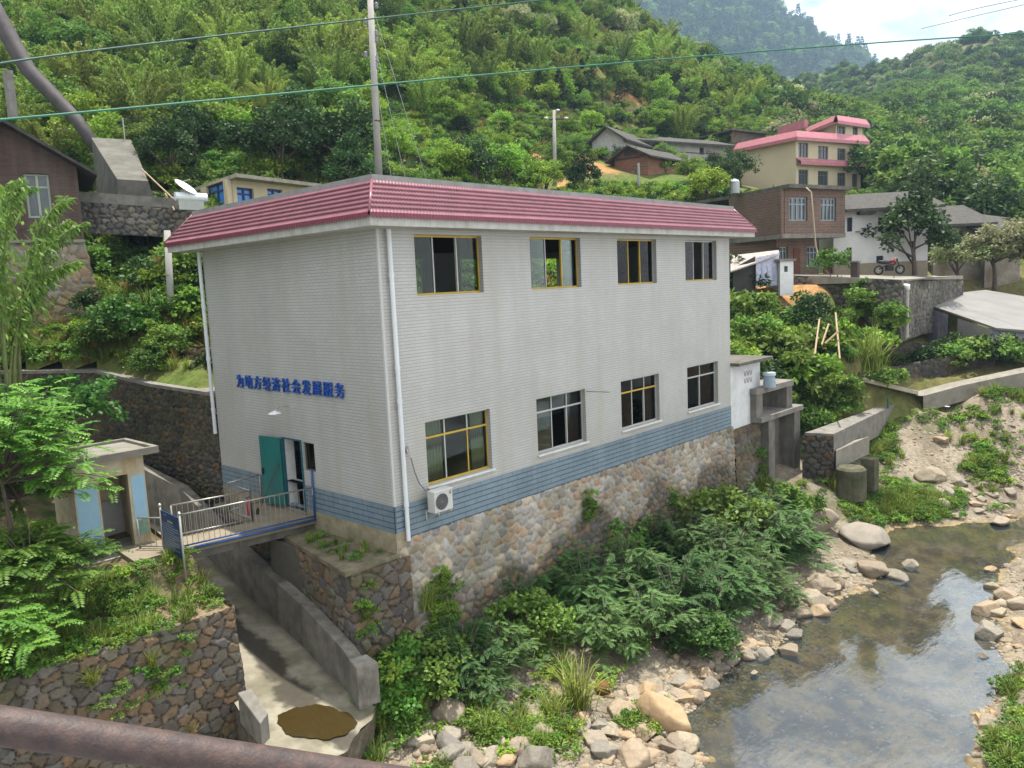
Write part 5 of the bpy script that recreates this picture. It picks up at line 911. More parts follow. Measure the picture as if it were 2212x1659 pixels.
# --- brick hut upper left, its stone base
A=xy(-120,530,36); B=xy(183,523,36); hk=thing('brick_hut','dark brick hut with overhanging gable roof and green framed window at the left edge','hut',PD(60,523,36)); zb=PD(183,523,36)[2]; ze=PD(183,362,36)[2]; (a,c,e,f),=boxes(A,B,[(50,374,116,471)]); W=np.linalg.norm(B-A); zr=ze+1.45
M_bd=brickmat('dark_brick',(.115,.065,.05),(.085,.05,.042),(.10,.085,.07),.30,.085,.012,rough=.9,bump=.006,jitter=.3,stain=.3,stain_col=(.20,.16,.13))
panel('wall',A,B,zb,ze,[(a,c,e,f)],M_bd,hk,fm=mat('pale_green_frame',(.35,.38,.30),rough=.5),bars=1)
C,D,u,n=back(A,B,6); mid=(A+B)/2; b=MB(); b.add([(*A,ze),(*B,ze),(*mid,zr)],[[0,1,2]]); b.quad((*B,zb),(*D,zb),(*D,ze),(*B,ze)); b.build('gable_wall',M_bd,hk)
b=MB(); gable(b,A,B,6,ze+.02,zr+.02,ov=.65,th=.12,axis='gable'); b.build('roof',mat('dark_weathered_roof',(.07,.06,.055),col2=(.04,.036,.033),rough=.9,vs=3),hk)
rubble('hut_base_wall',[A,B,D],zb,zb-3.6,.30,'pale',(.36,.33,.29),amp=.06,batter=.14,seed=31,pal2='tan',split=zb-1.2,mort2=(.13,.105,.07),label='stone base wall with pale mortar and orange stones under the dark brick hut',moss=.3,res=.05)
b=MB(); b.obox((*((A+B)/2+n*.03),zb+.04),(*(u*W/2),0),(*(n*.12),0),(0,0,.06)); b.build('ledge',M_concl,hk)
# --- penstock, anchor block
pk=thing('penstock','wide brown water pipe running down the hillside at the top left','pipe',PD(190,300,47)); P_=pzd((-60,-60,52),(0,45,51),(60,150,50),(165,258,48),(215,330,46.5)); b=MB(); b.tube(P_,[.50,.46,.40,.33,.30],20); b.build('pipe',mat('penstock_brown',(.075,.062,.06),col2=(.045,.038,.036),rough=.7,vs=1.5),pk,smooth=True)
c=PD(38,140,49.5); b=MB(); b.obox((c[0]-.5,c[1],c[2]-1.6),(.16,0,0),(0,.3,0),(0,0,1.2)); b.build('support',M_conc,pk)
ab=thing('anchor_block','wedge shaped grey concrete anchor block behind the road wall','block',PD(290,428,40))
q=pzd((254,430,40),(346,434,40.5),(320,391,40.3),(253,387,40),(197,297,46),(283,302,46.3)); bl=(q[4][0],q[4][1],q[0][2]-1); brr=(q[5][0]+.6,q[5][1],q[0][2]-1); q[0][2]-=1;q[1][2]-=1
b=MB(); b.add([tuple(p) for p in q]+[bl,brr],[[0,1,2,3],[3,2,5,4],[0,3,4,6],[1,7,5,2],[4,5,7,6]]); b.build('block',mat('lichen_concrete',(.15,.14,.115),col2=(.09,.085,.07),rough=.95,vs=1.2,bump=.02,bs=10,stain=.7,stain_col=(.08,.075,.06),stain_s=.8),ab)
c=PD(270,303,46); b=MB(); b.tube([c-(0,0,.2),c+(0,0,1.1)],.03,5); b.build('rod',M_alu,ab)
# road parapet and dry wall
P_=pzd((140,411,38),(167,413,38),(300,423,38.1),(446,434,38.6),(560,440,40)); b=MB(); vs=[];fs=[]
for k,p in enumerate(P_): vs+=[(p[0],p[1],p[2]-.42),(p[0],p[1],p[2]),(p[0]+.1,p[1]+.3,p[2]),(p[0]+.1,p[1]+.3,p[2]-.42)]
for k in range(4): fs+=[[4*k,4*k+4,4*k+5,4*k+1],[4*k+1,4*k+5,4*k+6,4*k+2]]
b.add(vs,fs); o=b.build('road_parapet',M_conc,None); tag(o,'low grey concrete parapet of the road behind the slope','wall')
rubble('road_retaining_wall',[(p[0]+.03,p[1]+.03) for p in P_],[p[2]-.42 for p in P_],[p[2]-1.7 for p in P_],.24,'grey',(.06,.055,.045),amp=.1,seed=33,label='dry grey stone wall under the road parapet',moss=.5,res=.05)
# low building with blue windows
A=xy(490,400,37.5); Br2=xy(800,400,44); Bl2=xy(432,400,40.5); zt=PD(485,387,37.5)[2]; yl=thing('roadside_building','low cream building with blue windows and flat slab roof behind the pink tiled roof','building',(*A,zt-3.2))
M_bw=mat('blue_window_film',(.04,.22,.62),rough=.25,spec=.6); M_bf=mat('navy_frame',(.02,.04,.14),rough=.5)
panel('wall',A,Br2,zt-3.6,zt,boxes(A,Br2,[(511,404,551,450),(577,407,613,450),(660,410,695,450)]),M_cream,yl,fm=M_bf,pm=M_bw,bars=1)
panel('side_wall',Bl2,A,zt-3.6,zt,boxes(Bl2,A,[(444,403,487,446)]),M_cream,yl,fm=M_bf,pm=M_bw,bars=1)
C,D,u,n=back(A,Br2,5); ul=(A-Bl2)/np.linalg.norm(A-Bl2); b=MB(); slab(b,[A+n*.45+ul*.35,Br2+n*.45,D,Bl2-ul*1.6-n*2,Bl2-ul*1.6+n*.5],zt,zt+.16); b.build('roof_slab',mat('slab_edge',(.36,.32,.25),col2=(.22,.20,.16),rough=.9,vs=4),yl)
c=PD(412,426,36.8); e=PD(378,424,36.8); ws=thing('solar_water_heater','white horizontal water heater tank on the road beside the blue windows','water heater',(c+e)/2); b=MB(); k=PD(446,427,37.2); b.tube([e,k],.18,16); b.build('tank',mat('bright_white_enamel',(.8,.82,.84),rough=.3,spec=.5,var=.02),ws,smooth=False); b=MB(); b.obox((e+k)/2-(0,0,.35),(k-e)*.4,(.05,.1,0),(0,0,.2)); b.build('stand',M_alu,ws)
c=PD(398,408,37); sd_=thing('satellite_dish','white satellite dish tilted on the road behind the parapet','satellite dish',c); b=MB(); n_=20; ax=np.array((.35,-.55,.75)); ax/=np.linalg.norm(ax); e1=np.cross(ax,(0,0,1)); e1/=np.linalg.norm(e1); e2=np.cross(ax,e1)
vs=[]; 
for r in (0,.2,.38,.5): vs+=[c+ax*(r*r*.5)+r*(e1*math.cos(2*math.pi*k/n_)+e2*math.sin(2*math.pi*k/n_)) for k in range(n_)]
b.add(vs,[[i*n_+k,i*n_+(k+1)%n_,(i+1)*n_+(k+1)%n_,(i+1)*n_+k] for i in range(3) for k in range(n_)]); b.build('dish',MATS['bright_white_enamel'],sd_,smooth=True); b=MB(); b.tube([c,c-(0,0,.9)],.03,6); b.tube([c-e2*.4,c+ax*.5],.012,5); b.build('mount',M_alu,sd_)
# --- poles and stay wires
M_pole=mat('concrete_pole',(.36,.34,.31),col2=(.28,.265,.24),rough=.9,vs=1.5,var=.1)
M_ins=mat('porcelain',(.55,.56,.56),rough=.25,spec=.5)
mp_=thing('utility_pole','tall grey concrete pole with insulators rising behind the pink roof','utility pole',PD(821,420,36)); b0=PD(821,430,36); t0=PD(797,-60,36); b=MB(); b.tube([b0,t0],[.17,.12],14); b.build('pole',M_pole,mp_,smooth=True)
for y_,s_ in ((12,1),(72,1),(85,1),(128,1),(142,1),(46,-1),(118,-1)):
    c=PD(805 if s_>0 else 798,y_,36)+Rt*.16*s_; b=MB(); b.tube([c+(0,0,.14),c+(0,0,.07),c,c-(0,0,.07),c-(0,0,.14)],[.03,.10,.05,.10,.03],10); b.build('insulator',mat('grey_porcelain',(.22,.22,.23),rough=.3),mp_,smooth=True)
for y_ in (262,): c=PD(814,y_,36); b=MB(); b.tube([c-(0,0,.03),c+(0,0,.03)],.165,14); b.build('band',mat('rust_band',(.14,.06,.04)),mp_)
for (a,c,lab) in (((805,15,36),(922,390,39),'outermost thin stay wire of the tall pole'),((806,78,36),(876,388,38),'middle thin stay wire of the tall pole'),((808,150,36),(845,382,37),'innermost thin stay wire of the tall pole')):
    b=MB(); b.tube([PD(*a),PD(*c)],.012,5); o=b.build('stay_wire',mat('galv_wire',(.45,.45,.43),rough=.4,metal=.3),None); tag(o,lab,'wire','stay wires of the tall pole')
lpole=thing('short_pole','pale grey concrete post standing on the slope left of the tiled building','post',PD(373,722,33)); b=MB(); b.tube([PD(373,735,33),PD(361,498,33)],[.14,.115],12); b.build('pole',M_pole,lpole,smooth=True)
up=thing('utility_pole','concrete utility pole with crossarm and three white insulators on the hillside','utility pole',PD(1199,405,72)); b=MB(); b.tube([PD(1199,420,72),PD(1197,238,72)],[.2,.13],10); b.build('pole',M_pole,up,smooth=True)
b=MB(); b.tube([PD(1186,258,72),PD(1224,256,72)],.09,6); b.build('crossarm',M_dark,up)
for a in ((1180,255),(1223,255),(1205,238)): c=PD(a[0],a[1],71.8); b=MB(); b.tube([c-Rt*.18,c,c+Rt*.18],[.05,.10,.06],8); b.build('insulator',M_ins,up,smooth=True)
up2=thing('utility_pole','small utility pole with crossarm in front of the orange brick shed','utility pole',PD(1380,425,66)); b=MB(); b.tube([PD(1381,430,66),PD(1379,352,66)],[.13,.10],10); b.build('pole',M_pole,up2); b=MB(); b.tube([PD(1366,359,66),PD(1396,358,66)],.05,6); b.build('crossarm',M_dark,up2)
c=PD(2095,440,95); up3=thing('utility_pole','far slim pole above the grey roofs at the right','utility pole',c); b=MB(); b.tube([c-(0,0,2),PD(2094,405,95)],[.16,.12],8); b.build('pole',M_pole,up3)
wire('uppermost thin grey wire across the sky at the top right',span([(2050,34),(2120,16),(2230,-6)],[60,58,55]),.025,(.25,.33,.34),'thin_wire'); wire('lower thin grey wire across the sky at the top right',span([(1990,62),(2100,36),(2230,6)],[60,58,55]),.022,(.25,.331,.34),'thin_wire')
# ------------------------------------------------------------------ plants: leaf meshes
def nrm(a): return a/(np.linalg.norm(a,axis=-1,keepdims=True)+1e-9)
def leaves_mesh(name,P,A,S,tint,m):
    """diamond leaves: base P, long axis A, half width S"""
    n=len(P); V=np.stack([P,P+A*.45+S,P+A,P+A*.45-S],1).reshape(-1,3); F=np.arange(4*n).reshape(n,4)
    return mesh_np(name,V,F,m,False,{'tint':('POINT','FLOAT',np.repeat(np.clip(tint,0,1),4))})
def rdir(r,n): return nrm(r.normal(size=(n,3)))
def side_of(r,A,up=.75):
    u=nrm(np.array([0,0,1.])*up+r.normal(size=A.shape)*.45); return nrm(np.cross(A,u))
def broad(seed,rx,ry,rz,zc,ncl,per,leaf,m,name='crown',low=-.35,asp=.33,sp=.30,flat=.55):
    r=np.random.default_rng(seed); d=rdir(r,ncl*3); d=d[d[:,2]>low][:ncl]; ncl=len(d)
    rad=r.uniform(.55,1.,ncl)*(1+.35*np.sin(d[:,0]*3+seed)*np.cos(d[:,1]*4+seed*2)); C=d*rad[:,None]*(rx,ry,rz)+(0,0,zc)
    cs=sp*r.uniform(.6,1.3,ncl)*min(rx,rz); ct=r.uniform(0,1,ncl)
    i=np.repeat(np.arange(ncl),per); n=len(i); q=rdir(r,n)*r.uniform(.25,1,n)[:,None]**.5; P=C[i]+q*cs[i][:,None]*(1,1,flat)
    A=nrm(q*(1,1,.4)+r.normal(size=(n,3))*.5+(0,0,-.15))*leaf*r.uniform(.7,1.3,n)[:,None]; S=side_of(r,A)*leaf*asp
    return leaves_mesh(name,P,A,S,ct[i]*.7+r.uniform(0,.3,n),m),C
def trunk_mesh(seed,h,r0,tops,m,name='trunk',lean=.15):
    r=np.random.default_rng(seed); b=MB(); p=[np.zeros(3)+(0,0,-.4)]; k=5
    for j in range(1,k+1): p.append(np.array((lean*h*math.sin(j*.6+seed)*.25,lean*h*math.cos(j*.5+seed)*.25,h*j/k)))
    b.tube(p,list(np.linspace(r0,r0*.45,k+1)),7)
    for t in tops:
        s=p[r.integers(2,k+1)]; mid=(s+t)/2+(0,0,.12*h*r.uniform(-.3,.6)); b.tube([s,mid,t],[r0*.42,r0*.25,r0*.08],5,cap=False)
    return mesh_np(name,np.array(s_v(b)),b.f,m,True)
def s_v(b): return b.v
def bamboo(seed,h,spread,nc,leaf,per,m,m2):
    r=np.random.default_rng(seed); b=MB(); PP=[];AA=[];TT=[]
    for k in range(nc):
        a=r.uniform(0,2*math.pi); hh=h*r.uniform(.7,1.05); o=spread*r.uniform(.3,1.); b0=np.array((math.cos(a)*.25*spread*r.random(),math.sin(a)*.25*spread*r.random(),-.3)); t=np.linspace(0,1,9)
        x=o*t**2.3; z=hh*(t-.22*t**4*(o/spread)*1.3); pts=[b0+(math.cos(a)*xx,math.sin(a)*xx,zz) for xx,zz in zip(x,z)]; b.tube(pts,list(np.linspace(.045,.012,9)),5,cap=False)
        pts=np.array(pts); n=per; tt=r.uniform(.32,1.,n)**.8; q=np.stack([np.interp(tt,t,pts[:,i]) for i in range(3)],1); br=.55*(1.15-tt)[:,None]*(1,1,.5)*spread*.55
        off=rdir(r,n)*r.random(n)[:,None]*br; A=nrm(off*.8+r.normal(size=(n,3))*.35+(math.cos(a)*.3,math.sin(a)*.3,-.75))*leaf*r.uniform(.6,1.3,n)[:,None]
        PP.append(q+off); AA.append(A); TT.append(np.full(n,r.uniform(0,.75))+r.uniform(0,.25,n))
    P=np.concatenate(PP);A=np.concatenate(AA); S=side_of(r,A)*leaf*.16
    return leaves_mesh('crown',P,A,S,np.concatenate(TT),m),mesh_np('culms',b.v,b.f,m2,True)
def conifer(seed,h,rb,m,leaf=.28,n=3600):
    r=np.random.default_rng(seed); t=r.uniform(.12,1,n)**.85; lay=np.floor(t*13)/13+.04; rad=rb*(1.02-lay)*r.uniform(.35,1,n)**.5*(1+.25*np.sin(lay*40)); a=r.uniform(0,2*math.pi,n); a=a+.35*np.sin(a*5+lay*30)
    P=np.stack([np.cos(a)*rad,np.sin(a)*rad,h*lay+r.normal(size=n)*.10*h/9-.22*rad],1); A=nrm(np.stack([np.cos(a),np.sin(a),-.25+r.normal(size=n)*.3],1)+r.normal(size=(n,3))*.3)*leaf*r.uniform(.6,1.3,n)[:,None]; S=side_of(r,A)*leaf*.22
    return leaves_mesh('crown',P,A,S,r.uniform(0,1,n),m)
def compound(r,P0,D,L,npair,ll,lw,droop=.35):
    """pinnate leaves: start P0, direction D, length L -> arrays of leaflets"""
    k=len(P0); s=np.linspace(.18,1,npair); T=s[None,:,None]; up=np.array([0,0,1.]); D=nrm(D)
    Q=P0[:,None]+D[:,None]*L[:,None,None]*T-up*(droop*L[:,None,None]*T**2); tan=nrm(D[:,None]-up*(2*droop*T)); sd=nrm(np.cross(tan,up)); 
    sz=(1-.55*np.abs(s-.45)*1.4)[None,:,None]; out=[];ax=[]
    for sg in (-1,1):
        A=nrm(sd*sg+tan*.35-up*.22+r.normal(size=sd.shape)*.08)*ll*sz; out.append(Q.reshape(-1,3)); ax.append(A.reshape(-1,3))
    A=np.concatenate(ax);P=np.concatenate(out); tt=np.concatenate([tan.reshape(-1,3)]*2); S=nrm(tt-A*(tt*A).sum(1,keepdims=True)/((A*A).sum(1,keepdims=True)))*lw
    return P,A,S,Q
def pinnate_shrub(seed,nb,R_,Hh,m,nl=9,L=.38,npair=11,ll=.085,lw=.018,z0=.15,name='crown',stemm=None,flat=False):
    r=np.random.default_rng(seed); PP=[];AA=[];SS=[];TT=[]; b=MB()
    for k in range(nb):
        a=r.uniform(0,2*math.pi); e=r.uniform(.15,1.25); o=R_*r.uniform(.5,1.); t=np.linspace(0,1,6); pts=np.stack([math.cos(a)*o*math.cos(e)*t,math.sin(a)*o*math.cos(e)*t,z0+Hh*math.sin(e)*t*r.uniform(.75,1.05)-.25*R_*t**2],1)
        b.tube(pts,list(np.linspace(.022,.006,6)),5,cap=False)
        tt=r.uniform(.3,1,nl); P0=np.stack([np.interp(tt,t,pts[:,i]) for i in range(3)],1); aa=a+r.uniform(-1.5,1.5,nl); D=np.stack([np.cos(aa),np.sin(aa),r.uniform(-.05,.75,nl)],1)
        P,A,S,Q=compound(r,P0,D,L*r.uniform(.7,1.25,nl),npair,ll,lw); PP.append(P);AA.append(A);SS.append(S); c=r.uniform(0,.7,nl); c=np.repeat(c,npair); TT.append(np.concatenate([c,c])+r.uniform(0,.3,2*nl*npair))
    return leaves_mesh(name,np.concatenate(PP),np.concatenate(AA),np.concatenate(SS),np.concatenate(TT),m),mesh_np('stems',b.v,b.f,stemm or M_bark,True)
def grass(seed,n,h,spread,m,w=.012,name='grass_tuft'):
    r=np.random.default_rng(seed); a=r.uniform(0,2*math.pi,n); o=spread*r.uniform(.15,1,n); hh=h*r.uniform(.5,1.1,n); b0=np.stack([r.normal(size=n)*.12*spread,r.normal(size=n)*.12*spread,np.zeros(n)],1)
    T=[0,.4,.75,1.]; pts=[b0+np.stack([np.cos(a)*o*t**1.7,np.sin(a)*o*t**1.7,hh*(t-.42*t**3*(o/spread))],1) for t in T]; sd=np.stack([-np.sin(a),np.cos(a),0*a],1)*w
    V=[]; 
    for p,k in zip(pts,(1,.9,.55,.05)): V+=[p+sd*k,p-sd*k]
    V=np.stack(V,1).reshape(-1,3); F=[]
    for i in range(3): F.append(np.stack([np.arange(n)*8+2*i,np.arange(n)*8+2*i+1,np.arange(n)*8+2*i+3,np.arange(n)*8+2*i+2],1))
    return mesh_np(name,V,np.concatenate(F),m,False,{'tint':('POINT','FLOAT',np.repeat(r.random(n),8))})
M_bark=mat('bark',(.13,.10,.075),col2=(.07,.055,.045),rough=.95,vs=5,bump=.02,bs=20)
M_culm=mat('bamboo_culm',(.20,.24,.08),col2=(.14,.15,.05),rough=.6)
G_bright=leafmat('leaf_bright',(.115,.22,.024),(.28,.43,.055)); G_mid=leafmat('leaf_mid',(.08,.16,.028),(.19,.31,.055)); G_dark=leafmat('leaf_dark',(0.029,0.065,0.021),(0.074,0.128,0.039),trans=.25)
G_bam=leafmat('leaf_bamboo',(.15,.225,.028),(.31,.42,.075),trans=.45); G_pale=leafmat('leaf_pale_flower',(.17,.24,.07),(.48,.47,.26)); G_con=leafmat('needle_dark',(0.023,0.053,0.024),(0.057,0.102,0.039),trans=.15)
G_far=leafmat('leaf_far',(.07,.14,.03),(.20,.31,.07)); G_blue=leafmat('leaf_bluegreen',(.047,.115,.032),(.125,.235,.068),trans=.35); G_fresh=leafmat('leaf_fresh',(.06,.16,.024),(.19,.34,.05),trans=.4); G_grass=leafmat('grass_blade',(0.116,0.175,0.030),(0.296,0.364,0.075),trans=.4); G_dry=leafmat('dry_grass',(0.231,0.175,0.059),(0.428,0.320,0.119))
G_vine=leafmat('vine_leaf',(0.041,0.110,0.022),(0.099,0.204,0.037))
class Kind: pass
def proto(me,tr=None): k=Kind(); k.me=me; k.tr=tr; return k
PR={}
def mk(key,f,n): PR[key]=[f(i) for i in range(n)]
def _b(seed,rx,rz,h,ncl,per,leaf,m,**k):
    me,C=broad(seed,rx,rx*.95,rz,h,ncl,per,leaf,m,**k); idx=np.argsort(-C[:,2])[::max(1,len(C)//7)][:7]; return proto(me,trunk_mesh(seed,h*.85,.05*h+.03,[C[i] for i in idx],M_bark))
mk('bright',lambda i:_b(10+i,2.0,1.7,2.6,60,55,.24,G_bright),3); mk('mid',lambda i:_b(20+i,2.1,1.8,2.7,60,55,.23,G_mid),3); mk('dark',lambda i:_b(30+i,2.2,1.9,2.6,60,60,.24,G_dark),3)
mk('pale',lambda i:_b(40+i,2.1,1.6,2.6,64,55,.24,G_pale),2)
def _bam(s): a,c=bamboo(s,7.5,3.0,30,.30,230,G_bam,M_culm); return proto(a,c)
mk('bamboo',lambda i:_bam(50+i),3)
def _con(s): b=MB(); b.tube([(0,0,-.4),(0,0,6.6)],[.13,.03],6); return proto(conifer(s,7,1.9,G_con),mesh_np('trunk',b.v,b.f,M_bark,True))
mk('conifer',lambda i:_con(60+i),2)
mk('bush',lambda i:proto(broad(70+i,1.0,1.0,.75,.5,34,34,.17,[G_bright,G_mid,G_dark,G_mid,G_fresh][i],name='bush',low=-.1)[0]),5)
mk('far',lambda i:proto(broad(80+i,3.0,3.0,2.6,2.6,70,42,.42,[G_far,G_mid,G_dark,G_pale][i],name='far_tree',low=-.2,sp=.27)[0]),4)
def _con2(s): return proto(conifer(s,9,2.0,G_con,leaf=.5,n=900))
mk('farcon',lambda i:_con2(90+i),2)
def _ps(s,m,**k): a,c=pinnate_shrub(s,46,1.25,1.5,m,nl=20,**k); return proto(a,c)
mk('mimosa',lambda i:_ps(100+i,G_blue,npair=9,ll=.052,lw=.013,L=.25),3)
mk('leafy',lambda i:proto(broad(110+i,1.0,1.0,.8,.75,46,46,.12,[G_mid,G_vine,G_fresh][i],name='crown',low=-.3,asp=.38)[0],trunk_mesh(5+i,.8,.03,[np.array((.5,.2,1.)),np.array((-.4,.3,.9)),np.array((0,-.5,1.))],M_bark,name='stems')),3)
mk('tuft',lambda i:proto(grass(120+i,70,.75,.55,[G_grass,G_grass,G_dry][i])),3)
mk('reed',lambda i:proto(grass(130+i,110,1.5,1.1,G_grass,w=.018)),2)
mk('weed',lambda i:proto(broad(140+i,.35,.35,.22,.16,14,22,.075,[G_mid,G_fresh,G_bright][i],name='weed',low=-.1)[0]),3)
# rocks
def rock(seed,sub=4,rough=.05):
    import bmesh
    bm=bmesh.new(); bmesh.ops.create_icosphere(bm,subdivisions=sub,radius=1.); v=np.array([x.co for x in bm.verts]); f=[[q.index for q in p.verts] for p in bm.faces]; bm.free(); r=np.random.default_rng(seed)
    for k in range(11):
        n=nrm(r.normal(size=3)); c=r.uniform(.52,.88); d=v@n-c; v=v-np.where(d>0,d*.93,0)[:,None]*n
    v=v*(1,r.uniform(.65,.95),r.uniform(.5,.8)); q=nrm(v); h=vnoise(v[:,0]*2+seed,v[:,1]*2+v[:,2]*3.1,seed,4,1.2); v=v+q*h[:,None]*rough
    return mesh_np('stone',v,np.array(f),None,sub>=3)
def rockmat(name,c1,c2,c3):
    m=mat(name,c1,col2=c2,rough=.9,vs=1.6,bump=.035,bs=5,stain=.5,stain_col=c3,stain_s=1.3); t=m.node_tree; b=t.nodes['Principled BSDF']; l=b.inputs['Base Color'].links[0]; s=l.from_socket; K=t.links.new
    oi=N(t,'ShaderNodeObjectInfo'); cr=N(t,'ShaderNodeValToRGB'); e=cr.color_ramp.elements; e[0].color=(.62,.56,.52,1); e[1].color=(1.15,1.1,1.0,1)
    for p_,c_ in ((.25,(.95,.90,.80)),(.5,(.70,.70,.72)),(.72,(1.1,.86,.62)),(.85,(.50,.52,.56))): q=e.new(p_); q.color=(*c_,1)
    K(oi.outputs['Random'],cr.inputs[0]); x=N(t,'ShaderNodeMix',data_type='RGBA',blend_type='MULTIPLY'); x.inputs['Factor'].default_value=1; K(s,x.inputs['A']); K(cr.outputs[0],x.inputs['B']); K(x.outputs['Result'],b.inputs['Base Color']); return m
M_rock=rockmat('river_boulder',(.38,.335,.26),(.27,.235,.185),(.16,.145,.11))
RK=[rock(200+i) for i in range(7)]; RS=[rock(220+i,2,.03) for i in range(6)]
for me in RK+RS: me.materials.append(M_rock)
# ------------------------------------------------------------------ stuff: one object of many small plants or pebbles
HID=bpy.data.collections.new('plant_kinds')
def scatter(name,label,cat,pts,sc_,rz,meshes,tilt=None):
    col=bpy.data.collections.new(name+'_kinds')
    for i,me in enumerate(meshes): o=bpy.data.objects.new('kind_%02d'%i,me); col.objects.link(o)
    pts=np.asarray(pts,np.float32); n=len(pts); me=bpy.data.meshes.new(name); me.vertices.add(n); me.vertices.foreach_set('co',pts.ravel())
    r=np.random.default_rng(n)
    for an,t,d in (('sc','FLOAT',sc_),('rot','FLOAT_VECTOR',np.stack([(tilt if tilt is not None else np.zeros(n)),np.zeros(n) if tilt is None else r.uniform(-.5,.5,n),rz],1)),('ki','INT',r.integers(0,len(meshes),n))):
        a=me.attributes.new(an,t,'POINT'); a.data.foreach_set('vector' if t=='FLOAT_VECTOR' else 'value',np.asarray(d,np.float32 if t!='INT' else np.int32).ravel())
    o=bpy.data.objects.new(name,me); COL.objects.link(o)
    g=bpy.data.node_groups.new(name+'_nodes','GeometryNodeTree'); g.interface.new_socket('Geometry',in_out='INPUT',socket_type='NodeSocketGeometry'); g.interface.new_socket('Geometry',in_out='OUTPUT',socket_type='NodeSocketGeometry')
    gi=g.nodes.new('NodeGroupInput'); go=g.nodes.new('NodeGroupOutput'); ip=g.nodes.new('GeometryNodeInstanceOnPoints'); ci=g.nodes.new('GeometryNodeCollectionInfo'); ci.inputs['Collection'].default_value=col; ci.inputs['Separate Children'].default_value=True; ci.inputs['Reset Children'].default_value=True
    def at(nm,ty): a=g.nodes.new('GeometryNodeInputNamedAttribute'); a.data_type=ty; a.inputs['Name'].default_value=nm; return a.outputs['Attribute']
    K=g.links.new; K(gi.outputs[0],ip.inputs['Points']); K(ci.outputs[0],ip.inputs['Instance']); ip.inputs['Pick Instance'].default_value=True; K(at('ki','INT'),ip.inputs['Instance Index']); K(at('sc','FLOAT'),ip.inputs['Scale'])
    er=g.nodes.new('FunctionNodeEulerToRotation'); K(at('rot','FLOAT_VECTOR'),er.inputs[0]); K(er.outputs[0],ip.inputs['Rotation']); K(ip.outputs[0],go.inputs[0])
    md=o.modifiers.new('scatter','NODES'); md.node_group=g
    return tag(o,label,cat,kind='stuff')
def proj(P): d=np.asarray(P)-CAM; w_=d@Fw; return 1106+F_PX*(d@Rt)/w_,829.5-F_PX*(d@Up)/w_,w_
KEEP=[(1585,245,1880,408,92),(1570,375,2015,600,50),(1268,272,1590,392,78),(0,262,210,540,35.5),(180,288,350,432,40),(355,372,745,445,36.5),(1960,618,2212,738,42),(1575,535,1720,622,44),(1578,755,1738,1060,19),(1735,800,2212,960,27),(2010,440,2212,505,70),(1190,230,1212,400,71),(1838,568,1860,612,48),(1800,670,1820,780,38),(1860,600,1965,700,45)]
def blocked(P,rw,h,frac=.25):
    x,y,w_=proj(P); s=F_PX/w_; x0,x1,y0,y1=x-rw*s,x+rw*s,y-h*s,y
    for a,b_,c,d,dist in KEEP:
        if w_<dist and x1>a+2 and x0<c-2 and y0<d-4 and y1>b_: return True
    return False
def put(kind,P,s,rz,label,cat='tree',group=None,name=None,sz=None):
    k=PR[kind][int(rng.integers(len(PR[kind])))] if not isinstance(kind,tuple) else PR[kind[0]][kind[1]]
    P=[float(v) for v in P]
    if k.tr is None:
        o=bpy.data.objects.new(name or 'shrub',k.me); COL.objects.link(o)
    else:
        o=bpy.data.objects.new(name or 'tree',None); COL.objects.link(o); nm=k.tr.name.split('.')[0]
        for nn_,me in (('crown',k.me),(nm,k.tr)): c=bpy.data.objects.new(nn_,me); COL.objects.link(c); c.parent=o
    o.location=P; o.rotation_euler=(0,0,rz); o.scale=(s,s,sz or s); return tag(o,label,cat,group)
# --- hillside trees as individuals
def kindat(px,py,r):
    u=r.random()
    if 120<px<760 and py<340 and (py<250 or u<.4): return 'bamboo' if u<.74 else ('dark' if u<.80 else 'mid')
    if px<=120: return 'bamboo' if u<.45 else 'mid'
    if 250<px<830: return 'dark' if u<.55 else ('mid' if u<.85 else 'bright')
    if 1060<px<1380 and py<170: return 'pale' if u<.85 else 'bright'
    if 830<px<1060 and py<300: return ('bright','mid','bright','bamboo','mid')[int(u*5)]
    if 1380<px<1560 and py<230: return ('bright','mid','dark')[int(u*3)]
    if 1040<px<1300 and 230<py<400: return 'bright' if u<.5 else 'mid'
    return ('bright','bright','mid','dark','mid','mid')[int(u*6)] if u<.93 else 'conifer'
LAB={'bright':('bright green round crowned tree on the hillside','bright broadleaf trees on the hillside'),'mid':('mid green leafy tree on the hillside','mid green trees on the hillside'),'dark':('dark green dense tree on the hillside','dark trees on the hillside'),'bamboo':('feathery yellow green bamboo clump arching on the hillside','bamboo clumps on the hillside'),'conifer':('dark pointed conifer standing on the hillside','conifers on the hillside'),'pale':('tree covered in cream blossom near the hilltop','cream flowering trees near the hilltop')}
r5=np.random.default_rng(55); cnt=0; tries=0; placed=[]; hillobj=[]
hts={}
def hillpt(r,d0,d1,a0=-34,a1=20):
    a=YAW-math.radians(r.uniform(a0,a1)); d=math.exp(r.uniform(math.log(d0),math.log(d1))); x,y=CAM[0]+d*math.cos(a),CAM[1]+d*math.sin(a); return np.array((x,y,float(Gn(x,y)))),d
hts={'bright':4.6,'mid':4.8,'dark':4.8,'bamboo':7.4,'conifer':7,'pale':4.6}
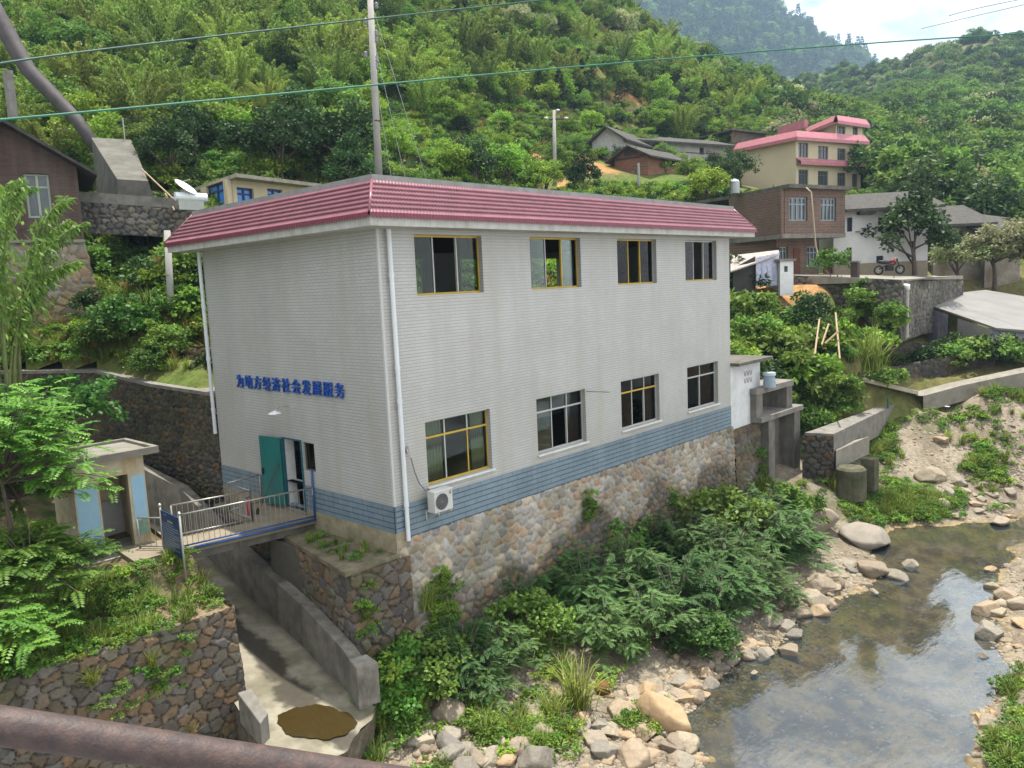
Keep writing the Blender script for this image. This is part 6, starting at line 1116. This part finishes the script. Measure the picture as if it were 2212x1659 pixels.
while cnt<250 and tries<9000:
    tries+=1; P,d=hillpt(r5,42,150); px,py,w_=proj(P)
    if py>440 or (px>1560 and py>380) or px<-80 or px>1760: continue
    if 1000<px<1420 and py>300 and r5.random()<.6: continue
    if d<56 and 780<px: continue
    k=kindat(px,py,r5); s=r5.uniform(.6,1.15)*(1.1 if d>90 else .85)*(.72 if (px>830 and k!='pale') else 1.)
    if any(np.hypot(P[0]-q[0],P[1]-q[1])<.62*(s+q[2])*2.0 for q in placed): continue
    if blocked(P,1.9*s,hts[k]*s): continue
    placed.append((P[0],P[1],s)); hillobj.append((k,px,py,put(k,P-(0,0,.15),s,r5.uniform(0,6.28),LAB[k][0],cat='bamboo' if k=='bamboo' else 'tree',group=LAB[k][1],name={'bamboo':'bamboo_clump','conifer':'conifer'}.get(k,'hillside_tree')))); cnt+=1
ORD='first second third fourth fifth sixth seventh eighth ninth tenth eleventh twelfth thirteenth fourteenth fifteenth sixteenth seventeenth eighteenth nineteenth twentieth'.split()
def ordn(i): return ORD[i] if i<20 else ('twenty '+ORD[i-20] if i<39 else 'far')
def orderlabels(items,fmt):
    for i,(x,o) in enumerate(sorted(items,key=lambda q:q[0])): o['label']=fmt%ordn(i)
SH={'bright':'bright green round tree','mid':'mid green leafy tree','dark':'dark dense tree','bamboo':'feathery bamboo clump','conifer':'dark pointed conifer','pale':'cream blossoming tree'}
for k in SH:
    for nm,y0,y1 in (('topmost',-900,70),('upper',70,150),('middle',150,230),('lower',230,310),('lowest',310,900)):
        orderlabels([(px,o) for kk,px,py,o in hillobj if kk==k and y0<=py<y1],SH[k]+', %s from the left in the '+nm+' row of the hillside')
# dense mass between them
def mass(name,label,n,gen,keyf,smin,smax,rw,h,cat='vegetation',zoff=-.2):
    pts=[];ss=[];t=0
    while len(pts)<n and t<n*4:
        t+=1; P=gen()
        if P is None: continue
        s=r5.uniform(smin,smax)*(.62 if (P[0]<2 and P[1]<24) else 1)
        if blocked(P,rw*s,h*s): continue
        pts.append(P+(0,0,zoff*s)); ss.append(s)
    n=len(pts); return scatter(name,label,cat,np.array(pts),np.array(ss),r5.uniform(0,6.28,n),keyf)
def g_un():
    P,d=hillpt(r5,24,165,-35,26); px,py,w_=proj(P)
    x,y=P[0],P[1]
    if x<.3 and (y<12.5 or x<np.interp(y,*WALLX)+.9): return None
    if .2<x<17.6 and y<11: return None
    if 1560<px<2030 and 560<py<620: return None
    if x<2.5 and y<22 and r5.random()<.6: return None
    if x>17 and y<np.interp(x,*YB)+1.0: return None
    for p,rr in ORANGE:
        if np.hypot(x-p[0],y-p[1])<rr*.8 and r5.random()<.85: return None
    if 120<px<460 and 425<py<460: return None
    return P
mass('hillside_undergrowth','low green bushes covering the hillside and the slopes by the houses',6800,g_un,[PR['bush'][i].me for i in (0,1,3,4,0,2)],.45,1.25,1.0,1.2)
mass('hillside_grass','pale green grass tufts between the bushes on the slopes',5200,g_un,[k.me for k in PR['tuft']],.9,1.9,.4,.8,'grass',0)
def g_sl():
    x,y=r5.uniform(-4,4),r5.uniform(12.5,24); P=np.array((x,y,float(Gn(x,y))))
    if x<np.interp(y,*WALLX)+.5 or (x>.2 and y<14): return None
    return P
mass('slope_grass','pale yellow green grass on the slope between the dark wall and the road',1100,g_sl,[PR['tuft'][0].me,PR['tuft'][1].me,PR['tuft'][2].me,PR['weed'][1].me,PR['weed'][2].me],.8,1.5,.3,.5,'grass',0)
def g_for():
    P,d=hillpt(r5,75,175,-34,24); px,py,w_=proj(P)
    if px>1000 and py>330: return None
    if (1000<px<1400 and py>230): return None
    return P
mass('hillside_forest','dense green forest filling the upper hillside between the nearer trees',650,g_for,[PR['bright'][0].me,PR['mid'][1].me,PR['bright'][1].me,PR['bamboo'][0].me,PR['mid'][0].me],.7,1.15,2,4.5,'forest')
def g_right():
    a=YAW-math.radians(r5.uniform(13,40)); d=math.exp(r5.uniform(math.log(90),math.log(462))); x,y=CAM[0]+d*math.cos(a),CAM[1]+d*math.sin(a); P=np.array((x,y,float(Gn(x,y)))); px,py,w_=proj(P)
    if px<1560 and d<170: return None
    return P if (px>1690 or d>150) else None
mass('right_hill_forest','dense mixed forest covering the hill on the right side of the valley',3600,g_right,[k.me for k in PR['far']]+[PR['far'][0].me,PR['far'][1].me,PR['far'][0].me,PR['far'][2].me,PR['far'][1].me],.65,1.35,3,5,'forest')
# --- named trees of the village side
def at_(px,py,Hf=Gn,d0=24): P=gpix(px,py,Hf,d0); return P
for (px,py,d,kind,s,lab,sz) in [(1972,606,48.5,('dark',0),1.15,'dark round fruit tree in front of the white house',None),(2068,618,69,('pale',0),.95,'bush with cream flowers right of the dark fruit tree',None),(2145,625,69.5,('pale',1),1.2,'large cream flowering tree above the grey sheet roof',None),(2225,625,70,('pale',0),1.25,'cream flowering tree cut by the right edge above the grey sheet roof',None),
    (1490,400,86,('mid',0),.75,'tree with drooping branches in front of the long farmhouse',None),(1570,420,74,('dark',1),.8,'dark tree between the long farmhouse and the brick house',None),(1600,405,80,('dark',2),.85,'dark tree left of the yellow building',None),(1100,420,62,('bright',1),1.0,'bright tree just above the middle of the pink roof',None),(1030,425,58,('dark',2),.95,'dark bush like tree above the pink roof left of the utility pole',None),(1262,425,66,('dark',0),.75,'dark tree right of the hillside utility pole',None),(980,415,56,('bright',2),.8,'small bright tree above the pink roof right of the stay wires',None),(1180,432,60,('bright',0),.7,'low bright tree at the foot of the hillside utility pole',None),(1440,440,66,('bright',2),.45,'bright bushy tree below the long farmhouse',None),(1530,452,60,('bright',1),.8,'bright bushy tree left of the water tank',None),(1330,440,64,('bright',0),.4,'low bright bush tree below the orange brick shed',None),(1370,455,60,('bright',2),.42,'yellowish low tree behind the right half of the roof',None),
    (1184,236,102,('bright',1),.85,'round bright tree standing alone above the hillside utility pole',None),(1210,240,112,('conifer',0),.9,'tall dark conifer on the slope left of the farmhouses',None),(720,290,62,('bright',0),.8,'bright tree left of the tall concrete pole',None),(450,345,52,('mid',2),1.0,'leafy tree behind the anchor block',None),(540,352,50,('bright',1),.85,'bright leafy tree above the blue windows',None),(360,360,49,('bright',2),.75,'bright shrub like tree right of the anchor block',None),(640,380,50,('dark',0),1.1,'dark shady tree above the roadside building',None),(740,390,50,('dark',1),1.05,'dark shady tree left of the tall concrete pole',None)]:
    P=gpix(px,py,Gn,24); P=P if P is not None and proj(P)[2]>d*.75 and kind[0]!='pale' else PD(px,py,d); P[2]-=.15; s*=(proj(P)[2]/d if kind[0]!='pale' else 1); put(kind,P,s,px*.1,lab,name='tree',sz=sz)
# village side bushes, individual
vb=[(1600,640,42,1.6,'dark'),(1600,700,38,1.5,'mid'),(1625,745,36,1.3,'mid'),(1690,800,39,1.9,'mid'),(1650,700,40,1.2,'dark'),(1725,850,39,1.9,'bright'),(1770,880,40,1.6,'mid'),(1800,862,41,1.2,'mid'),(1760,840,41,1.6,'mid'),(1880,770,46,1.5,'bright'),(1900,835,46,1.2,'mid'),(2050,775,49,1.3,'dark'),(2125,785,49,1.6,'mid'),(2185,785,49,1.4,'dark'),(1750,690,43,1.2,'dark'),(1830,640,46.5,1.1,'mid'),(1990,800,48,1.2,'dark'),(2075,795,48.5,1.0,'mid'),(2090,785,50,1.3,'mid'),(2150,790,50,1.5,'dark'),(2205,792,50,1.5,'mid'),(2030,785,50,1.1,'mid'),(1780,740,40,1.1,'bright'),(1870,650,45.2,1.0,'mid')]
vbo=[]
for i,(px,py,d,s,k) in enumerate(vb):
    P=gpix(px,py,Gn,24); P=P if P is not None else PD(px,py,d); P[2]-=.1; s*=proj(P)[2]/d; vbo.append((k,px,put(('bush',{'bright':0,'mid':1,'dark':2}[k]),P,s,i*1.3,{'bright':'bright green bush on the overgrown slope below the village yard','mid':'mid green bush on the overgrown slope below the village yard','dark':'dark bush on the overgrown slope below the village yard'}[k],'bush','bushes on the slope below the village',name='bush')))
for k,a in (('bright','bright green bush'),('mid','mid green bush'),('dark','dark bush')): orderlabels([(px,o) for kk,px,o in vbo if kk==k],a+', %s from the left, on the slope below the village yard')
put(('leafy',1),PD(1795,600,49.5),1.1,1,'potted looking green shrub at the edge of the yard by the pale hose','shrub',name='shrub')
put(('reed',0),PD(1880,800,38),1.6,1,'spiky grass clump in the middle of the overgrown slope','plant',name='grass_clump')
# --- slope left of the tiled building
sl=[(280,745,30.5,1.35,('leafy',1),'large leaved dark green bush above the dark wall coping'),(230,760,30,1.,('leafy',0),'smaller leafy bush left of the large leaved bush'),(350,765,30.2,.8,('leafy',2),'fresh green bush right of the large leaved bush'),(330,700,31.5,1.2,('reed',0),'tall reed like grass behind the large leaved bush'),(400,505,38,1.5,('bush',2),'dark bush under the road wall near the pink roof'),(330,520,38,1.3,('bush',3),'green bush under the road wall'),(240,480,38.3,1.1,('bush',2),'dark ivy bush on the left part of the road wall'),(420,600,34,1.5,('bush',1),'green bush beside the left edge of the building roof'),(425,690,31.5,1.2,('bush',4),'fresh green bush between the grey post and the building'),(320,810,30,.7,('leafy',1),'creeper hanging on the round stone wall'),(280,600,35,1.3,('bush',4),'pale green bush on the middle of the grassy slope'),(230,560,36.5,1.1,('bush',0),'bright bush beside the hut base wall'),(370,640,33.5,1.2,('bush',0),'bright bush just right of the grey post'),(190,465,37,1.0,('bush',4),'fresh green shrub between the brick hut and anchor block')]
for px,py,d,s,k,lab in sl:
    P=gpix(px,py,Gn,27); P[2]-=.1; put(k,P,s*min(1.3,proj(P)[2]/d),px*.3,lab,'bush',name='bush')
for x,y,sz_,lab in ((-1.6,16.6,.9,'round bush just behind the bend of the dark wall coping'),(-2.6,17.6,.8,'bush behind the left part of the dark wall coping'),(-3.9,18.3,.9,'leftmost bush behind the dark wall coping')): put(('bush',1),(x,y,3.75),sz_,x,lab,'bush',name='bush')
# --- river shrubs
R_=lambda px,py: gpix(px,py,HR,12,80)
rs=[(1090,1330,.95,'mimosa'),(1180,1300,1.25,'mimosa'),(1150,1390,.8,'leafy'),(1270,1330,1.3,'mimosa'),(1290,1400,.95,'mimosa'),(1370,1290,1.2,'mimosa'),(1400,1390,1.15,'mimosa'),(1460,1330,1.35,'mimosa'),(1500,1400,.9,'mimosa'),(1560,1330,1.2,'mimosa'),(1570,1250,1.4,'mimosa'),(1630,1290,1.1,'mimosa'),(1650,1210,1.5,'mimosa'),(1700,1200,1.2,'mimosa'),(1480,1230,1.3,'mimosa'),(1400,1210,1.1,'mimosa'),(1560,1180,1.2,'leafy'),(1330,1215,1.0,'leafy'),(1650,1130,1.1,'mimosa'),(1720,1150,.9,'leafy'),(1080,1440,.9,'mimosa'),(1000,1470,1.,'mimosa'),(930,1500,.8,'leafy'),(860,1540,.75,'leafy'),(1040,1500,.8,'mimosa'),(1530,1420,.7,'leafy'),(1230,1270,1.,'mimosa'),(850,1480,.7,'leafy')]
rso=[]
for i,(px,py,s,k) in enumerate(rs):
    P=R_(px,py); rso.append((k,px,py,put(k,P-(0,0,.1),s*1.3,i*.9,'feathery blue green shrub growing at the foot of the foundation wall' if k=='mimosa' else 'dense round leaved shrub at the foot of the foundation wall','shrub','feathery shrubs by the foundation wall' if k=='mimosa' else 'round leaved shrubs by the foundation wall',name='shrub')))
for k,a in (('mimosa','feathery blue green shrub'),('leafy','dense round leaved shrub')):
    for nm,y0,y1 in (('back',0,1290),('front',1290,1900)): orderlabels([(px,o) for kk,px,py,o in rso if kk==k and y0<=py<y1],a+', %s from the left in the '+nm+' row below the foundation wall')
for px,py,s,lab in ((1250,1530,1.05,'tall pale grass clump among the river stones below the shrubs'),(1160,1420,.9,'tall grass clump beside the large leaved plant'),(960,1430,.8,'grass clump at the foot of the dark corner of the wall'),(1190,1560,.6,'small grass clump left of the tall pale clump')):
    put('reed',R_(px,py),s,px,lab,'plant',name='grass_clump')
P=PY(925,1290,-.25); put('reed',P-(0,0,.3),.62,1.,'pale grass tuft growing out of the stone wall below the downpipe','plant',name='grass_clump')
fb,fc=bamboo(58,7.5,3.0,22,.24,330,G_mid,M_culm); PR['finebamboo']=[proto(fb,fc)]
fern=pinnate_shrub(301,9,.7,.45,leafmat('leaf_yellow',(.22,.30,.02),(.40,.44,.04),trans=.5),nl=4,L=.5,npair=16,ll=.13,lw=.022,z0=.1); PR['fern']=[proto(*fern)]
put('fern',R_(930,1505)+(0,0,.45),.8,2.,'yellow green fern beside the end of the channel','plant',name='fern')
# vines on walls
def vine(label,c,ru,rv,axis,s=.9,n=26,k='weed'):
    r=np.random.default_rng(int(abs(c[0]*97+c[2]*31))); me_=[x.me for x in PR[k]]; q=r.normal(size=(n,2))*.5; P=np.array(c)[None]+np.stack([q[:,0]*ru*(axis=='x'),q[:,0]*ru*(axis=='y'),q[:,1]*rv],1); Vs=[];Fs=[];Ts=[];o_=0
    return scatter('creeper',label,'creeper',P,r.uniform(.5,1.3,n)*s,r.uniform(0,6.28,n),me_)
vine('green creeper on the foundation wall near the dark corner',PY(950,1330,-.12),.45,1.1,'x',.8,34); vine('creeper with small leaves on the wall below the second lower window',PY(1270,1100,-.1),.25,.5,'x',.8,14); vine('small creeper on the wall right of the shrubs',PY(1450,1080,-.1),.25,.45,'x',.7,10); vine('creeper on the ledge wall corner',PY(790,1330,-.12),.35,.7,'x',.6,16); vine('green creeper under the white shed',PY(1640,1000,-.1),.4,.6,'x',.8,16)
vine('green plant mass hanging at the end of the channel side wall',R_(830,1560)+(0,0,.35),.55,.5,'x',1.2,60); vine('weeds on the stone retaining wall of the bank',PY(330,1480,1.3),1.0,.5,'x',.6,22)
vine('creepers covering the left part of the village retaining wall',PD(1868,662,47.4),1.1,.8,'x',1.8,34); vine('creepers on the right part of the village retaining wall',PD(1925,690,46.0),.7,.5,'x',2.0,20)
# weeds and grass on the left bank and ledge
r6=np.random.default_rng(66); pts=[];s6=[];
while len(pts)<1500:
    x,y=r6.uniform(-10,-3.45),r6.uniform(1.5,9)
    if -5.6<x<-3.0 and 3.7<y<7.6: continue
    if np.hypot(x+4.1,(y-2.3))<.9 and r6.random()<.75: continue
    if x>float(xl(y))-.05: continue
    pts.append((x,y,float(BZ(x,y)))); s6.append(r6.uniform(.35,.8))
scatter('bank_grass','green grass and weeds covering the left bank','grass',pts,s6,r6.uniform(0,6.28,len(pts)),[k.me for k in PR['tuft'][:2]+PR['weed']+PR['weed']])
pts=[(r6.uniform(-1.3,-.1),r6.uniform(.25,3.3),-.33) for _ in range(60)]; pts=[p for p in pts if r6.random()<.7 and p[0]>-1.2+.15*p[1]]
scatter('ledge_weeds','low weeds growing on the ledge at the building corner','grass',pts,r6.uniform(.25,.5,len(pts)),r6.uniform(0,6.28,len(pts)),[k.me for k in PR['tuft'][:1]+PR['weed']])
for px,py,y_,lab in ((330,1440,1.25,'grass tuft hanging from the upper part of the bank retaining wall'),(410,1600,1.2,'lone grass tuft low on the bank retaining wall'),(200,1480,1.25,'grass tuft on the left of the bank retaining wall')): put('tuft',PY(px,py,y_),.7,px,lab,'plant',name='grass_tuft')
pts=[];s6=[]
while len(pts)<900:
    x,y=r6.uniform(-3,20),r6.uniform(-3.2,-.2)
    if y<-1.4-.25*vnoise(x,y,77,3,.5)*6 : 
        if r6.random()<.93: continue
    pts.append((x,y,float(HR(x,y)))); s6.append(r6.uniform(.5,1.3))
for _ in range(500):
    px,py=r6.normal(1950,55),r6.normal(1095,18); P=gpix(px,py,HR,12,80)
    if P is not None and P[2]>-4.7: pts.append(tuple(P)); s6.append(r6.uniform(.5,1.1))
for (cx,cy,sx,sy,nn_) in ((2135,1000,28,38,110),(1790,1010,30,30,80),(2080,905,50,10,35),(2180,850,30,12,60),(1890,960,30,30,120),(2180,1620,22,30,70),(2180,1480,12,30,50),(1130,1600,60,25,90),(1390,1560,25,12,40)):
    for _ in range(nn_):
        P=gpix(r6.normal(cx,sx),r6.normal(cy,sy),HR,12,80)
        if P is not None and P[2]>-4.7: pts.append(tuple(P)); s6.append(r6.uniform(.4,1.1))
scatter('riverside_weeds','green weeds and grass on the river banks','grass',pts,s6,r6.uniform(0,6.28,len(pts)),[k.me for k in PR['tuft'][:2]+PR['weed']+PR['weed']])
# --- foreground trees with compound leaves
def compound_tree(name,label,base,h,R_,seed,nb,m=G_fresh):
    t=thing(name,label,'tree',base); me,st=pinnate_shrub(seed,nb,R_,h*.55,m,nl=9,L=.52,npair=9,ll=.15,lw=.028,z0=0)
    c=bpy.data.objects.new('crown',me); COL.objects.link(c); c.parent=t; c.location=(0,0,h*.45); s_=bpy.data.objects.new('branches',st); COL.objects.link(s_); s_.parent=t; s_.location=(0,0,h*.45)
    b=MB(); b.tube([(0,0,-.3),(.1,.05,h*.25),(0,.0,h*.5)],[.07,.055,.03],8); b.build('trunk',M_bark,t,local=True)
compound_tree('young_tree','tall young tree with long compound leaves left of the toilet hut',(-7.0,4.3,-.3),5.9,2.7,401,95)
compound_tree('young_tree','second young tree with compound leaves hanging over the hut roof',(-6.4,5.6,-.1),4.0,2.2,402,60)
compound_tree('young_tree','low young tree with bright compound leaves in front of the hut corner',(-7.0,3.0,-.5),2.6,1.8,403,70)
compound_tree('young_tree','low compound leaved sapling at the left edge of the bank',(-8.1,1.9,-.75),1.9,1.4,404,45)
put(('finebamboo',0),PD(-10,900,27),1.15,.5,'bamboo with drooping leaves at the left edge in front of the brick hut','bamboo',name='bamboo_clump'); put(('finebamboo',0),PD(-120,800,33),1.15,1.5,'bamboo partly outside the left edge beside the brick hut','bamboo',name='bamboo_clump')
put(('leafy',1),PD(60,1010,25),1.5,1,'shady bush behind the young trees at the left edge','bush',name='bush'); put(('leafy',1),PD(150,960,27),1.4,2,'shady bush behind the young trees near the dark wall','bush',name='bush')
for px,py,s in ((30,1380,.9),(0,1440,.8),(90,1340,.7)): put('reed',gpix(px,py,BZ,10,60) if gpix(px,py,BZ,10,60) is not None else PD(px,py,17),s,px,{30:'dark grass clump at the left edge of the bank',0:'lowest grass clump at the left edge of the bank',90:'grass clump right of the others on the left bank'}[px],'plant',name='grass_clump')
# --- stones
def stone(px,py,wpx,lab,k,sz=.75,asp=.8,rz=0,grp=None,sink=.25,Hf=HR):
    if isinstance(k,str): grp=k; k=int(r7.integers(7)); sz=r7.uniform(.5,.9); asp=1
    P=gpix(px,py,Hf,10,90); 
    if P is None: return
    w_=proj(P)[2]; s=wpx*w_/F_PX/2*1.38; o=bpy.data.objects.new('boulder' if s>.28 else 'stone',RK[k%len(RK)]); COL.objects.link(o); o.location=(float(P[0]),float(P[1]),float(max(P[2],-4.78)+s*sz*(.55-sink))); o.rotation_euler=(r6.uniform(-.2,.2),r6.uniform(-.2,.2),rz if rz else r6.uniform(0,6.28)); o.scale=(s,s*asp*1.1,s*sz*1.35); tag(o,lab,'boulder' if s>.28 else 'stone',grp)
for a in [(1875,1175,100,'biggest pale boulder at the water edge, upper end of the pool',0),(1880,1240,62,'pale split boulder just below the biggest one',1),(1935,1255,42,'pale pointed stone standing in the water',2),(1965,1233,26,'small flat stone in the water right of the pointed stone',3),(1765,1140,70,'long pale boulder at the foot of the shrubs',4),(1755,1310,55,'round greenish boulder by the water',5),(1770,1275,50,'flat boulder behind the round greenish one',6),(1705,1418,42,'whitish angular stone at the water edge alone',1),(1630,1465,18,'small round stone in the brown shallows',2),(1546,1435,26,'narrow pale stone at the shallows by the shrubs',3),(1640,1400,26,'pale stone above the whitish angular stone',4),
 (1435,1570,95,'large mossy boulder at the left edge of the pool',5,1.1),(1365,1640,78,'broad pale boulder below the mossy one',6),(1345,1545,72,'grey flat boulder beside the reddish pot',0),(1298,1575,36,'slate grey oblong stone between two pale boulders',1,.9),(1263,1570,38,'orange angular stone beside the slate grey oblong stone',2),(1160,1650,70,'big pale rounded boulder at the bottom edge',3),(1060,1645,50,'long tan stone at the bottom edge',4,.6),(975,1620,64,'big dark grey stone at the bottom',5),(965,1545,72,'brown boulder below the weeds',6),(888,1575,42,'dark boulder right of the channel mouth',0),(925,1590,38,'tan stone between the brown and dark boulders',1),(845,1615,36,'round tan stone near the channel mouth',2),(1500,1510,40,'pale flat stone at the water line',3),(1460,1620,50,'pale boulder at the bottom by the water',4),(1210,1620,36,'tan slab among the river stones',5,.5),(2010,1035,50,'pale boulder on the far gravel bar',6),(2070,1045,30,'cream stone right of the pale boulder on the gravel bar',0),(2033,955,30,'slate blue boulder on the gravel bar',1),(2160,1130,50,'flat pale stone at the upper end of the water',2,.5),(1600,1330,50,'brown boulder under the shrubs',3),(1530,1325,60,'tan rock face showing under the shrubs',4),(1890,1285,18,'small white stone in the water left of the pointed stone',5),(1870,1268,22,'small cream stone at the water edge below the split boulder',6),(1410,1500,60,'grey boulder behind the mossy one',2),(1120,1605,34,'flat tan stone in the middle of the stone bank',5,.5)]:
    stone(a[0],a[1],a[2],a[3],a[4],*(a[5:] or ()))
r7=np.random.default_rng(77); n7=0
bankpts=[(830,1650),(1000,1600),(1200,1650),(1350,1540),(1480,1510),(1560,1440),(1640,1400),(1700,1340),(1780,1280),(1850,1230)]
while n7<210:
    u=r7.random()
    if u<.42: px,py=r7.uniform(830,1480),r7.uniform(1530,1659)
    elif u<.72: t=r7.random()*(len(bankpts)-1-3)+3; i=int(t); i=min(i,len(bankpts)-2); px=bankpts[i][0]+(bankpts[i+1][0]-bankpts[i][0])*(t-i)+r7.normal(0,26); py=bankpts[i][1]+(bankpts[i+1][1]-bankpts[i][1])*(t-i)+r7.normal(-8,16)
    elif u<.86: px,py=r7.uniform(1990,2212),r7.uniform(1030,1120)
    else: px,py=r7.uniform(2120,2212),r7.uniform(1200,1659)
    stone(px,py,(r7.uniform(18,62) if u<.42 else r7.uniform(16,46))*(1 if py>1250 else .6),*(('middle sized stone among many on the near stone bank','loose stones on the near stone bank') if u<.42 else ('middle sized pale stone among many along the left water edge','loose stones along the left water edge') if u<.72 else ('middle sized stone among many on the far gravel bar','loose stones on the far gravel bar') if u<.86 else ('small pale stone among many on the right bank','loose stones on the right bank'))); n7+=1
pts=[];s7=[];
while len(pts)<16000:
    u=r7.random()
    if u<.40: px,py=r7.uniform(790,1520),r7.uniform(1440,1675)
    elif u<.68: t=r7.random()*(len(bankpts)-4)+3; i=min(int(t),len(bankpts)-2); px=bankpts[i][0]+(bankpts[i+1][0]-bankpts[i][0])*(t-i)+r7.normal(-10,60); py=bankpts[i][1]+(bankpts[i+1][1]-bankpts[i][1])*(t-i)+r7.normal(-5,32)
    elif u<.82: px,py=r7.uniform(1800,2230),r7.uniform(900,1130)
    elif u<.92: px,py=r7.uniform(2100,2230),r7.uniform(1160,1670)
    else: px,py=r7.uniform(1480,2150),r7.uniform(1250,1659)
    P=gpix(px,py,HR,10,90)
    if P is None: continue
    wet=P[2]<-4.74
    if 820<px<900 and py>1480 and P[1]>-.5: continue
    pts.append(tuple(P-(0,0,.01))); s7.append(r7.gamma(2.2,.022)+.025 if not wet else r7.uniform(.04,.12))
scatter('river_gravel','tan and grey pebbles and cobbles covering the river banks and bed','gravel',pts,np.clip(s7,.02,.22),r7.uniform(0,6.28,len(pts)),RS,tilt=r7.uniform(-.5,.5,len(pts)))
# reddish pot
P=gpix(1303,1500,HR,10,60); b=MB(); b.tube([P+(0,0,-.02),P+(0,0,.08),P+(0,0,.2),P+(0,0,.3),P+(0,0,.36)],[.10,.19,.22,.15,.06],18); o=b.build('clay_lump',mat('red_brown_clay',(.16,.055,.02),col2=(.09,.035,.02),rough=.7,vs=6,bump=.03,bs=10),None,smooth=True); tag(o,'round reddish brown clay like lump beside the tall pale grass clump','clay lump')
# ------------------------------------------------------------------ far ridges, mountain
def ridge(name,label,prof,dn,df,zb,seed,col,amp,m,na=260,nd=90,steep=1.6):
    px=np.array([p[0] for p in prof],float); ang=[]; top=[]
    for x_,y_ in prof: d=ray(x_,y_); ang.append(math.atan2(d[1],d[0])); top.append(CAM[2]+df*d[2]/math.hypot(d[0],d[1]))
    ang=np.array(ang)[::-1]; top=np.array(top)[::-1]; a=np.linspace(ang[0],ang[-1],na); T=np.interp(a,ang,top); t=np.linspace(0,1.15,nd); D=dn+(df-dn)*t; DD,AA=np.meshgrid(D,a,indexing='ij'); TT=np.repeat(T[None],nd,0); tt=np.repeat(t[:,None],na,1)
    X=CAM[0]+DD*np.cos(AA); Y=CAM[1]+DD*np.sin(AA); f=np.clip(tt,0,1)**steep; Z=zb+(TT-zb)*f+amp*vnoise(X,Y,seed,5,4/df)*np.clip(tt*2,0,1)*np.clip((1.02-tt)*3,0.15,1)-np.clip(tt-1,0,1)*df*.4
    Z=Z+amp*.5*np.abs(vnoise(AA*60+tt*3,tt*5,seed+2,4,1.))*.5*np.clip(tt*2,0,1)*np.clip((1-tt)*4,0,1)
    n=vnoise(AA*100,tt*4,seed+1,5,1.).ravel(); c=lerpc(col[0],col[1],smooth(-.35,.35,n)); st=(smooth(.12,.45,vnoise(AA*90+tt*2,tt*5,seed+4,4,1.))*smooth(.55,.75,tt)*smooth(1.02,.9,tt)).ravel()[:,None]*.5; c=c*(1-st)+np.array(col[2])*st
    return tag(link(name,grid_mesh(name,X,Y,Z,np.ones(X.shape,bool),c,m)),label,name.replace('_',' '),kind='structure'),(X,Y,Z)
M_mtn=mat('forested_rock',attr='Col',var=.2,vs=.02,rough=1,spec=.05,bump=4,bs=.08)
mtn,MG=ridge('mountain','tall misty blue green mountain with pale rock cliffs at the end of the valley',[(1150,-260),(1300,-200),(1450,-160),(1600,-80),(1660,-30),(1678,0),(1700,28),(1722,42),(1745,66),(1790,88),(1830,98),(1870,124),(1885,136),(1900,170),(1960,240),(2100,330),(2300,400)],560,1150,30,5,[(.012,.028,.018),(.028,.055,.028),(.11,.10,.085)],26,M_mtn,na=420,nd=160,steep=1.25)
rd,(X,Y,Z)=ridge('dark_ridge','dark pine covered ridge behind the near hillside',[(1100,-140),(1240,0),(1290,30),(1330,60),(1400,92),(1440,112),(1500,150),(1560,190),(1620,240),(1700,310),(1760,360),(1850,420)],200,300,20,8,[(.018,.032,.014),(.03,.05,.02),(.05,.05,.035)],4,M_ground,na=160,nd=60,steep=1.)
i=r7.integers(15,X.shape[0]-8,1500); j=r7.integers(0,X.shape[1],1500); scatter('pine_ridge_forest','dark pine forest along the ridge behind the near hillside','forest',np.stack([X[i,j],Y[i,j],Z[i,j]-.8],1),r7.uniform(.7,1.25,1500),r7.uniform(0,6.28,1500),[PR['farcon'][0].me,PR['farcon'][1].me,PR['far'][2].me])
X,Y,Z=MG
i=r7.integers(30,X.shape[0]-24,2600); j=r7.integers(0,X.shape[1],2600); scatter('mountain_forest','misty forest clothing the far mountain','forest',np.stack([X[i,j],Y[i,j],Z[i,j]-6],1),r7.uniform(1.8,4.2,2600),r7.uniform(0,6.28,2600),[PR['far'][2].me,PR['far'][1].me,PR['farcon'][0].me])
# ------------------------------------------------------------------ air
b=MB(); b.box(-120,1500,-260,1450,-14,470); hz=b.build('haze',None); hm=bpy.data.materials.new('haze'); hm.use_nodes=True; t=hm.node_tree; t.nodes.clear(); pv=N(t,'ShaderNodeVolumePrincipled'); pv.inputs['Color'].default_value=(.55,.77,1,1); pv.inputs['Density'].default_value=.00026; pv.inputs['Anisotropy'].default_value=.2; o=N(t,'ShaderNodeOutputMaterial'); t.links.new(pv.outputs[0],o.inputs['Volume']); hz.data.materials.append(hm); tag(hz,'pale blue summer haze filling the valley','haze',kind='stuff')
